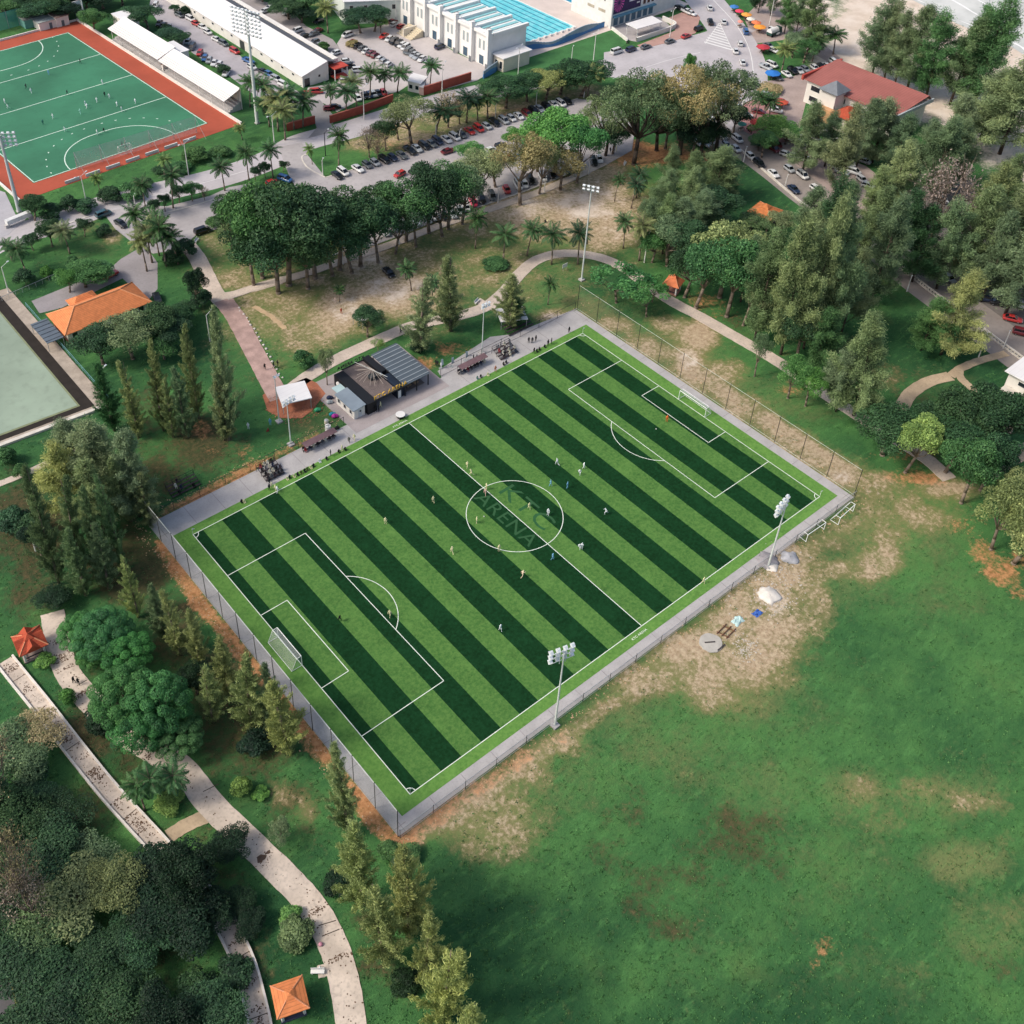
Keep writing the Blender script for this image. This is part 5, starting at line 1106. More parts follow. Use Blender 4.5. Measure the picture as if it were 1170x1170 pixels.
def leafmesh(name, Q, tint):
    me = bpy.data.meshes.new(name); n = len(Q); V = Q.reshape(-1, 3); set_quads(me, V, np.arange(n*4).reshape(n, 4))
    a = me.attributes.new('tint', 'FLOAT', 'FACE'); a.data.foreach_set('value', np.asarray(tint, np.float32)); me.materials.append(LEAF); return me
def puffs(rg, cs, rs, leaves, size, flat=.35, rand=.8, up=.25, inner=.70):
    Q = []; T = []
    for c, r in zip(cs, rs):
        n = max(8, int(leaves*r*r)); d = rg.normal(size=(n, 3)); d[:, 2] = np.abs(d[:, 2])*np.where(rg.random(n) < .78, 1, -1); d = nrm(d)
        rr = r*rg.uniform(inner, 1.06, (n, 1)); P = c+d*rr*np.array([1, 1, .85])
        Nn = nrm(d+rand*rg.normal(size=(n, 3))+np.array([0, 0, up])); U = np.cross(Nn, rg.normal(size=(n, 3)))
        s = size*rg.uniform(.6, 1.3, n); Q.append(quads(P, U, Nn, s, s*.55)); base = rg.uniform(.25, .75); T.append(np.clip(base+rg.normal(0, .16, n), 0, 1))
    return np.concatenate(Q), np.concatenate(T)
def limbs(mb, rg, H, base, tips, r0):
    """trunk and tapering limbs to the given points"""
    f = np.array([rg.normal()*.02*H, rg.normal()*.02*H, base]); mb.path([(0, 0, -.2), (0, 0, .3), tuple(f*.55), tuple(f)], [r0*1.35, r0, r0*.9, r0*.8], 7)
    for t in tips:
        t = np.array(t); m_ = f+(t-f)*.5+np.array([0, 0, -.04*H])+rg.normal(size=3)*.02*H
        mb.path([tuple(f), tuple(m_), tuple(t)], [r0*.5, r0*.3, r0*.08], 5)
PROTO = {}
def proto_tree(kind, seed):
    rg = np.random.default_rng(seed*77+hash_name(kind)); wood = MB()
    if kind in ('broad', 'olive', 'dome', 'umbrella', 'shrub'):
        H, R = 10.0, 4.5
        if kind == 'dome':
            n = 36; cs = []; 
            for i in range(n):
                z = 1-1.25*(i+.5)/n; a = i*2.39996; q = math.sqrt(max(0, 1-z*z)); cs.append([q*math.cos(a)*R*.84, q*math.sin(a)*R*.84, 5.6+z*3.4])
            cs = np.array(cs)+rg.normal(0, .16, (n, 3)); rs = rg.uniform(.78, 1.12, n); Q, T = puffs(rg, cs, rs, 600, .12, rand=.42, up=.3, inner=.9); Q2, T2 = puffs(rg, np.array([[0, 0, 5.9], [1.3, .6, 5.4], [-1.2, .8, 5.5], [.2, -1.4, 5.5]]), [2.5, 2.0, 2.0, 2.0], 70, .22); Q = np.concatenate([Q, Q2]); T = np.concatenate([T, T2*.6]); base = 2.6; r0 = .28  # core leaves tinted darker, painting shade into the creases between lumps
        elif kind == 'umbrella':
            n = 16; a = rg.uniform(0, 6.28, n); q = np.sqrt(rg.uniform(0, 1, n))*R*.8; cs = np.stack([q*np.cos(a), q*np.sin(a), 7.6+1.2*(1-(q/R)**2)+rg.normal(0, .25, n)], 1); rs = rg.uniform(.8, 1.4, n)
            Q, T = puffs(rg, cs, rs, 90, .26); base = 3.6; r0 = .2
        elif kind == 'shrub':
            n = 16; d = rg.normal(size=(n, 3)); d[:, 2] = np.abs(d[:, 2]); d = nrm(d); cs = d*np.array([R*.62, R*.62, 5.0])+np.array([0, 0, 2.6]); rs = rg.uniform(1.3, 2.1, n); Q, T = puffs(rg, cs, rs, 95, .34); base = 1.2; r0 = .15
        else:
            n = 27 if kind == 'broad' else 24; d = rg.normal(size=(n, 3)); d[:, 2] = np.where(d[:, 2] < -.35, -d[:, 2], d[:, 2]); d = nrm(d)
            cs = d*np.array([R*.72, R*.72, 2.7])*rg.uniform(.55, 1.08, (n, 1))+np.array([0, 0, 6.7]); rs = rg.uniform(.85, 1.65, n)
            Q, T = puffs(rg, cs, rs, 290 if kind == 'broad' else 170, .155 if kind == 'broad' else .145); base = 3.4; r0 = .26
        limbs(wood, rg, H, base, [cs[i] for i in range(0, len(cs), 3)], r0)
        if kind in ('broad', 'olive'):
            m_ = Q.shape[0]//14; k = rg.choice(Q.shape[0], m_, replace=False); T[k] = np.clip(T[k]+.35, 0, 1.2)
    elif kind == 'rain':
        H, R = 14.0, 8.0; n = 40; a = rg.uniform(0, 6.28, n); q = np.sqrt(rg.uniform(.02, 1, n))*R*.85
        cs = np.stack([q*np.cos(a), q*np.sin(a), 9.2+3.0*(1-(q/R)**2)+rg.normal(0, .9, n)], 1); rs = rg.uniform(1.0, 1.9, n); Q, T = puffs(rg, cs, rs, 150, .17, rand=1.0); keep = rg.random(len(Q)) < .9; Q, T = Q[keep], T[keep]
        limbs(wood, rg, H, 4.5, [cs[i] for i in range(0, n, 2)], .42)
    elif kind == 'bare':
        H, R = 9.0, 4.0; n = 34; d = rg.normal(size=(n, 3)); d[:, 2] = np.abs(d[:, 2])+.2; d = nrm(d); cs = d*np.array([R*.8, R*.8, 5.0])+np.array([0, 0, 3.6]); limbs(wood, rg, H, 2.6, cs, .2)
        for c in cs:
            for _ in range(5): e = c+rg.normal(size=3)*.8+np.array([0, 0, .3]); wood.tube(tuple(c*.9+np.array([0, 0, .25])), tuple(e), .035, .01, 3)
        P = cs.repeat(34, 0)+rg.normal(0, .55, (n*34, 3)); Nn = nrm(rg.normal(size=P.shape)); Q = quads(P, rg.normal(size=P.shape), Nn, rg.uniform(.08, .2, len(P)), rg.uniform(.05, .1, len(P))); T = rg.uniform(.2, .9, len(P))
    elif kind in ('column', 'casuarina'):
        col = kind == 'column'; H = 16.0 if col else 20.0; R = 2.5 if col else 4.6; nb = 120 if col else 62
        wood.path([(0, 0, -.2), (.1, .05, H*.3), (-.05, .1, H*.65), (0, 0, H*.97)], [.26, .2, .12, .03], 6); Q = []; T = []
        lop = rg.uniform(0, 6.28); lean = rg.normal(0, .5, 2); thin = rg.uniform(.7, 1.0); fork = rg.uniform(.55, .8)
        for i in range(nb):
            t = ((i+.5)/nb) if col else rg.uniform(.0, 1)**.85; z = H*((.05+.93*t) if col else (.16+.82*t)); az = i*2.39996+rg.normal()*.35
            rad = R*((1-t)**.8*.95+.05)*min(1, .35+t*3.5)*rg.uniform(.5, 1.3)*(1+.22*math.cos(az-lop)) if col else R*((1-t**1.7)*.9+.12)*rg.uniform(.45, 1.15)*(1+.25*math.cos(az-lop))
            el = math.radians(rg.uniform(24, 58) if col else rg.uniform(5, 48)); bd = np.array([math.cos(az)*math.cos(el), math.sin(az)*math.cos(el), math.sin(el)]); L = rad/max(.35, math.cos(el)); b0 = np.array([lean[0]*(z/H)**2, lean[1]*(z/H)**2, max(.3, z-L*math.sin(el)*.5)])
            if col and (rg.random() > thin or rg.random() < .06): continue
            if not col: wood.tube(tuple(b0), tuple(b0+bd*L*.9), .07, .015, 4)
            nt_ = max(3, int(L*(4.2 if col else 4.4))); s = np.linspace(.18 if col else .3, 1.0, nt_); base = rg.uniform(.2, .75)
            per = 21 if col else 34; spread = (.20 if col else .36); C = (b0+bd*L*s[:, None]).repeat(per, 0)+rg.normal(0, 1, (nt_*per, 3))*(spread*(1.15-.5*s).repeat(per)[:, None]*(1 if col else 1.5))
            dr = bd*(.7 if col else .5)+np.array([0, 0, .45 if col else -.25]); U = nrm(dr+rg.normal(0, .42, C.shape)); Nn = np.cross(U, rg.normal(size=C.shape)); n = len(C)
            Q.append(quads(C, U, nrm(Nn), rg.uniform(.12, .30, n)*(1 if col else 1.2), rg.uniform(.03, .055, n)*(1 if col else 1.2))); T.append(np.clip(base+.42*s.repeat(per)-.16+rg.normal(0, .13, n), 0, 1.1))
        Q = np.concatenate(Q); T = np.concatenate(T)
    elif kind == 'palm':
        H, R = 10.0, 3.6; b = rg.normal(0, .5, 2); top = np.array([b[0], b[1], H-1.4]); wood.path([(0, 0, -.2), (b[0]*.15, b[1]*.15, 2.5), (b[0]*.5, b[1]*.5, 5.5), tuple(top)], [.26, .17, .15, .13], 7)
        Q = []; T = []
        for i in range(24):
            az = i*2.39996+rg.normal()*.15; e0 = math.radians(78-110*(i/24)+rg.normal()*6); L = R*rg.uniform(.92, 1.12); p = top.copy(); seg = 9; base = rg.uniform(.3, .8)-(.25 if i > 19 else 0)
            for k in range(seg):
                e = e0-math.radians(62)*((k+1)/seg)**1.3; d = np.array([math.cos(az)*math.cos(e), math.sin(az)*math.cos(e), math.sin(e)]); q = p+d*L/seg; wood.tube(tuple(p), tuple(q), .035, .03, 3) if k < 6 else None
                side = np.array([-math.sin(az), math.cos(az), 0]); ll = .95*math.sin(math.pi*(.12+.86*(k+.5)/seg))+.12
                for sg in (-1, 1):
                    for f in (.15, .5, .85):
                        c0 = p+(q-p)*f; u = nrm(side*sg*.85+d*.45+np.array([0, 0, -.35-.3*rg.random()])); Q.append(quads((c0+u*ll*.5)[None], u[None], nrm(np.cross(u, d)*sg+rg.normal(0, .15, 3))[None], [ll*.52], [.085])[0]); T.append(np.clip(base+rg.normal(0, .1), 0, 1))
                p = q
        Q = np.array(Q); T = np.array(T)
        nuts = MB(); [wood.ball(tuple(top+rg.normal(0, .22, 3)-np.array([0, 0, .3])), .13, 6, 4) for _ in range(5)]
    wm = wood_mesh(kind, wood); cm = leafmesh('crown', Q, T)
    allz = Q.reshape(-1, 3); lo_ = .7 if kind in ('column', 'casuarina') else 2; ext = (np.percentile(allz[:, 0], 100-lo_)-np.percentile(allz[:, 0], lo_)+np.percentile(allz[:, 1], 100-lo_)-np.percentile(allz[:, 1], lo_))/2; top = np.percentile(allz[:, 2], 99.3)
    return wm, cm, float(ext), float(top)
def hash_name(s): return sum((i+1)*ord(c) for i, c in enumerate(s)) % 9973
def wood_mesh(kind, wood):
    me = bpy.data.meshes.new('trunk'); me.from_pydata(wood.v, [], wood.f); me.materials.append(BARKD if kind in ('casuarina', 'rain') else BARK); me.polygons.foreach_set('use_smooth', [True]*len(wood.f)); return me
NVAR = dict(broad=5, olive=4, dome=3, umbrella=2, shrub=2, rain=3, bare=2, column=6, casuarina=5, palm=3)
KNAME = dict(broad='broadleaf_tree', olive='broadleaf_tree', dome='broadleaf_tree', umbrella='broadleaf_tree', shrub='shrub', rain='rain_tree', bare='bare_tree', column='casuarina_tree', casuarina='casuarina_tree', palm='palm_tree')
TINT = dict(dk=('dark green', '#38573a'), vd=('very dark', '#213a28'), gr=('green', '#4a7345'), br=('bright green', '#5c8c49'), ol=('olive green', '#7c8b60'), yl=('yellow green', '#8b9862'), gy=('grey green', '#71845e'),
            dr=('dry brownish', '#9a8f68'), tw=('grey leafless', '#94887a'), lm=('lime green', '#7b9a54'), te=('deep green', '#385a3d'), em=('emerald green', '#457a44'), mo=('muted green', '#647c57'))
TR = {}
tree_n = [0]
SKIN = ['low', 'short', 'medium', 'tall', 'very tall']
def tree(kind, bx, by, top, wpx, tint, label, group=None):
    i = tree_n[0]; tree_n[0] += 1; v = (i*7+3) % NVAR[kind]
    if (kind, v) not in PROTO: PROTO[(kind, v)] = proto_tree(kind, v+1)
    wm, cm, ext, topz = PROTO[(kind, v)]; x, y = at(bx, by)
    if kind in ('broad', 'olive', 'dome', 'shrub') and by > 640:   # seen steeply from above: by is the near edge of the crown
        p = ppm(x, y, 5); sp = (CZ-5)/float(np.linalg.norm(CAMP-np.array([x, y, 5]))); cp = math.sqrt(1-sp*sp); R = wpx/2/p; h = ((by-top)/p-2*R*sp)/cp/.75
        h = min(max(h, R*1.25), R*2.6); x, y = at(bx, by-(R*sp-h*.28*cp)*p); wm_ = 2*R
    elif kind in ('broad', 'olive', 'dome', 'umbrella', 'shrub', 'rain'): # the highest picture point of a round crown is its far shoulder, not its apex
        h = height(bx, by, top); wm_ = wpx/ppm(x, y, h*.7); h = max(h-wm_*.16, h*.6)
    else: h = height(bx, by, top); wm_ = wpx/ppm(x, y, h*.5)*(.90 if kind == 'column' else .97)
    rg = random.Random(i*13+5); t = thing(KNAME[kind], label, KNAME[kind].replace('_', ' ').replace('broadleaf tree', 'tree'), (x, y, 0), rg.uniform(0, 6.28), group); s = wm_/ext*rg.uniform(.96, 1.06); sz = h/topz
    t.scale = (s, s, sz); t.rotation_euler = (rg.gauss(0, .035), rg.gauss(0, .035), t.rotation_euler[2]); o = bpy.data.objects.new('trunk', wm); COL.objects.link(o); o.parent = t
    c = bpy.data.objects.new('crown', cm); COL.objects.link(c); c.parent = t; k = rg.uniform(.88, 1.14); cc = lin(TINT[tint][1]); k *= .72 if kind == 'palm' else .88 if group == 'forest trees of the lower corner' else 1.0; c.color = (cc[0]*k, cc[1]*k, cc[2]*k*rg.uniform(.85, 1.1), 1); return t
ADJ = dict(column='slim conical casuarina', casuarina='feathery casuarina', broad='leafy tree', olive='sparse tree', dome='dense dome shaped tree', umbrella='flat-topped tree', shrub='bush', rain='rain tree', bare='leafless tree', palm='coconut palm')
def cluster(where, anchor, group, rows):
    """trees of one place, given in the order in which they stand counted from the anchor"""
    keys = [(r[0], r[5]) for r in rows]; od = ordinals(keys)
    for r, o in zip(rows, od):
        d = '%s %s' % (TINT[r[5]][0], ADJ[r[0]])
        lab = ('only %s %s' % (d, where)) if o == 'only' else ('%s %s %s, counted from %s' % (o, d, where, anchor))
        tree(*r, label=lab, group=group)
# columns between the house lawn and the left fence
cluster('between the house lawn and the pitch', 'the brick path', 'casuarinas by the house lawn', [('column',261,503,362,34,'ol'),('column',257,503,438,24,'ol'),('column',227,478,376,27,'ol'),('column',187,492,391,30,'ol'),('column',198,500,432,20,'ol'),('column',158,500,415,26,'ol'),('column',131,492,416,30,'gr'),('column',215,500,420,24,'mo')])
cluster('in the soft mass near the left fence', 'the bowling green', 'feathery casuarinas near the left fence', [('casuarina',92,560,478,62,'gy'),('casuarina',125,575,478,66,'gy'),('casuarina',80,590,510,56,'yl'),('casuarina',160,590,495,52,'gy'),('column',150,595,520,34,'ol'),('casuarina',120,610,530,60,'ol'),('column',172,600,540,30,'ol')])
cluster('in the dark row left of the near fence', 'the fence corner', 'slim casuarinas beside the near fence', [('column',142,650,545,32,'mo'),('column',116,655,558,30,'mo'),('column',92,640,545,30,'mo'),('column',68,668,538,34,'mo'),('column',98,680,608,32,'mo'),('column',124,672,598,30,'mo'),('column',158,705,636,27,'yl'),('column',207,748,676,30,'yl'),('column',228,758,690,26,'yl'),('column',188,730,665,26,'mo'),('column',262,795,725,30,'yl'),('column',288,830,748,40,'yl'),('column',244,825,762,34,'yl'),('column',331,860,780,48,'yl'),('column',310,835,760,30,'mo')])
cluster('below the lowest pitch corner', 'the pitch corner', 'casuarinas below the lowest pitch corner', [('column',399,952,858,38,'yl'),('column',414,1034,938,50,'yl'),('column',468,1070,976,52,'yl'),('column',440,1094,1003,60,'yl'),('column',486,1120,1038,44,'yl'),('column',507,1165,1081,60,'yl'),('column',540,1220,1145,52,'yl')])
cluster('near the foot of the lower casuarinas', 'the pitch corner', 'bushes', [('shrub',388,1026,1002,30,'vd'),('shrub',462,1136,1112,28,'vd'),('shrub',444,984,966,22,'gr'),('shrub',470,984,968,20,'gr'),('shrub',457,992,976,18,'mo'),('shrub',292,866,836,32,'vd')])
cluster('beside the winding path', 'the red gazebo', 'dense trees beside the winding path', [('dome',96,750,690,48,'em'),('dome',124,760,684,62,'em'),('broad',66,702,668,36,'vd'),('dome',152,780,712,54,'em'),('dome',108,768,728,32,'em'),('dome',150,842,745,72,'em'),('dome',186,848,740,70,'em'),('dome',168,866,782,66,'em'),('dome',210,874,805,58,'gr'),('broad',225,800,752,36,'vd'),('shrub',118,835,806,34,'vd'),('shrub',133,828,800,30,'dk')])
cluster('on the lower path verge', 'the forest', 'palms on the lower path verge', [('palm',166,926,892,36,'gr'),('palm',184,912,876,38,'gr'),('palm',199,915,880,36,'gr')])
cluster('beside the lower winding path', 'the palm clump', None, [('shrub',194,928,902,28,'lm'),('shrub',278,912,884,20,'lm'),('shrub',298,915,898,16,'br'),('olive',322,968,922,26,'gy'),('shrub',333,1058,1036,22,'br'),('shrub',338,1082,1058,34,'gy'),('shrub',52,765,748,20,'br'),('shrub',78,805,782,16,'br')])
cluster('in the dark forest of the lower corner', 'the raised walkway', 'forest trees of the lower corner', [('broad',182,1050,965,80,'vd'),('broad',222,1040,960,62,'vd'),('broad',262,990,942,42,'vd'),('broad',208,1098,1010,84,'vd'),('broad',240,1078,1018,56,'vd'),('broad',276,1050,1010,36,'vd'),('broad',168,1110,1040,72,'te'),('broad',286,1074,1036,34,'vd'),('olive',140,1050,970,66,'ol'),('olive',95,1070,988,84,'ol'),('broad',60,1020,945,78,'dk'),('broad',20,985,900,78,'dk'),('bare',8,920,835,60,'dr'),('broad',45,925,880,46,'te'),('olive',110,1012,948,60,'mo'),('broad',15,1065,990,74,'dk'),('olive',55,1095,1015,80,'mo'),('bare',40,1060,1000,50,'tw'),('broad',120,1125,1055,72,'dk'),('broad',30,1135,1062,72,'dk'),('broad',75,1170,1090,80,'dk'),('broad',140,1195,1110,84,'te'),('broad',50,1220,1135,84,'dk'),('broad',195,1205,1125,66,'vd'),('broad',245,1195,1120,66,'dk'),('olive',5,1015,955,56,'mo'),('broad',-12,970,885,76,'dk'),('broad',-10,1090,1012,68,'dk'),('shrub',270,1135,1102,40,'dk'),('shrub',225,1152,1112,44,'te'),('bare',25,1040,960,60,'dr'),('olive',85,960,905,56,'dk'),('broad',30,945,900,50,'dk')])
cluster('on the left lawn', 'the forest', None, [('broad',20,900,840,70,'mo'),('olive',40,870,820,60,'dr'),('shrub',8,530,512,20,'gr'),('shrub',26,545,530,16,'gr'),('shrub',40,612,590,30,'dk'),('broad',48,640,600,34,'vd'),('shrub',18,600,580,30,'te')])
cluster('around the orange roofed house', 'the driveway', 'trees around the orange roofed house', [('broad',184,398,352,46,'dk'),('olive',152,410,360,52,'gy'),('broad',118,416,372,44,'dk'),('broad',198,402,366,40,'dk'),('broad',204,378,350,30,'te'),('broad',226,352,305,22,'vd'),('olive',188,410,378,34,'gr'),('broad',98,328,299,44,'gr'),('broad',80,334,308,28,'br'),('broad',116,322,300,32,'gr'),('shrub',30,326,306,20,'dk'),('shrub',55,316,303,13,'br'),('broad',214,365,344,22,'dk'),('shrub',232,350,330,22,'dk')])
cluster('on the lawn by the road corner', 'the yard', None, [('palm',30,312,275,26,'gr'),('broad',38,286,266,16,'dk'),('broad',60,282,250,28,'dk'),('palm',80,290,255,26,'ol'),('broad',97,270,250,17,'dk'),('palm',14,298,276,20,'gr'),('shrub',120,268,256,14,'dk'),('shrub',85,310,292,14,'gr')])
cluster('in the clump by the side street', 'the two road cars', 'palms by the side street', [('palm',160,288,236,28,'gr'),('palm',174,300,252,30,'yl'),('palm',190,304,246,32,'gr'),('palm',204,302,258,28,'gr'),('palm',168,310,268,28,'yl'),('palm',182,292,240,24,'gr')])
cluster('beside the palm clump on the side street', 'the road', None, [('shrub',212,292,272,22,'dk'),('shrub',200,300,284,20,'dk'),('shrub',248,262,246,20,'gr')])
cluster('on the road divider by the hockey field', 'the yard end', 'trees on the road divider', [('palm',168,246,199,24,'gr'),('broad',177,244,228,16,'dk'),('broad',189,242,221,13,'dk'),('palm',198,238,191,26,'gr'),('broad',205,232,212,16,'dk'),('broad',220,230,208,20,'em'),('bare',234,229,213,12,'dr'),('palm',257,218,180,23,'gr'),('palm',285,210,165,22,'gr'),('broad',292,206,190,12,'dk'),('broad',303,204,184,13,'dk'),('palm',312,203,160,22,'gr'),('broad',324,196,184,11,'dk')])
cluster('in the planting behind the hockey goal', 'the yard end', None, [('broad',40,252,222,28,'dk'),('shrub',80,240,222,18,'dk'),('palm',115,222,198,14,'lm'),('shrub',128,228,212,24,'dk'),('shrub',150,226,208,22,'gr'),('palm',188,205,176,18,'lm'),('shrub',185,200,188,18,'te'),('shrub',225,182,166,26,'gr'),('palm',277,160,140,14,'lm'),('shrub',100,240,226,22,'te'),('shrub',60,248,232,22,'te'),('shrub',165,216,202,20,'te'),('shrub',205,195,184,22,'gr'),('shrub',252,178,166,20,'gr')])
cluster('in the clump beside the giant floodlight tower', 'the stands', 'palms beside the floodlight tower', [('palm',286,122,80,26,'gr'),('palm',302,128,88,26,'gr'),('palm',318,150,102,32,'yl'),('palm',336,148,98,32,'gr'),('palm',326,160,116,30,'yl'),('palm',346,145,104,28,'gr'),('palm',308,145,110,26,'gr')])
cluster('along the stadium parking wall', 'the driveway', 'palms along the stadium parking wall', [('palm',378,125,94,22,'gr'),('palm',395,134,96,28,'gr'),('palm',408,124,85,24,'ol'),('palm',423,113,74,24,'gr'),('palm',440,110,77,22,'gr'),('palm',454,106,72,24,'gr'),('palm',491,103,68,22,'gr')])
cluster('behind the white hall', 'the hall porch', None, [('palm',375,38,0,26,'yl'),('broad',412,38,6,34,'te'),('broad',428,36,4,30,'te'),('broad',435,38,17,14,'lm'),('broad',330,22,-6,40,'dk'),('broad',345,26,4,30,'vd'),('shrub',370,58,47,12,'gr'),('broad',352,16,-14,36,'gr'),('shrub',403,54,44,12,'dr'),('broad',300,2,-18,30,'gr')])
cluster('between the stands and the hall lane', 'the far end', None, [('broad',150,32,6,32,'te'),('broad',170,36,4,34,'te'),('broad',196,52,30,28,'te'),('broad',207,56,36,20,'te'),('broad',200,16,4,12,'te'),('shrub',213,18,6,14,'vd'),('shrub',256,84,72,15,'dk'),('shrub',190,40,26,14,'vd')])
cluster('in the dark belt behind the hockey field', 'the yard side', 'trees behind the hockey field', [('broad',8,22,-8,40,'gr'),('broad',30,18,-14,40,'dk'),('broad',48,26,-4,40,'te'),('broad',62,22,-8,36,'te'),('broad',76,24,0,34,'vd'),('broad',82,12,-18,36,'dk'),('broad',108,36,8,30,'gr'),('broad',118,10,-16,36,'vd'),('broad',140,6,-20,36,'dk'),('broad',15,4,-28,44,'dk'),('shrub',52,24,14,14,'lm'),('broad',40,12,-16,30,'gr'),('broad',100,12,-14,30,'vd')])
cluster('on the verge between main road and car park', 'the street corner', 'trees on the verge between main road and car park', [('palm',357,188,164,12,'lm'),('palm',387,192,144,24,'gr'),('bare',422,180,146,26,'tw'),('bare',432,184,152,24,'dr'),('broad',441,172,134,26,'dk'),('olive',470,165,108,48,'ol'),('palm',498,152,116,34,'te'),('bare',512,146,106,34,'dr'),('bare',525,142,112,26,'dr'),('palm',533,140,100,28,'te'),('palm',546,138,108,22,'gr'),('palm',557,136,103,28,'gr'),('olive',455,160,118,28,'ol')])
cluster('on the verge near the stadium lawn', 'the guard house', 'round trees on the verge near the stadium lawn', [('broad',578,124,83,50,'te'),('broad',602,116,78,38,'te'),('broad',624,114,78,36,'yl'),('broad',640,108,76,40,'te'),('broad',664,110,66,54,'te'),('palm',671,110,74,28,'yl'),('broad',560,118,88,24,'gr')])
cluster('in the big group at the end of the car park', 'the stadium lawn', 'rain trees at the end of the car park', [('rain',692,178,104,60,'ol'),('rain',724,188,74,86,'mo'),('rain',776,176,66,92,'dr'),('rain',800,182,82,70,'ol'),('rain',818,172,62,66,'mo'),('broad',782,100,60,12,'br'),('rain',750,172,92,70,'mo'),('broad',700,176,140,36,'dk'),('olive',760,170,120,44,'dk'),('broad',790,180,130,44,'vd'),('broad',812,190,140,30,'vd'),('broad',775,160,120,40,'dk')])
cluster('in the middle of the car park', 'the far top corner floodlight', 'trees in the car park', [('broad',659,209,138,40,'em'),('broad',634,200,120,64,'br'),('broad',614,196,140,44,'br'),('olive',640,217,164,44,'dr'),('olive',594,234,148,54,'dr'),('olive',566,214,172,42,'ol'),('olive',546,226,170,46,'ol'),('broad',538,188,161,28,'br'),('broad',590,170,146,26,'br'),('olive',616,222,160,36,'ol'),('broad',606,205,165,30,'dk')])
cluster('along the car park pavement', 'the dark clump of big trees', 'trees along the car park pavement', [('broad',440,268,204,50,'dk'),('olive',464,276,200,52,'gr'),('broad',490,266,184,56,'dk'),('olive',512,262,184,52,'gr'),('broad',528,256,188,46,'mo'),('olive',475,282,220,44,'dk'),('olive',505,270,220,46,'dk'),('olive',540,240,198,34,'dk'),('olive',452,290,236,40,'dk')])
cluster('in the dark clump of big trees', 'the side street', 'dark clump of big trees', [('broad',272,296,222,52,'dk'),('broad',300,318,206,76,'gr'),('broad',330,326,208,84,'dk'),('broad',290,326,244,60,'te'),('broad',360,318,214,70,'dk'),('broad',318,335,250,70,'te'),('broad',352,330,250,66,'dk'),('broad',388,308,216,64,'dk'),('olive',380,315,240,56,'ol'),('broad',412,304,220,58,'dk'),('broad',402,312,246,50,'te'),('olive',432,300,230,44,'dk'),('olive',265,285,248,30,'gy'),('broad',345,300,212,56,'gr')])
cluster('on the sandy ground above the cafe', 'the cafe', 'casuarinas and palms on the sandy ground', [('column',481,400,320,38,'ol'),('column',515,378,294,38,'ol'),('column',583,374,313,34,'ol'),('palm',470,332,300,20,'gr'),('palm',494,344,314,20,'gr'),('broad',420,385,350,28,'dk'),('olive',432,402,386,14,'lm'),('palm',543,284,238,24,'gr'),('palm',575,298,258,26,'gr'),('palm',602,292,248,26,'gr'),('palm',630,302,258,30,'gr'),('palm',660,302,256,28,'te'),('palm',702,230,198,14,'gr'),('palm',721,238,202,20,'te'),('palm',727,226,192,22,'te'),('palm',712,284,246,22,'gr'),('palm',730,298,248,28,'yl'),('palm',626,348,316,18,'gr'),('palm',388,345,328,14,'gr'),('shrub',477,400,388,14,'vd'),('olive',374,440,398,16,'gy'),('shrub',346,418,400,20,'gr'),('shrub',565,305,296,24,'gr')])
cluster('on the lawn inside the curved path', 'the far top corner of the pitch', None, [('umbrella',704,346,304,52,'em'),('umbrella',738,362,324,36,'em'),('umbrella',722,342,308,36,'em'),('umbrella',745,345,316,28,'em'),('column',588,372,340,26,'dk')])
cluster('in the grove above the orange gazebo', 'the orange soil', 'grove above the orange gazebo', [('casuarina',763,220,165,30,'mo'),('casuarina',760,255,194,36,'mo'),('casuarina',783,262,194,44,'gy'),('casuarina',792,242,176,32,'gy'),('casuarina',816,228,168,44,'mo'),('broad',814,262,208,46,'dk'),('casuarina',826,228,188,28,'gr'),('casuarina',757,290,224,36,'mo'),('broad',762,304,246,44,'mo'),('broad',782,312,248,46,'dk'),('broad',822,340,252,66,'yl'),('casuarina',800,275,215,40,'mo'),('broad',795,352,272,52,'gr'),('broad',782,340,280,44,'dk'),('broad',830,362,270,66,'gr'),('olive',849,372,298,40,'mo'),('olive',866,378,318,34,'ol'),('casuarina',775,290,225,40,'mo'),('broad',745,300,262,30,'gr'),('broad',738,280,225,26,'mo'),('olive',857,266,240,26,'mo'),('olive',888,272,240,30,'ol'),('olive',874,276,252,28,'mo')])
cluster('in the tall casuarina wood of the right park', 'the curved path', 'tall casuarinas of the right park', [('casuarina',892,405,256,56,'ol'),('casuarina',862,388,270,48,'mo'),('casuarina',918,398,222,50,'ol'),('casuarina',940,395,235,50,'mo'),('casuarina',960,385,290,46,'ol'),('casuarina',930,422,352,44,'gr'),('casuarina',926,350,208,48,'dk'),('casuarina',975,475,356,62,'gy'),('casuarina',955,470,395,36,'gy'),('casuarina',846,345,268,38,'mo'),('broad',910,410,350,46,'dk'),('casuarina',995,345,225,46,'mo'),('casuarina',985,310,215,50,'gy')])
cluster('by the lower curved path', 'the tall casuarinas', None, [('broad',900,455,406,30,'br'),('broad',920,464,420,30,'br'),('shrub',997,478,455,16,'dk'),('olive',862,430,380,24,'mo'),('casuarina',1075,405,310,62,'yl'),('casuarina',1052,400,342,52,'gr')])
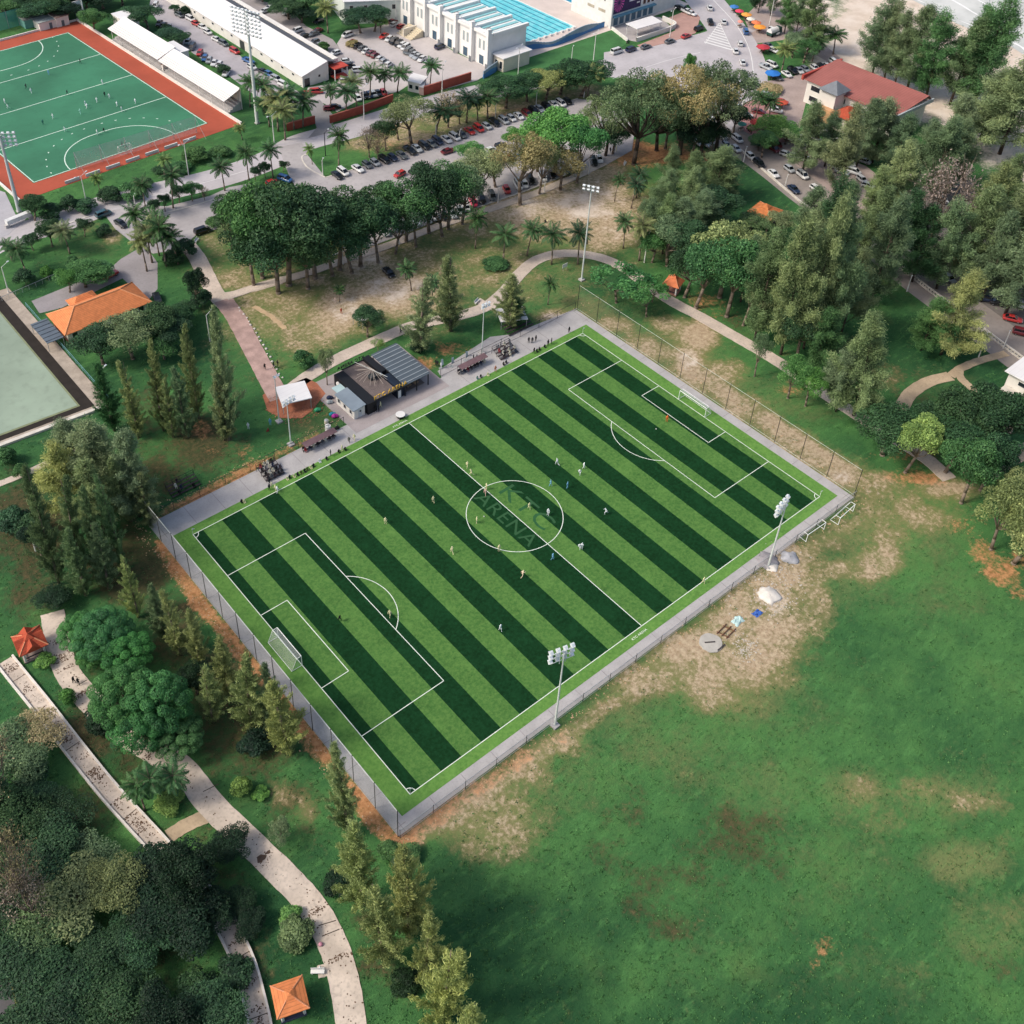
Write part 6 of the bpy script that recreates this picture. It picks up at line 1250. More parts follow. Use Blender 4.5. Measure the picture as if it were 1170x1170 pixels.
cluster('in the dark green group by the sandy path', 'the spare goals', 'trees by the sandy path', [('broad',1008,520,466,60,'dk'),('broad',1034,540,478,46,'lm'),('broad',1062,512,462,52,'dk'),('broad',1092,520,450,66,'dk'),('broad',1122,520,448,64,'dk'),('broad',1080,540,480,50,'te'),('broad',1140,510,465,44,'dk'),('broad',1098,575,504,60,'gr'),('broad',1120,560,500,44,'te'),('broad',1132,628,552,50,'yl'),('broad',1158,648,560,64,'yl'),('broad',1175,615,540,54,'dk'),('broad',1145,600,540,44,'ol'),('broad',1185,670,600,50,'gr')])
cluster('in the tall stand beside the beach', 'the red roof', 'tall casuarinas beside the beach', [('casuarina',996,88,0,42,'mo'),('casuarina',1010,92,4,42,'gy'),('casuarina',1036,104,10,48,'mo'),('casuarina',1058,112,14,46,'gr'),('casuarina',1085,120,18,54,'mo'),('casuarina',1112,124,-6,62,'gr'),('casuarina',1098,116,8,46,'gr'),('casuarina',1142,176,62,84,'gy'),('casuarina',1120,160,80,50,'gy'),('casuarina',1022,98,14,36,'gy')])
cluster('between the stalls and the beach', 'the junction', 'trees between the stalls and the beach', [('casuarina',896,38,-14,24,'gr'),('casuarina',908,45,-12,26,'mo'),('casuarina',924,60,-8,38,'mo'),('palm',952,62,32,24,'gr'),('palm',893,82,48,24,'yl'),('broad',918,72,42,30,'gr'),('palm',928,70,40,22,'gr'),('broad',905,66,36,24,'mo'),('palm',936,60,28,20,'gr'),('casuarina',866,15,-30,18,'dk'),('casuarina',880,18,-30,20,'mo'),('palm',863,136,102,24,'gr'),('palm',878,140,108,24,'gr'),('broad',838,152,120,30,'vd'),('broad',880,162,132,42,'br'),('broad',897,165,140,32,'br'),('broad',870,180,148,26,'gr'),('broad',866,172,158,20,'dk'),('shrub',878,104,94,26,'dr')])
cluster('in the wood below the red roof', 'the red roof', 'wood below the red roof', [('casuarina',917,195,118,48,'gy'),('casuarina',942,190,130,34,'mo'),('casuarina',958,222,122,42,'ol'),('casuarina',978,190,112,42,'mo'),('casuarina',996,186,114,46,'gy'),('casuarina',1020,200,128,46,'mo'),('casuarina',1010,262,165,48,'ol'),('casuarina',1046,212,140,46,'mo'),('bare',1055,292,182,62,'tw'),('casuarina',1062,225,135,42,'mo'),('casuarina',1088,180,112,52,'gy'),('casuarina',1085,217,142,46,'mo'),('casuarina',1116,292,192,54,'ol'),('casuarina',1098,324,215,54,'gy'),('casuarina',1152,322,196,62,'ol'),('casuarina',1120,345,246,52,'mo'),('casuarina',1148,360,254,56,'gy'),('casuarina',1172,345,240,54,'mo'),('casuarina',916,285,214,44,'mo'),('casuarina',926,302,232,44,'ol'),('casuarina',958,292,205,46,'mo'),('casuarina',992,268,190,40,'gy'),('casuarina',1020,312,215,52,'dk'),('casuarina',1042,322,240,48,'dk'),('casuarina',1070,330,232,46,'mo'),('casuarina',1175,290,190,54,'gy'),('casuarina',1140,250,180,46,'mo')])

# ================================================================== VEHICLES
def carpaint():
    m, nt, b = newmat('car_paint'); oi = node(nt, 'ShaderNodeObjectInfo'); nt.links.new(oi.outputs['Color'], b.inputs['Base Color'])
    b.inputs['Roughness'].default_value = .3; b.inputs['Coat Weight'].default_value = .5; b.inputs['Coat Roughness'].default_value = .08; return m
PAINT = carpaint(); TYRE = M('tyre_rubber', '#1b1b1c', .85, .1); RIM = M('rim_alloy', '#9a9c9e', .4, .1, metal=.5); CGLASS = M('car_glass', '#12181e', .08, .1, .5, spec=.7); LIGHT = M('headlight_lens', '#d8dadb', .2, .05); TAIL = M('tail_light', '#7d1f1c', .3, .1)
def ring(x, hw, z0, z1, c=.16):
    return [(x, -hw+c, z0), (x, hw-c, z0), (x, hw, z0+c), (x, hw, z1-c), (x, hw-c, z1), (x, -hw+c, z1), (x, -hw, z1-c), (x, -hw, z0+c)]
CAR = {   # length profile: (x, half width, bottom, top); cabin: base x0,x1, roof x0,x1, base z, roof z
 'saloon': ([(-2.2,.72,.42,.86),(-2.1,.82,.3,.95),(-1.3,.88,.25,1.0),(.9,.88,.25,.98),(1.9,.84,.28,.84),(2.2,.68,.4,.72)], (-1.75,1.05,-1.0,.35,.94,1.42)),
 'hatchback': ([(-1.85,.72,.42,.95),(-1.78,.80,.3,1.0),(-1.0,.84,.25,1.02),(.9,.84,.25,1.0),(1.6,.82,.28,.88),(1.85,.68,.4,.75)], (-1.76,1.05,-1.45,.35,.96,1.47)),
 'people carrier': ([(-2.15,.75,.45,1.1),(-2.08,.86,.32,1.14),(-1.0,.9,.28,1.14),(1.1,.9,.28,1.1),(1.9,.86,.32,.95),(2.15,.7,.42,.82)], (-2.05,1.5,-1.85,.75,1.08,1.72)),
 'van': ([(-2.3,.8,.45,1.2),(-2.25,.9,.3,1.25),(-1.0,.92,.28,1.25),(1.4,.92,.28,1.22),(2.1,.88,.32,1.05),(2.3,.75,.42,.9)], (-2.22,1.9,-2.1,1.2,1.2,2.0)),
 'pickup': ([(-2.55,.8,.5,1.0),(-2.5,.9,.38,1.06),(-1.0,.92,.35,1.06),(1.0,.92,.35,1.1),(2.2,.88,.38,1.0),(2.55,.74,.45,.9)], (-.75,1.35,-.5,.7,1.04,1.75))}
CPROTO = {}
def car_proto(kind):
    prof, (bx0, bx1, tx0, tx1, bz, tz) = CAR[kind]; q = MB(); q.loft([ring(*p) for p in prof])
    hw, tw = .76, .62; top = [(tx0, -tw), (tx1, -tw), (tx1, tw), (tx0, tw)]
    q.hull8([(a*1.0, b*1.02, tz-.02) for a, b in top]+[(tx0+.08, -tw+.1, tz+.05), (tx1-.1, -tw+.1, tz+.05), (tx1-.1, tw-.1, tz+.05), (tx0+.08, tw-.1, tz+.05)])
    for sx, tx in ((bx0, tx0), (bx1, tx1), ((bx0+bx1)/2+.1, (tx0+tx1)/2+.1)):
        for s in (-1, 1): q.tube((sx, s*hw*1.0, bz), (tx, s*tw*1.02, tz), .045, n=4)
    if kind == 'pickup': q.box(-2.45, -.82, 1.0, -.85, -.74, 1.25); q.box(-2.45, .74, 1.0, -.85, .82, 1.25); q.box(-2.5, -.8, 1.0, -2.42, .8, 1.22)
    me = {}
    for nm, mb_, ms in (('body', q, PAINT), ('windows', MB().hull8([(bx0, -hw, bz), (bx1, -hw, bz), (bx1, hw, bz), (bx0, hw, bz), (tx0, -tw, tz), (tx1, -tw, tz), (tx1, tw, tz), (tx0, tw, tz)]), CGLASS)):
        m = bpy.data.meshes.new(nm); m.from_pydata(mb_.v, [], mb_.f); m.materials.append(ms); me[nm] = m
    L = prof[-1][0]; wb = L*.6; r = .34 if kind in ('pickup', 'van') else .31
    w = MB().tube((0, -.1, 0), (0, .1, 0), r, n=12); w.tube((0, -.11, 0), (0, .11, 0), r*.55, n=8, m=1); m = bpy.data.meshes.new('wheel'); m.from_pydata(w.v, [], w.f); m.materials.append(TYRE); m.materials.append(RIM); m.polygons.foreach_set('material_index', w.m); me['wheel'] = m
    h = MB(); [h.box(L-.12, s*.55-.16, .58, L+.0, s*.55+.16, .7) for s in (-1, 1)]; m = bpy.data.meshes.new('headlights'); m.from_pydata(h.v, [], h.f); m.materials.append(LIGHT); me['headlights'] = m
    h = MB(); b0 = prof[0][0]; [h.box(b0-.01, s*.58-.12, .68, b0+.12, s*.58+.12, .84) for s in (-1, 1)]; m = bpy.data.meshes.new('tail_lights'); m.from_pydata(h.v, [], h.f); m.materials.append(TAIL); me['tail_lights'] = m
    return me, wb, r
PCOL = dict(white='#d2d3d1', silver='#a3a8ab', grey='#5f6466', black='#17191c', navy='#26334d', blue='#2f5f94', red='#b23430', maroon='#6b2429', pink='#c43a55', green='#2d4a3c', orange='#c66a35', teal='#35565e')
def car(kind, colr, px, py, hd, label, group):
    if kind not in CPROTO: CPROTO[kind] = car_proto(kind)
    me, wb, r = CPROTO[kind]; x, y = at(px, py, .7); z = .09
    t = thing('pickup_truck' if kind == 'pickup' else 'van' if kind == 'van' else 'parked_car', label, 'van' if kind == 'van' else 'pickup' if kind == 'pickup' else 'car', (x, y, z), hd, group)
    for nm in ('body', 'windows', 'headlights', 'tail_lights'):
        o = bpy.data.objects.new(nm, me[nm]); COL.objects.link(o); o.parent = t
        if nm == 'body': o.color = C4(lin(PCOL[colr]))
    for sx in (-1, 1):
        for sy in (-1, 1): o = bpy.data.objects.new('wheel', me['wheel']); COL.objects.link(o); o.parent = t; o.location = (sx*wb, sy*.74, r)
    return t
KL = dict(h='hatchback', s='saloon', p='people carrier', v='van', k='pickup')
CL = dict(w='white', s='silver', g='grey', k='black', n='navy', b='blue', r='red', m='maroon', i='pink', e='green', o='orange', t='teal')
def row(where, anchor, group, hpx, cars, flip=0.0):
    """cars of one row, in order from the anchor; hpx = a photo vector along which they point"""
    keys = [c[0] for c in cars]; od = ordinals(keys); rg = random.Random(hash_name(where))
    for (code, px, py), o in zip(cars, od):
        a = np.array(at(px, py)); v = hpx if len(hpx) == 2 else None; b = np.array(at(px+v[0], py+v[1])); d = b-a; hd = math.atan2(d[1], d[0])+rg.uniform(-.05, .05)+(math.pi if rg.random() < flip else 0)
        nm = '%s %s' % (CL[code[0]], KL[code[1]])
        lab = ('only %s %s' % (nm, where)) if o == 'only' else '%s %s %s, counted from %s' % (o, nm, where, anchor)
        car(KL[code[1]], CL[code[0]], px, py, hd, lab, group)
row('in the row beside the long white hall', 'the far end', 'cars beside the white hall', (10, 5), [('gp',205,17),('wp',217.6,21.2),('rh',224,27),('wh',231.7,30.8),('wh',237.4,36.5),('ws',247.7,44.9),('gp',255.4,49.4),('rp',268.2,58.3),('bk',284,69.4),('wh',288,76.5),('ks',300.5,81.5),('bh',307.6,84.5),('sp',315.5,90),('wp',324,96.5)])
row('in the row behind the grandstands', 'the far end', 'cars behind the grandstands', (-7, 10), [('wp',177.8,6.3),('ks',182,26.5),('ks',187,29),('wh',192.8,32),('sh',214.5,48),('gp',219.5,53.8),('rh',228.3,60.5),('bh',234,66.5),('sh',239,69),('ws',244.8,71.8),('wh',250.5,74),('wh',258,84)])
row('in the lane behind the white hall', 'the far end', 'cars behind the white hall', (-9, 3), [('ws',308,8.5),('wh',302,12.5),('ks',315,7),('wh',327.4,14.6),('wp',339,35),('ks',346.7,41),('gs',358,38.5),('ms',362.5,35),('ks',364,24),('gh',359.5,47.6),('sh',364,52),('wh',383,60.5),('wp',396.7,40)])
row('by the hall porch', 'the far side', 'cars by the hall porch', (12, -1), [('wh',396,69.5),('kp',399,76),('wp',409.5,80),('wh',394,92),('rh',352,107),('rp',361.5,104.5),('mh',376,123.8),('kh',383,122)])
row('on the middle island of the stadium parking', 'the far end', 'cars on the middle island of the stadium parking', (8, -5), [('mp',403,49),('kp',409,52.4),('gs',414,55),('ws',418.8,58),('ms',424,60.5),('mh',428.5,63.2),('wh',434,66.8),('sh',438.6,70),('wh',444,73.4)])
row('in the stadium side row of the stadium parking', 'the red car', 'cars in the stadium side row', (-8, 5), [('rs',438.6,41),('wh',444.4,44.4),('kp',450,47.4),('kp',455.5,50),('wh',459,51.6),('wp',463.2,54.2),('gp',466,58.6),('gh',469.5,60),('ss',473,62.4),('ss',477,64.6),('ws',482.2,67.2),('sh',490,69.6)])
row('at the foot of the stadium wall', 'the far end', 'cars at the foot of the stadium wall', (9, -4), [('ms',448.6,24.4),('wh',450.6,27.6),('rh',458.5,30.2),('ws',464.9,32),('gp',472,36),('np',502.7,53.2)])
row('behind the palms along the brick wall', 'the driveway', 'cars behind the palms', (6, 8), [('wh',409,112),('kh',417,109.5),('nh',422.5,108.5),('sh',427,107.5),('ks',432,106.4),('rh',438.6,105.8)])
row('in the long roadside row of the car park', 'the street corner', 'long roadside row of the car park', (7, 5), [('ks',385.2,200),('wp',392,196.4),('ws',409,192.4),('gh',419.5,188.2),('sh',428.5,185.6),('kp',439,182.4),('nh',448.8,180),('gs',459,177),('kk',468.2,172),('ss',476.4,169.4),('kp',484.7,166.6),('gs',493,164),('np',500,161),('ws',510.4,159),('wp',519.6,156.4),('gh',528,154),('rs',537,149.4),('rp',547,146.6),('sh',556.2,144.2),('kp',565,140.2),('sp',575.6,137.6),('wh',584.4,135),('ws',592.8,132.4),('mp',602,129.9),('kp',609.4,126.8),('ss',616.6,124.2),('kp',624.8,122),('ws',632.6,119.2),('wp',640.8,118),('kh',648.5,115.8)])
row('driving along the car park aisle', 'the street corner', 'cars in the car park aisle', (10, -3), [('ms',512,172.4),('wh',561,171),('kh',572,166)])
row('half hidden under the car park trees', 'the dark clump', 'cars half hidden under the car park trees', (-8, 4), [('rh',456.5,199),('ks',474,194),('wh',426,218),('wh',508,207),('sh',515,205),('rh',580,180.6),('bs',587.8,180),('ss',596.5,178.4),('wh',462,226),('sh',480,222),('wh',365,262),('wp',405,256),('wh',345,272),('wh',330,255)])
row('in the pavement side row of the car park', 'the dark clump', 'pavement side row of the car park', (4, 8), [('wh',440,265),('sh',452,260),('wh',463,256.5),('ws',475.5,252.6),('sp',488.6,250),('wp',496,246.6),('kh',508,247.2),('ss',517,244.4),('sh',526.4,240.6),('wh',533,237.2),('ip',540.8,231.2),('kk',550,226.8),('gp',562.3,224),('rh',579,216.6),('wv',592,211.4),('wh',599.6,210.4),('kp',606.4,205.6),('wp',620,202.4),('kp',630.6,199),('wh',641.5,196.6),('es',648,194.2),('wv',654.4,189),('kp',678.4,184.6),('ws',684.6,181.4)])
row('parked along the stadium lawn and the white low wall', 'the stadium lawn', 'cars along the main road kerb', (10, -3.5), [('wv',704.5,59),('np',721,56.4),('gs',737.8,53.2),('gs',765.4,46.8),('rs',784,41),('kp',798.7,32.7)])
row('on the road up to the beach stalls', 'the junction', 'cars on the beach road', (-3, -10), [('ws',846.4,95),('kh',850,83.4),('ws',848.6,71),('ws',840.6,58),('wh',846,49.6),('bp',852,36),('ws',827,24.6),('kk',811.5,25),('ws',811,8.6)])
row('among the stalls and umbrellas by the beach road', 'the junction', 'cars among the stalls', (9, 4), [('kp',864,99),('sk',875,76.6),('wp',882,74),('wh',884,57.4),('wv',884,36.4),('gs',878,52),('wk',785,13.4),('gp',780,10),('ws',790,15),('kh',776,9)])
row('in the row behind the red roofed building', 'the junction', 'row behind the red roofed building', (7, 5), [('gs',889,88),('ws',899,84.6),('kp',905.6,81),('ws',912.8,80.4),('sh',919.8,79),('wh',931,77.4),('kh',938,76),('ws',945,75.4),('wp',952.6,71)])
row('on the pink forecourt below the junction', 'the junction', 'cars on the pink forecourt', (10, 2), [('wp',834,112),('wh',830,117),('sh',875.5,108),('ws',852,131),('ms',867,127.4),('wp',886.4,126),('sh',843,122),('rs',893,116)])
row('along the edge of the dark lawn', 'the rain trees', 'cars along the edge of the dark lawn', (7, 6), [('wp',813.5,137),('wh',798,162.7),('ws',806.6,163.6),('sh',830,166),('wh',841,170),('wp',842.6,158.8),('wh',857.6,178.4),('kp',867,186.6),('ws',884,198.2),('ns',907,216),('sh',820,150),('wh',826,156)])
row('under the casuarinas of the wood', 'the road', 'cars under the casuarinas of the wood', (8, 6), [('sh',902,193),('wp',917,200),('wh',932,215.4),('mp',884,170),('mh',888,165),('kh',866,160),('ws',936.4,164),('wp',942,170),('sh',931,172),('wh',969,170.4),('ws',970.4,186),('wh',985,205),('sh',1046,289),('wh',1051,299.4),('ws',1074,216),('wh',1077,228),('ss',1099,242),('sh',1084.5,318),('wh',1114,316),('gh',960,250),('wh',978,262)])
row('packed in the lot between the road and the red roof', 'the junction', 'cars packed below the red roof', (9, 3), [('wh',905,148),('sh',912,152),('wp',903,158),('kh',914,163),('wh',898,176),('ss',908,178),('wp',938,148),('wh',945,153),('sh',952,158),('gp',930,158),('wh',960,162),('kp',968,158),('wh',978,178),('sh',988,184),('wp',975,196),('rh',948,182),('wh',955,190),('ss',962,196),('wh',992,212),('wh',1000,222),('kh',1006,230),('sp',1002,242),('wh',1012,248),('ws',922,182)])
row('in the dark shade by the balustrade wall', 'the kiosk', 'cars by the balustrade wall', (9, 2), [('kp',1108,332),('np',1126,341),('ks',1142,346),('rs',1157,364),('mp',1168,380),('wp',1172,350)])
for code, px, py, v, lab in (('tp',118,244.5,(10,-4),'dark teal people carrier on the main road by the hockey corner'),('ks',137.8,255,(7,5),'black saloon turning into the side street'),('kp',231,263.5,(10,-3.5),'black people carrier parked beside the palm clump kerb'),('bp',325.5,204.4,(9,3),'blue people carrier under the divider end trees'),('rh',311,208.4,(9,-3),'red hatchback half hidden on the divider end'),('ss',294,215,(9,4),'silver saloon half hidden above the dark tree clump'),('rs',125.6,313.5,(8,-4),'red saloon on the house driveway'),('ks',179.5,340.5,(3,9),'black saloon at the corner of the orange roofed house'),('ks',444,311,(7,7),'black saloon alone on the sandy ground above the cafe')):
    a = np.array(at(px, py)); b = np.array(at(px+v[0], py+v[1])); car(KL[code[1]], CL[code[0]], px, py, math.atan2(*(b-a)[::-1]), lab, None)
# motorbikes near the junction
def motorbike(px, py, hd, label, group):
    x, y = at(px, py); t = thing('motorbike', label, 'motorbike', (x, y, .08), hd, group); o = t.location.copy(); t.location = (0, 0, 0)
    for sx in (-.62, .62): MB().tube((sx, -.06, .3), (sx, .06, .3), .3, n=10).build('wheel', TYRE, t)
    q = MB(); q.loft([[(-.75, -.1, .62), (-.75, .1, .62), (-.75, .1, .75), (-.75, -.1, .75)], [(-.2, -.14, .45), (-.2, .14, .45), (-.2, .14, .78), (-.2, -.14, .78)], [(.35, -.12, .5), (.35, .12, .5), (.35, .1, .95), (.35, -.1, .95)], [(.62, -.05, .8), (.62, .05, .8), (.62, .04, 1.0), (.62, -.04, 1.0)]]); q.build('frame', M('bike_'+('red' if 'red' in label else 'black'), '#8e2f2b' if 'red' in label else '#22252a', .4), t)
    q = MB(); q.box(-.7, -.14, .76, .05, .14, .86); q.build('seat', BLACKM, t); q = MB(); q.tube((.45, -.36, 1.02), (.45, .36, 1.02), .03); q.tube((.45, 0, 1.0), (.62, 0, .3), .05); q.build('handlebar', DARKM, t); t.location = o
for i, (px, py, c) in enumerate(((857,152,'red'),(861,157,'black'),(864,163,'red'),(867,161,'black'),(871,165,'black'),(854,149,'black'))):
    od = ordinals(['red', 'black', 'red', 'black', 'black', 'black']); motorbike(px, py, math.radians(60), '%s %s motorbike in the row below the pink forecourt, counted from the red end' % (ORD[[0,0,1,1,2,3][i]], c), 'motorbikes below the pink forecourt')

# ================================================================== PEOPLE
SKINC = M('skin', '#8d6247', .6, .08); HAIRC = M('hair_dark', '#1c1714', .7)
CLOTH = {}
def cloth(c):
    if c not in CLOTH: CLOTH[c] = M('cloth_'+c.strip('#'), c, .85, .08, 3.0)
    return CLOTH[c]
POSE = {   # joints: pelvis, chest, neck, head; arms (shoulder, elbow, hand); legs (hip, knee, ankle, toe)
 'stand': dict(pel=(0,0,.95), che=(.01,0,1.28), nec=(0,0,1.47), hed=(.02,0,1.63), armL=[(0,.19,1.40),(-.03,.25,1.12),(.06,.24,.88)], armR=[(0,-.19,1.40),(-.02,-.26,1.12),(.10,-.22,.90)], legL=[(0,.10,.90),(.03,.11,.50),(0,.12,.09),(.14,.13,.04)], legR=[(0,-.10,.90),(.01,-.12,.50),(-.05,-.13,.09),(.09,-.15,.04)]),
 'run': dict(pel=(0,0,.93), che=(.10,0,1.24), nec=(.15,0,1.42), hed=(.20,0,1.57), armL=[(.12,.19,1.36),(-.10,.27,1.15),(.08,.26,.98)], armR=[(.12,-.19,1.36),(.24,-.27,1.12),(.44,-.22,1.22)], legL=[(0,.10,.88),(.34,.11,.66),(.22,.12,.26),(.36,.12,.20)], legR=[(0,-.10,.88),(-.10,-.11,.48),(-.48,-.12,.30),(-.50,-.12,.17)]),
 'walk': dict(pel=(0,0,.94), che=(.03,0,1.27), nec=(.04,0,1.46), hed=(.07,0,1.62), armL=[(.02,.19,1.39),(-.12,.24,1.13),(-.10,.23,.90)], armR=[(.02,-.19,1.39),(.10,-.25,1.13),(.26,-.22,.96)], legL=[(0,.10,.89),(.18,.11,.50),(.20,.12,.09),(.34,.12,.05)], legR=[(0,-.10,.89),(-.06,-.11,.49),(-.28,-.12,.14),(-.17,-.12,.05)]),
 'sit': dict(pel=(0,0,.50), che=(.02,0,.82), nec=(.05,0,1.00), hed=(.09,0,1.16), armL=[(.03,.19,.93),(.10,.25,.68),(.32,.18,.58)], armR=[(.03,-.19,.93),(.08,-.26,.68),(.30,-.15,.60)], legL=[(.02,.10,.48),(.42,.12,.50),(.42,.12,.09),(.56,.13,.04)], legR=[(.02,-.10,.48),(.40,-.14,.50),(.36,-.15,.09),(.50,-.16,.04)])}
PM = {}
def body_mesh(pose):
    if pose in PM: return PM[pose]
    P = POSE[pose]; V = []; E = []; R = []; K = []
    def add(p, r, k, par=None):
        V.append(p); R.append(r); K.append(k)
        if par is not None: E.append((par, len(V)-1))
        return len(V)-1
    pe = add(P['pel'], .145, 1); ch = add(P['che'], .155, 0, pe); ne = add(P['nec'], .065, 2, ch); h = np.array(P['hed']); hd = add(tuple(h), .105, 2, ne); add(tuple(h+np.array([.005, 0, .09])), .085, 3, hd)
    for s in ('L', 'R'):
        a = P['arm'+s]; i = add(a[0], .062, 0, ch); j = add(a[1], .046, 2, i); k = add(a[2], .036, 2, j); d = np.array(a[2])-np.array(a[1]); d /= np.linalg.norm(d); add(tuple(np.array(a[2])+d*.12), .032, 2, k)
        l = P['leg'+s]; i = add(l[0], .105, 1, pe); j = add(l[1], .066, 1, i); k = add(l[2], .042, 4, j); add(l[3], .040, 4, k)
    me = bpy.data.meshes.new('person_skin'); me.from_pydata(V, E, []); o = bpy.data.objects.new('person_skin', me); COL.objects.link(o)
    sk = o.modifiers.new('skin', 'SKIN'); 
    for v, r in zip(me.skin_vertices[0].data, R): v.radius = (r, r); v.use_root = False
    me.skin_vertices[0].data[0].use_root = True
    sb = o.modifiers.new('sub', 'SUBSURF'); sb.levels = 1; sb.render_levels = 1; bpy.context.view_layer.update()
    dg = bpy.context.evaluated_depsgraph_get(); ms = bpy.data.meshes.new_from_object(o.evaluated_get(dg)); bpy.data.objects.remove(o)
    Vn = np.array(V); seg = [(np.array(V[a]), np.array(V[b]), K[b], K[a]) for a, b in E]; mi = []
    for p in ms.polygons:
        c = np.array(p.center); best = 9; bk = 0
        for a, b, kb, ka in seg:
            t = np.clip(np.dot(c-a, b-a)/np.dot(b-a, b-a), 0, 1); d = np.linalg.norm(c-(a+(b-a)*t))
            if d < best: best = d; bk = (kb if t > .45 else ka) if {ka, kb} != {0, 2} else (0 if t < .5 else 2)
        mi.append(bk)
    ms.polygons.foreach_set('material_index', mi); ms.polygons.foreach_set('use_smooth', [True]*len(mi)); PM[pose] = ms; return ms
PC = {}
def person(pose, px, py, shirt, shorts, label, cat='person', group=None, face=None, z=.1, xy=None, sock='#d8d8d2'):
    k = (pose, shirt, shorts, sock)
    if k not in PC:
        m = body_mesh(pose).copy(); m.name = 'person'; m.materials.clear()
        for q in (cloth(shirt), cloth(shorts), SKINC, HAIRC, cloth(sock)): m.materials.append(q)
        PC[k] = m
    o = bpy.data.objects.new('person', PC[k]); COL.objects.link(o); x, y = xy or at(px, py); o.location = (x, y, z); rg = random.Random(int(px*7+py*13+x*31)); o.rotation_euler = (0, 0, rg.uniform(0, 6.28) if face is None else face)
    s = rg.uniform(1.0, 1.06); o.scale = (s, s, s); return tag(o, label, cat, group)
PALE, WHT, DRK, ORG, BLU, BLKC = '#d8d2a8', '#dfe3e6', '#20242b', '#d96a34', '#6fa3c4', '#16171a'
G = 'players on the striped football pitch'
for pose, px, py, sh, st, lab in (
 ('run',636.4,532,WHT,DRK,'player in white walking above the centre circle on a dark stripe'),('walk',666.6,536,WHT,WHT,'player in all white of the close pair beyond the centre circle, farther one'),('run',662,543,WHT,DRK,'player in white and dark shorts of the close pair beyond the centre circle, nearer one'),
 ('walk',629,556,BLU,DRK,'player in pale blue just outside the far edge of the centre circle'),('stand',648,558,BLU,DRK,'player in pale blue on the dark stripe right of the centre circle'),('walk',604.3,582,PALE,'#8a3f2c','player in cream shirt and rust shorts inside the centre circle by the letters'),
 ('stand',626,589,WHT,BLKC,'player in white and black by the right inner edge of the centre circle'),('run',692,588,WHT,BLKC,'player in white and black alone right of the centre circle'),('stand',761.5,482,ORG,ORG,'goalkeeper in bright orange in front of the far goal'),
 ('walk',533.6,535,PALE,DRK,'player in cream near the halfway line on the cafe side'),('run',538.7,544,PALE,'#8a3f2c','player in cream and rust shorts near the halfway line above the circle'),('walk',495,575,PALE,DRK,'player in cream on a dark stripe left of the centre circle'),
 ('stand',555.5,560,PALE,'#8a3f2c','player in cream where halfway line and circle meet, farther of two'),('walk',554.5,566,'#caa79b',DRK,'player in pinkish shirt where halfway line and circle meet, nearer of two'),
 ('stand',440.5,599,PALE,DRK,'player in cream on a light stripe midway to the near penalty area'),('run',516.4,633,PALE,DRK,'player in cream below left of the centre circle'),('stand',544.6,598,PALE,BLKC,'player in bright cream and black shorts inside the left edge of the circle'),
 ('stand',570,630,PALE,'#8a3f2c','player in cream on the lower edge of the centre circle'),('walk',445.6,705,PALE,DRK,'player in cream inside the arc of the near penalty area'),('run',388,710,BLKC,BLKC,'player in black inside the near penalty area'),
 ('walk',571.5,721,WHT,DRK,'player in white alone on a dark stripe toward the open field'),('walk',631,640,BLU,'#2f4c7c','player in blue below right of the centre circle'),('run',596.7,660,'#e0c9ae',ORG,'player in cream and orange shorts sprinting below the centre circle'),
 ('run',661.8,628,WHT,WHT,'player in white running right of the lower circle edge'),('walk',803,667,PALE,DRK,'person in cream on the touchline by the open field'),('stand',664.5,628,WHT,BLKC,'player in white with black shorts beside the running one')):
    person(pose, px, py, sh, st, lab, 'player', G)
for lab, px, py in (('white ball near the left inner edge of the centre circle', 553, 591), ('white ball lying in front of the far penalty spot', 749.5, 491)):
    x, y = at(px, py); q = MB(); q.ball((x, y, .22), .12, 10, 7); tag(q.build('football', WHITEP, smooth=True), lab, 'ball')
# hockey players
G = 'players on the hockey field'; hk = [(30,100,DRK,DRK),(36,105,WHT,WHT),(6,117,WHT,DRK),(10,123,WHT,BLU),(61,134,WHT,DRK),(49.5,141,'#2f6a62',DRK),(75,149,WHT,DRK),(92,71,DRK,DRK),(56,84,BLU,DRK),(77,107,DRK,DRK),(117.5,95,WHT,WHT),(120,109,DRK,DRK),(125.5,111,WHT,DRK),(111,115.5,WHT,DRK),(98,119.5,WHT,BLU),(99.5,122.5,WHT,WHT),(134,120,WHT,DRK),(139.5,126,WHT,BLU),(92,129,'#8fc3b4',DRK),(155,117,WHT,WHT),(111.5,152.5,WHT,WHT),(119,150,BLKC,DRK),(140,166,DRK,DRK)]
nm = {DRK:'dark', WHT:'white', BLU:'blue', BLKC:'black', '#2f6a62':'green', '#8fc3b4':'mint'}; keys = [(nm[a], nm[b]) for _, _, a, b in hk]; od = ordinals(keys)
for i, ((px, py, a, b), o) in enumerate(zip(hk, od)):
    lab = ('only hockey player in %s shirt and %s shorts' if o == 'only' else o+' hockey player in %s shirt and %s shorts, from the far left') % (nm[a], nm[b]); person(('run', 'walk', 'stand')[i % 3], px, py+2, a, b, lab, 'player', G)
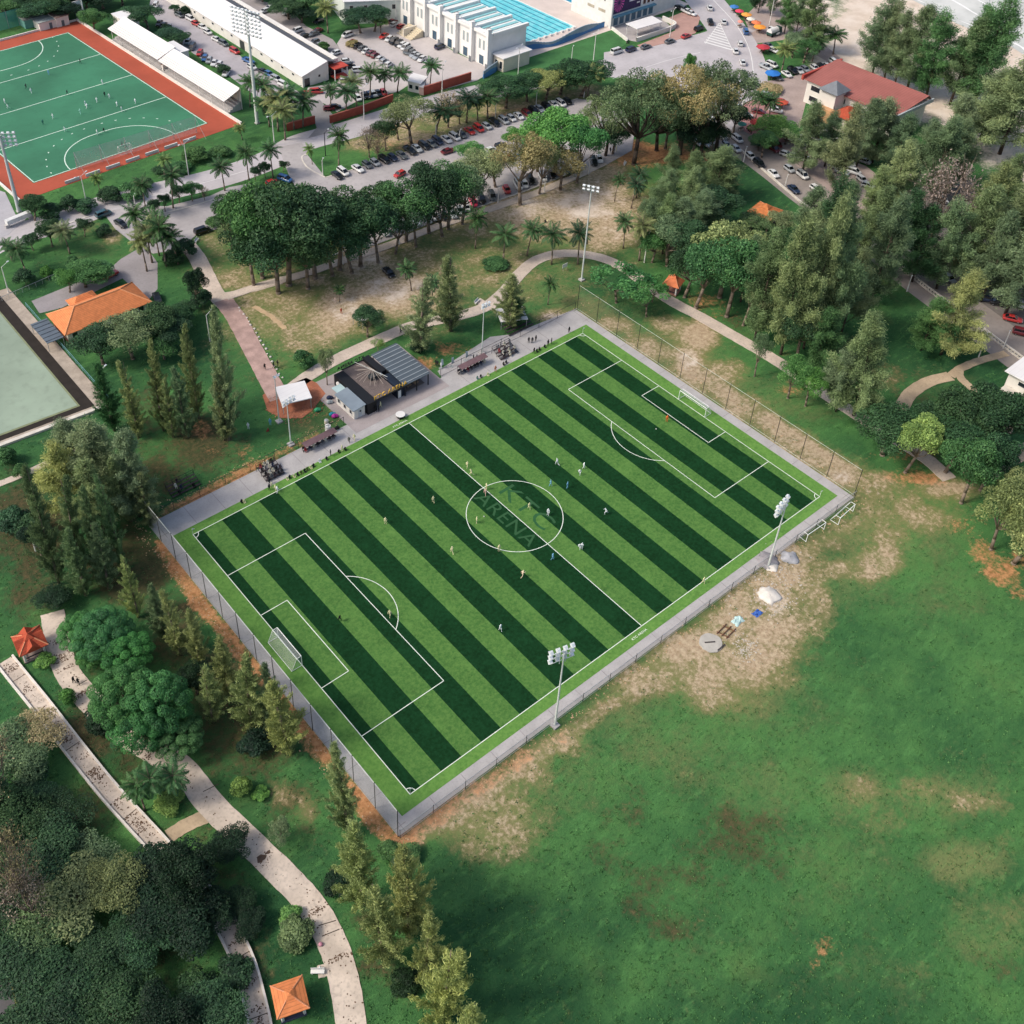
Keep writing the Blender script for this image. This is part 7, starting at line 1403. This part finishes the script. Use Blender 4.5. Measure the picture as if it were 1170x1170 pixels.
# ------------------------------------------------------------------ dugouts, bleachers, spectators
DG = M('dugout_frame', '#3a3336', .6, .1); CROWD = ['#1d1f24', '#2b2d33', '#3b3138', '#d6d3c4', '#8a3236', '#26324a', '#17181b', '#5b5f66', '#c9c4b0']; CN = dict(zip(CROWD, ['black', 'charcoal', 'plum', 'cream', 'red', 'navy', 'jet black', 'grey', 'ivory']))
def dugout(label, x0, x1, y, where, n, seed):
    t = thing('team_bench', label, 'bench', ((x0+x1)/2, y, .06)); q = MB(); q.hull8([(x0, y-.6, 1.95), (x1, y-.6, 1.95), (x1, y+.9, 2.1), (x0, y+.9, 2.1), (x0, y-.6, 2.02), (x1, y-.6, 2.02), (x1, y+.9, 2.18), (x0, y+.9, 2.18)]); q.build('roof', M('dugout_roof', '#6b5558', .6, .15, .8), t)
    k = max(2, int((x1-x0)/1.6))
    for i in range(k+1): q = MB(); x = x0+(x1-x0)*i/k; q.tube((x, y+.85, 0), (x, y+.85, 2.1), .04, n=5); q.tube((x, y+.85, 2.12), (x, y-.6, 2.0), .035, n=5); q.build('frame', DG, t)
    q = MB(); q.box(x0, y+.2, .42, x1, y+.6, .5); [q.box(x0+(x1-x0)*i/4-.05, y+.3, .06, x0+(x1-x0)*i/4+.05, y+.5, .42) for i in range(5)]; q.build('seat', DG, t)
    q = MB(); q.box(x0, y+.78, .5, x1, y+.84, 1.2); q.build('backrest', DG, t); rg = random.Random(seed); cs = [rg.choice(CROWD) for _ in range(n)]; od = ordinals(cs)
    for i, (c, o) in enumerate(zip(cs, od)):
        x = x0+(x1-x0)*(i+.5)/n+rg.uniform(-.12, .12); lab = ('only person in %s seated %s' if o == 'only' else o+' person in %s seated %s, from its near end') % (CN[c], where)
        person('sit', i, seed, c, DRK, lab, 'person', 'people seated '+where, math.radians(-90)+rg.uniform(-.3, .3), .02, (x, y+.32), sock='#3a3f46')
dugout('long dark team bench under a narrow reddish roof left of the cafe', 28.0, 35.6, 71.4, 'on the team bench left of the cafe', 8, 5)
dugout('long dark team bench under a narrow reddish roof right of the cafe', 67.9, 75.4, 71.3, 'on the team bench right of the cafe', 8, 9)
def bleacher(label, x0, x1, y0, y1, where, n, seed):
    t = thing('bleacher', label, 'bleacher', ((x0+x1)/2, y0, .06)); rows = 4; q = MB()
    for r in range(rows):
        z = .35+r*.32; y = y0+(y1-y0)*r/rows
        b = MB(); b.box(x0, y+.02, z-.06, x1, y+(y1-y0)/rows*.55, z); b.build('seat', DG, t)
    for k in range(5): x = x0+(x1-x0)*k/4; q.tube((x, y0, .06), (x, y1, 1.5), .05, n=5); q.tube((x, y1, .06), (x, y1, 2.0), .05, n=5); q.tube((x, y0+.5*(y1-y0), .06), (x, y0+.5*(y1-y0), .9), .04, n=5)
    q.tube((x0, y1, 2.0), (x1, y1, 2.0), .05, n=5); q.tube((x0, y1, 1.4), (x1, y1, 1.4), .04, n=5); q.build('frame', DARKM, t); rg = random.Random(seed); cs = [rg.choice(CROWD) for _ in range(n)]; od = ordinals(cs)
    for i, (c, o) in enumerate(zip(cs, od)):
        r = i % rows; j = i//rows; m = math.ceil(n/rows); x = x0+(x1-x0)*(j+.5+.25*(r % 2))/m; y = y0+(y1-y0)*(r+.3)/rows; lab = ('only person in %s seated %s' if o == 'only' else o+' person in %s seated %s, from its left end') % (CN[c], where)
        person('sit', i+3, seed, c, DRK, lab, 'person', 'people seated '+where, math.radians(-90)+rg.uniform(-.4, .4), -.12+.35+r*.32-.02, (x, y), sock='#3a3f46')
bleacher('black bleacher full of people near the shady left corner of the pitch', 17.8, 21.8, 69.0, 72.9, 'on the bleacher near the left corner', 18, 21)
bleacher('black bleacher with people near the top corner of the pitch', 78.4, 83.4, 69.6, 72.9, 'on the bleacher near the top corner', 12, 33)
x_, y_ = at(602, 372); bleacher('empty black bleacher behind the low fence near the top corner', 85.7, 92.9, 75.0, 78.4, 'behind the low fence by the top corner', 0, 3)
x_, y_ = at(213, 561); bleacher('dark bleacher in the shade behind the left low fence', x_-3.0, x_+3.0, 76.2, 79.0, 'on the dark bleacher in the shade', 5, 41)
# people along the turf edge
line = [(276,574,DRK,'sit'),(279,574,PALE,'sit'),(308,553,DRK,'stand'),(311,558,PALE,'walk'),(308,560,DRK,'stand'),(315,561,PALE,'stand'),(317,563,WHT,'walk'),(328,548,PALE,'sit'),(331,546,DRK,'sit'),(336,545,PALE,'sit'),(340,543,DRK,'sit'),(344,541,'#5d6b3a','sit'),(348,539,DRK,'sit'),(351,537,'#5d6b3a','sit'),(355,535,PALE,'sit'),(358,533,DRK,'sit'),(365,528,WHT,'sit'),(373,525,DRK,'sit'),(378,521,DRK,'stand'),(387,517,BLKC,'sit'),(391,516,PALE,'stand'),(394,514,DRK,'sit'),(399,506,'#4a4c40','walk'),(405,503,PALE,'walk'),(433,470,BLKC,'stand'),(435,466,PALE,'walk'),(429,471,BLKC,'walk'),
        (545,433,'#5a7f78','sit'),(549,431,DRK,'sit'),(557,429,PALE,'sit'),(566,425,'#a06a52','walk'),(575,417,BLKC,'sit'),(578,415,DRK,'sit'),(576.5,408,BLKC,'stand'),(610,404,BLKC,'walk'),(613,402,DRK,'sit'),(616,400,BLKC,'sit'),(622,397,DRK,'sit'),(626,395,BLKC,'stand'),(630,393,DRK,'stand'),(650,380,BLKC,'stand'),(604,392,BLKC,'stand'),(608,392,DRK,'stand'),(612,390,BLKC,'stand'),
        (500,419,DRK,'stand'),(504,421,'#c9cdd0','stand'),(498,418,BLKC,'stand'),(533,407,BLKC,'stand'),(541,412,BLKC,'stand'),(545,412,DRK,'walk')]
nn_ = {DRK:'dark clothes', PALE:'cream clothes', WHT:'white', BLKC:'black', '#5d6b3a':'olive', '#4a4c40':'dark khaki', '#5a7f78':'teal', '#a06a52':'rust', '#c9cdd0':'light grey'}
keys = [(nn_[c], p) for _, _, c, p in line]; od = ordinals(keys); PV = dict(sit='sitting', stand='standing', walk='walking')
for (px, py, c, p), o in zip(line, od):
    lab = ('only person in %s %s along the cafe side touchline' if o == 'only' else o+' person in %s %s along the cafe side touchline, from the left') % (nn_[c], PV[p]); person(p, px, py, c, DRK, lab, 'person', 'people along the cafe side touchline', None if p != 'sit' else math.radians(-90), .0 if p != 'sit' else -.3, sock='#3a3f46')
for px, py, c, p, lab in ((85,779,BLKC,'walk','person in black walking on the winding path, farther of two'),(90.5,781,BLKC,'walk','person in black walking on the winding path by its grass edge, nearer of two'),(303,421,BLKC,'walk','person in black on the brick path, left one'),(313,419,BLKC,'walk','person in black on the brick path, middle one'),(317.5,417,BLKC,'walk','person in black at the brick path edge'),(458,380,DRK,'walk','person in dark clothes on the curved path above the cafe'),(383,345,'#c9b3a6','walk','person in pinkish clothes on the sandy ground near the dirt track'),(390,357,'#a8543f','walk','person in rust shirt on the sandy ground near the white canopy'),
    (309,484,BLU,'stand','person in blue on the grass left of the white canopy'),(307,491,'#8a3236','sit','person in red sitting on the grass left of the white canopy'),(284,489,WHT,'stand','person in white in the tree shade left of the white canopy'),(704,171,PALE,'stand','person in cream at the car park end'),(697,173,DRK,'walk','person in dark clothes by the orange soil'),(623,252,DRK,'sit','person sitting on the sandy ground below the car park'),(626,252,PALE,'sit','person in cream sitting on the sandy ground below the car park'),(592,135,WHT,'stand','person in white standing behind the roadside row of cars'),(365,1106,WHT,'sit','person in white sitting by the white bench')):
    person(p, px, py+2, c, DRK, lab, 'person', None, None, .12 if p != 'sit' else -.3)

# ================================================================== STREET FURNITURE AND SMALL THINGS
POLEW = M('lamp_post_white', '#d7d5cf', .5, .06)
def lamp(px, py, top, label, arms=2, group=None, col=None):
    x, y = at(px, py); h = height(px, py, top); t = thing('street_lamp', label, 'street lamp', (x, y, 0), 0, group); q = MB(); q.tube((x, y, 0), (x, y, h), .16, .09, 8); q.build('post', col or POLEW, t)
    for k in range(arms):
        a = math.radians(20)+math.pi*k; d = np.array([math.cos(a), math.sin(a), 0]); e = np.array([x, y, h])+d*(1.7 if h > 6 else .5)+np.array([0, 0, .35]); q = MB(); q.tube((x, y, h-.1), tuple(e), .06, n=5); q.build('arm', col or POLEW, t)
        q = MB(); w_ = .55 if h > 6 else .3; s = np.array([-d[1], d[0], 0])*.16; q.hull8([tuple(e-s), tuple(e+d*w_-s), tuple(e+d*w_+s), tuple(e+s), tuple(e-s+[0,0,.16]), tuple(e+d*w_-s+[0,0,.1]), tuple(e+d*w_+s+[0,0,.1]), tuple(e+s+[0,0,.16])]); q.build('lamp_head', LAMPM, t)
for px, py, top, ar, lab in ((100,237,201,2,'white double armed street lamp by the main road near the hockey corner'),(215.5,200,164,2,'white double armed street lamp opposite the hockey goal netting'),(313.6,166,132,2,'white double armed street lamp beside the short brick wall'),(416,137,100,1,'white street lamp in front of the long brick wall'),(505,108,74,1,'white street lamp at the guard house brick wall'),(592,84.6,54,2,'white double armed lamp at the curvy pool wall end'),(678,69,38,2,'white double armed lamp where the stadium lawn ends'),(653,69,54,1,'thin lamp post in the middle of the stadium lawn'),(765,43,12,2,'white double armed lamp beside the white low wall'),
    (369,201,183,1,'short white lamp on the grass corner of the car park entrance'),(498,156,142,1,'short lamp post behind the long roadside row of cars'),(525,160,150,1,'short lamp post between white cars in the roadside row'),(566,134,120,1,'short lamp post on the verge beside the red cars'),(612.5,120,106,1,'short lamp post on the verge by the round trees'),(667,112,105,1,'short lamp post under the round dark tree'),(622,219,204,1,'white lamp post on the car park pavement near the leafy trees'),(672.5,199,184,1,'white lamp post at the end of the car park pavement'),(569,232,216,1,'white lamp post on the pavement near the pink car'),(456,279,266,1,'white lamp post on the pavement below the dark clump'),(392,302,286,1,'white lamp post under the dark clump of trees'),
    (155,238,224,1,'thin dark lamp post on the main road by the palms'),(849.5,185,170,1,'white lamp post at the dark lawn kerb, farther one'),(897,213,202,1,'white lamp post at the dark lawn kerb, nearer one'),(1118,408,384,1,'slender pale lamp post on the dark green lawn'),(1146,398,381,1,'white lamp post at the balustrade wall'),(847,128,100,1,'pale lamp post on the pink forecourt'),(879,28,-8,1,'tall pale lamp post behind the beach stalls'),(737,254,236,1,'thin pale lamp post among the palms of the grove'),(736,300,268,1,'thin pale lamp post on the lawn by the grove'),(1036,333,318,1,'slender pale post leaning by the balustrade wall'),(41,630,606,2,'dark double lamp on the dim left lawn'),(240,390,360,1,'white post on the house lawn'),(120,455,425,1,'grey lamp post at the bowling green corner'),(10,335,305,1,'thin lamp post above the bowling green')):
    lamp(px, py, top, lab, ar)
t_ = lamp(372, 178, 152, 'dark street pole on the verge by the small palm', 1, None, DARKM)
# umbrellas and stalls
def umbrella(px, py, col, w_, label, group='market umbrellas by the beach road', h=2.3):
    w_ *= .74; x, y = at(px, py, 2.0); t = thing('market_umbrella', label, 'umbrella', (x, y, 0), 0, group); q = MB(); q.tube((x, y, 0), (x, y, h), .05); q.build('pole', STEEL, t); q = MB(); n = 8; ap = (x, y, h+.55)
    P = [(x+w_*math.cos(2*math.pi*k/n), y+w_*math.sin(2*math.pi*k/n), h-.1) for k in range(n)]
    for k in range(n): a, b = P[k], P[(k+1) % n]; q.poly([a, b, ap]); q.poly([(a[0], a[1], h-.3), (b[0], b[1], h-.3), b, a])
    q.build('canopy', M('umbrella_'+col.strip('#'), col, .8, .08), t)
    q = MB(); q.box(x-.9, y-.5, .75, x+.9, y+.5, .82); [q.box(x+a, y+b, 0, x+a+.06, y+b+.06, .75) for a in (-.85, .8) for b in (-.45, .4)]; q.build('table', WOOD, t)
for px, py, c, w_, lab in ((839,8,'#3f78b8',2.3,'blue market umbrella farthest up the beach road'),(845,13,'#d0455f',2.2,'pink red market umbrella beside the blue one'),(853,17,'#e29a4a',2.6,'orange market umbrella in the middle of the stalls'),(858,22,'#d9d4c8',2.2,'white market umbrella in the stalls'),(864,26,'#dd7a52',2.4,'salmon market umbrella near the orange stalls'),(868,31,'#e8953c',3.0,'large orange market umbrella nearest the blue car'),(872,54,'#b23a44',3.2,'dark red market umbrella beside the parked white car'),(883,84,'#2f74c0',3.4,'large bright blue market umbrella beside the road bend'),(892,117,'#c4553f',3.0,'red market umbrella on the salmon paving below the red roof'),(846,25,'#d98a7d',1.4,'small pink parasol by the road edge'),(865,140,'#b5433f',3.0,'dull red market umbrella on the pink forecourt'),(848,142,'#5fae9c',1.8,'small turquoise umbrella under the dark round tree')):
    umbrella(px, py, c, w_, lab)
t = thing('pier_truck', 'parked truck with a pale rounded cover by the beach stalls', 'truck', (*at(884, 38), 0)); x, y = at(884, 40)
for a in ((-2.2, -1), (-2.2, 1), (1.8, -1), (1.8, 1)): MB().tube((x+a[0], y+a[1]-.12, .45), (x+a[0], y+a[1]+.12, .45), .45, n=10).build('wheel', TYRE, t)
q = MB(); q.box(x-3, y-1.1, .7, x+3, y+1.1, 1.6); q.build('body', M('truck_green', '#2f4f48', .5), t); q = MB(); q.loft([[(xx, y+1.15*math.cos(a), 1.6+1.3*math.sin(a)) for a in [math.pi*k/8 for k in range(9)]] for xx in (x-3, x+1.2)]); q.build('cover', WROOF, t); q = MB(); q.box(x+1.3, y-1.05, 1.6, x+2.8, y+1.05, 2.6); q.build('cab', M('truck_green', '#2f4f48', .5), t)
# round table, cabinets and clutter of the cafe forecourt
x, y = at(457.5, 474, .8); t = thing('round_table', 'white round table with dark legs on the cafe forecourt', 'table', (x, y, .08)); q = MB(); q.tube((x, y, .95), (x, y, 1.02), 1.0, n=24); q.build('tabletop', WHITEP, t); q = MB(); [q.tube((x+.7*math.cos(a), y+.7*math.sin(a), .08), (x+.5*math.cos(a), y+.5*math.sin(a), .95), .05) for a in (0, 1.57, 3.14, 4.71)]; q.box(x-.6, y-.6, .08, x+.6, y+.6, .5); q.build('legs', DARKM, t)
for px, py, c, lab in ((379,475,'#2b8a9a','teal bag pile on the forecourt left of the cabin'),(382,477,'#b0398e','magenta bag on the forecourt beside the teal pile'),(362,470,'#3f9a6b','green bundle at the fence left of the cabin'),(376,456,'#26304a','dark blue covered crate beside the black cafe wall'),(376,461,'#9aa0a2','grey bundle by the dark blue crate')):
    x, y = at(px, py); q = MB(); q.ball((x, y, .45), .6, 8, 5, sq=(1.1, .8, .75)); q.ball((x+.5, y-.2, .35), .4, 8, 5); tag(q.build('bag' if 'crate' not in lab else 'crate', M('bag_'+c.strip('#'), c, .7, .15, 2)), lab, 'bag' if 'crate' not in lab else 'crate')
for px, py, lab, hh in ((375,493,'white storage tank at the fence beside the forecourt',1.6),(373,484,'pale round bin behind the white storage tank',1.0)):
    x, y = at(px, py); t = thing('storage_tank' if hh > 1.2 else 'bin', lab, 'tank' if hh > 1.2 else 'bin', (x, y, .06)); q = MB(); q.tube((x, y, .06), (x, y, hh), .6 if hh > 1.2 else .45, n=14); q.build('tank', WHITEP if hh > 1.2 else CREAM, t); q = MB(); q.tube((x, y, hh), (x, y, hh+.12), .4, .2, n=12); q.build('lid', STEEL, t)
x, y = at(384, 492); t = thing('motorbike_scrambler', 'dark scooter parked at the forecourt corner', 'scooter', (x, y, .06)); 
for s in (-.6, .6): MB().tube((x+s, y-.07, .35), (x+s, y+.07, .35), .3, n=10).build('wheel', TYRE, t)
q = MB(); q.hull8([(x-.8, y-.15, .4), (x+.5, y-.15, .4), (x+.5, y+.15, .4), (x-.8, y+.15, .4), (x-.75, y-.12, .85), (x+.6, y-.1, 1.1), (x+.6, y+.1, 1.1), (x-.75, y+.12, .85)]); q.build('frame', BLACKM, t); q = MB(); q.tube((x+.5, y-.35, 1.15), (x+.5, y+.35, 1.15), .04); q.build('handlebar', DARKM, t)
# signs and flags on the gravel yard
for px, py, c, lab in ((504,421,'#b9c3c8','pale feather flag on the gravel yard, nearest the cafe'),(516,419,'#b9c3c8','pale feather flag on the gravel yard, middle one'),(532,412,'#c4d2d4','pale feather flag on the gravel yard beside a dark post')):
    x, y = at(px, py); t = thing('feather_flag', lab, 'flag', (x, y, .04)); q = MB(); q.tube((x, y, .04), (x, y, 2.6), .03); q.box(x-.4, y-.4, .03, x+.4, y+.4, .1); q.build('pole', STEEL, t); q = MB(); q.hull8([(x, y-.03, .7), (x+.7, y-.03, .8), (x+.7, y+.03, .8), (x, y+.03, .7), (x, y-.03, 2.6), (x+.5, y-.03, 2.4), (x+.5, y+.03, 2.4), (x, y+.03, 2.6)]); q.build('banner', M('flag_'+c.strip('#'), c, .8), t)
# heaps, disc and pallet by the open field
def heap(name, label, px, py, r, h, mat, seed, cat='heap'):
    x, y = at(px, py); rg = random.Random(seed); q = MB(); rings = []; n = 20; off = [rg.uniform(.8, 1.2) for _ in range(n)]
    for j in range(6):
        s = 1-j/5.2; z = h*(1-s*s)-.05; rings.append([(x+r*s*off[k]*math.cos(2*math.pi*k/n)+rg.uniform(-.05, .05)*r, y+r*s*off[k]*math.sin(2*math.pi*k/n), z+(rg.uniform(-.06, .06)*h if j else 0)) for k in range(n)])
    q.loft(rings); return tag(q.build(name, mat, smooth=True), label, cat)
GRV = M('grey_heap', '#a9a9ab', .95, .2, 1.2, fine=.4); LIM = M('lime_heap', '#d6d0c6', .95, .12, 1.0, fine=.3)
heap('gravel_heap', 'low grey gravel heap just outside the low fence, farther right one', 902, 637, 1.7, .7, GRV, 2)
heap('gravel_heap', 'dusty grey heap against the concrete by the floodlight mast', 876, 640, 2.2, .7, M('ash_heap', '#8f8b8d', .95, .2, 1.2, fine=.4), 3); heap('sand_heap', 'small white sand heap below the grey gravel heap', 882, 648, 1.3, .5, LIM, 5)
heap('sand_heap', 'large white sand heap on the worn grass below the floodlight mast', 878, 680, 2.2, .8, LIM, 7); 
mb = MB(); rg = random.Random(8)
for px, py, rx, n in ((885,690,3.4,90),(895,660,4.5,90),(853,742,2.6,140),(870,665,5,60),(840,705,6,40),(890,640,4,60)):
    x0, y0 = at(px, py)
    for _ in range(n): x = x0+rg.gauss(0, rx*.5); y = y0+rg.gauss(0, rx*.5); r = rg.uniform(.05, .2); mb.ball((x, y, .02), r, 5, 3, sq=(1, rg.uniform(.6, 1.3), .5))
tag(mb.build('rubble', M('rubble_pale', '#b5ada0', .95, .2, 2)), 'scattered white stones and rubble on the worn grass by the heaps', 'rubble', None, 'stuff')
mb = MB(); rg = random.Random(12)
for (a, b, wd, n) in (((-6.2, -5.6), (105, -5.6), 1.0, 380), ((-7.0, 75), (-7.0, -6), 1.2, 420), ((-7, 75.5), (39.5, 75.5), 1.0, 160), ((108, -6), (108, 74), 2.0, 160)):
    for _ in range(n): s = rg.random(); x = a[0]+(b[0]-a[0])*s+rg.gauss(0, wd*.6); y = a[1]+(b[1]-a[1])*s+rg.gauss(0, wd*.6); r = rg.uniform(.05, .17); mb.ball((x, y, .02), r, 5, 3, sq=(1, rg.uniform(.6, 1.4), .55))
tag(mb.build('clod_strip', M('clod_tan', '#b89a78', .95, .25, 2)), 'loose tan clods and stones along the outside of the pitch fences', 'rubble', None, 'stuff')
mb = MB(); rg = random.Random(44); x0, y0 = at(334, 460)
for _ in range(420):
    a_ = rg.uniform(0, 6.28); q_ = rg.uniform(2.0, 6.2); r = rg.uniform(.06, .2); mb.ball((x0+q_*math.cos(a_), y0-.8+q_*math.sin(a_), .11), r, 5, 3, sq=(1, rg.uniform(.5, 1.2), .6))
tag(mb.build('brick_rubble', M('rubble_red', '#a8735a', .95, .35, 2)), 'broken brick rubble round the square white canopy', 'rubble', None, 'stuff')
x, y = at(812, 735); q = MB(); rg = random.Random(6); P = [(x+1.95*(1+.05*rg.uniform(-1, 1))*math.cos(2*math.pi*k/26), y+1.95*(1+.05*rg.uniform(-1, 1))*math.sin(2*math.pi*k/26)) for k in range(26)]; q.prism(P, -.1, .18); tag(q.build('concrete_disc', M('mortar_pad', '#b0aca3', .9, .12, .7, fine=.3)), 'round grey mortar slab on the worn grass', 'slab')
for (p, q_, lab) in (((805, 735), (817, 734), 'dark plank lying in the middle of the round mortar slab'), ((820, 744), (828, 737), 'dark plank lying across the edge of the round mortar slab')):
    a, b = np.array(at(*p)), np.array(at(*q_)); d = (b-a)/np.linalg.norm(b-a); n_ = np.array([-d[1], d[0]])*.12; m_ = MB(); m_.prism([tuple(a-n_), tuple(b-n_), tuple(b+n_), tuple(a+n_)], .185, .24); tag(m_.build('plank', M('dark_plank', '#3f3a3a', .85, .2, 2)), lab, 'plank')
t = thing('wooden_pallet', 'rusty brown open frame lying beside the round mortar slab', 'frame', (*at(827, 721), 0)); a = np.array(at(819, 722)); u = np.array(at(833, 729))-a; v = np.array(at(826, 715))-a
for k in range(2): q = MB(); q.tube((*(a+v*k), .1), (*(a+v*k+u), .1), .09, n=5); q.build('rail', M('rust_brown', '#6b4a38', .9, .2, 2), t)
for k in range(3): q = MB(); q.tube((*(a+u*(.12+.38*k)-v*.25), .2), (*(a+u*(.12+.38*k)+v*1.3), .2), .09, n=5); q.build('cross_bar', M('rust_brown', '#6b4a38', .9, .2, 2), t)
def tarp(label, px, py, w_, col, seed):
    x, y = at(px, py); rg = random.Random(seed); q = MB(); n = 7; V = [[(x+(i-3)*w_/6+rg.uniform(-.1, .1)*w_, y+(j-3)*w_/9+rg.uniform(-.08, .08)*w_, rg.uniform(.05, .4) if 0 < i < 6 and 0 < j < 6 else .03) for i in range(n)] for j in range(n)]
    for j in range(n-1):
        for i in range(n-1): q.poly([V[j][i], V[j][i+1], V[j+1][i+1], V[j+1][i]])
    return tag(q.build('tarpaulin', M('tarp_'+col.strip('#'), col, .6, .15, 1.5)), label, 'tarpaulin')
tarp('crumpled blue tarpaulin on the worn grass beside the white sand heap', 865, 701, 1.7, '#3f66b0', 3); tarp('crumpled pale aqua sheet on the worn grass left of the blue tarpaulin', 843, 709, 2.2, '#b4cfcb', 4)
# fallen leaves on the lower paths
mb = MB(); rg = random.Random(31)
for line, wd, n, zz_ in (([(64,725),(72,757),(86,782),(110,808),(140,836),(178,860),(210,880),(240,918),(285,962),(328,1004),(358,1038),(380,1078),(393,1120),(402,1175)], 3.6, 700, .112), ([(6,756),(22,776),(48,808),(75,843),(100,875),(128,909),(158,942),(180,966)], 2.3, 520, .312), ([(243,1034),(258,1057),(272,1085),(282,1110),(290,1140),(298,1175)], 2.3, 200, .312)):
    pts = PX(smoothline(line)); hot = [rg.randrange(len(pts)-1) for _ in range(16)]
    for _ in range(int(n*1.5)):
        i = rg.choice(hot) if rg.random() < .75 else rg.randrange(len(pts)-1); a, b = np.array(pts[i]), np.array(pts[i+1]); d = (b-a)/np.linalg.norm(b-a); nn2 = np.array([-d[1], d[0]]); c = a+(b-a)*rg.random()+nn2*max(-.5, min(.5, rg.gauss(0, .28)))*wd; r = rg.uniform(.04, .15); k0 = rg.uniform(0, 6)
        mb.poly([(c[0]+r*rg.uniform(.5, 1.3)*math.cos(k0+k*1.05), c[1]+r*rg.uniform(.5, 1.3)*math.sin(k0+k*1.05), zz_+rg.uniform(0, .01)) for k in range(6)])
tag(mb.build('fallen_leaves', M('leaf_brown', '#5d4a3b', .95, .35, 3)), 'brown fallen leaves scattered on the lower paths', 'leaves', None, 'stuff')
# benches
def bench(label, px, py, hd, mat):
    x, y = at(px, py); t = thing('park_bench', label, 'bench', (x, y, .05), hd); o = t.location.copy(); t.location = (0, 0, 0)
    q = MB(); q.box(-.9, -.25, .42, .9, .25, .5); q.build('seat', mat, t); q = MB(); q.box(-.9, .22, .5, .9, .28, .95); q.build('backrest', mat, t)
    for s in (-.7, .7): q = MB(); q.box(s-.06, -.2, 0, s+.06, .2, .42); q.build('leg', mat, t)
    t.location = o
bench('white bench on a small pad beside the winding path', 363, 1112, math.radians(-38), WHITEP); bench('white bench on a stub beside the curved path near the cafe', 545, 346, math.radians(20), WHITEP); bench('white bench beside the side street palms', 225, 276, math.radians(40), WHITEP); bench('pale bench at the car park end by the orange soil', 714, 188, math.radians(30), WHITEP)
x, y = at(645, 309); t = thing('notice_board', 'white notice board on the lawn inside the curved path', 'sign', (x, y, 0)); q = MB(); q.tube((x-.5, y, 0), (x-.5, y, 1.2), .05); q.tube((x+.5, y, 0), (x+.5, y, 1.2), .05); q.build('post', STEEL, t); q = MB(); q.box(x-.8, y-.04, .9, x+.8, y+.04, 2.0); q.build('panel', WHITEP, t)
x, y = at(366.5, 1080); q = MB(); q.ball((x, y, .3), .3, 12, 8); tag(q.build('beach_ball', M('ball_pink', '#c78a9c', .6), smooth=True), 'pink ball beside the winding path', 'ball')
# white rails by the house lawn and stones by the brick path
mb = MB(); rg = random.Random(15); side = PX(smoothline([(272,352),(290,376),(306,404),(322,432)]), 0)
for i, p in enumerate(side):
    mb = MB(); mb.ball((p[0]+rg.uniform(-.2, .2), p[1]+rg.uniform(-.2, .2), .12), rg.uniform(.2, .34), 7, 5, sq=(1, 1, .7)); tag(mb.build('edge_stone', M('edge_stone_white', '#c8c2ba', .9, .1)), '%s white edge stone along the brick path, from its upper end' % (ORD[i] if i < 20 else 'last'), 'stone', 'white stones along the brick path')
# leaf litter and tufts so that the ground reads as ground
mb = MB(); rg = random.Random(19)
tuft = []
rgn = np.random.default_rng(5); NT = 14000; C = np.zeros((NT, 3)); k = 0
while k < NT:
    px = rgn.uniform(-10, 1180, 4000); py = rgn.uniform(180, 1190, 4000)
    for a, b in zip(px, py):
        if k >= NT: break
        x, y = at(a, b)
        if -6 < x < 106 and -5 < y < 74.5: continue
        if a < 330 and b > 820 and rgn.random() < .2: continue
        if y > 74 and a > 300 and b < 300: continue
        C[k] = (x, y, 0); k += 1
zz = zone_values(C[:, 0], C[:, 1]); keep = (zz['sand'] < .3) & (zz['orange'] < .7) & (rgn.random(NT) > zz['dirt']*.93); C = C[keep]
# keep off the hard surfaces
hard = []
for o in bpy.data.objects:
    if o.type == 'MESH' and o.get('kind') == 'structure' and o.name.split('.')[0] not in ('ground', 'sea', 'surf'):
        hard.append(o)
from mathutils.bvhtree import BVHTree
vv = []; ff = []
for o in list(bpy.data.objects):
    if o.type == 'MESH' and ((o.get('kind') == 'structure' and o.name.split('.')[0] not in ('ground', 'sea', 'surf')) or (o.parent and o.parent.name.split('.')[0] in ('raised_walkway', 'gazebo', 'orange_house', 'white_house', 'container_cafe'))):
        b0 = len(vv); vv += [tuple(v.co+(o.parent.location if o.parent else Vector((0, 0, 0)))) for v in o.data.vertices]; ff += [tuple(b0+i for i in p.vertices) for p in o.data.polygons]
bt = BVHTree.FromPolygons(vv, ff)
C = np.array([c for c in C if bt.ray_cast(Vector((c[0], c[1], 30)), Vector((0, 0, -1)))[0] is None])
Q = []; 
for j in range(5):
    n = len(C); P = C+np.stack([rgn.normal(0, .16, n), rgn.normal(0, .16, n), np.zeros(n)], 1); Hh = rgn.uniform(.05, .15, n); U = nrm(np.stack([rgn.normal(0, .6, n), rgn.normal(0, .6, n), np.ones(n)], 1)); Q.append(quads(P+U*Hh[:, None]*.8, U, nrm(np.cross(U, rgn.normal(size=(n, 3)))), Hh, rgn.uniform(.05, .13, n)))
Q = np.concatenate(Q); gm = leafmesh('grass_tufts', Q, rgn.uniform(0, .9, len(Q))); go = bpy.data.objects.new('grass_tufts', gm); COL.objects.link(go); go.color = C4(lin('#4e7c48')); tag(go, 'loose tufts of grass all over the park ground', 'grass', None, 'stuff')
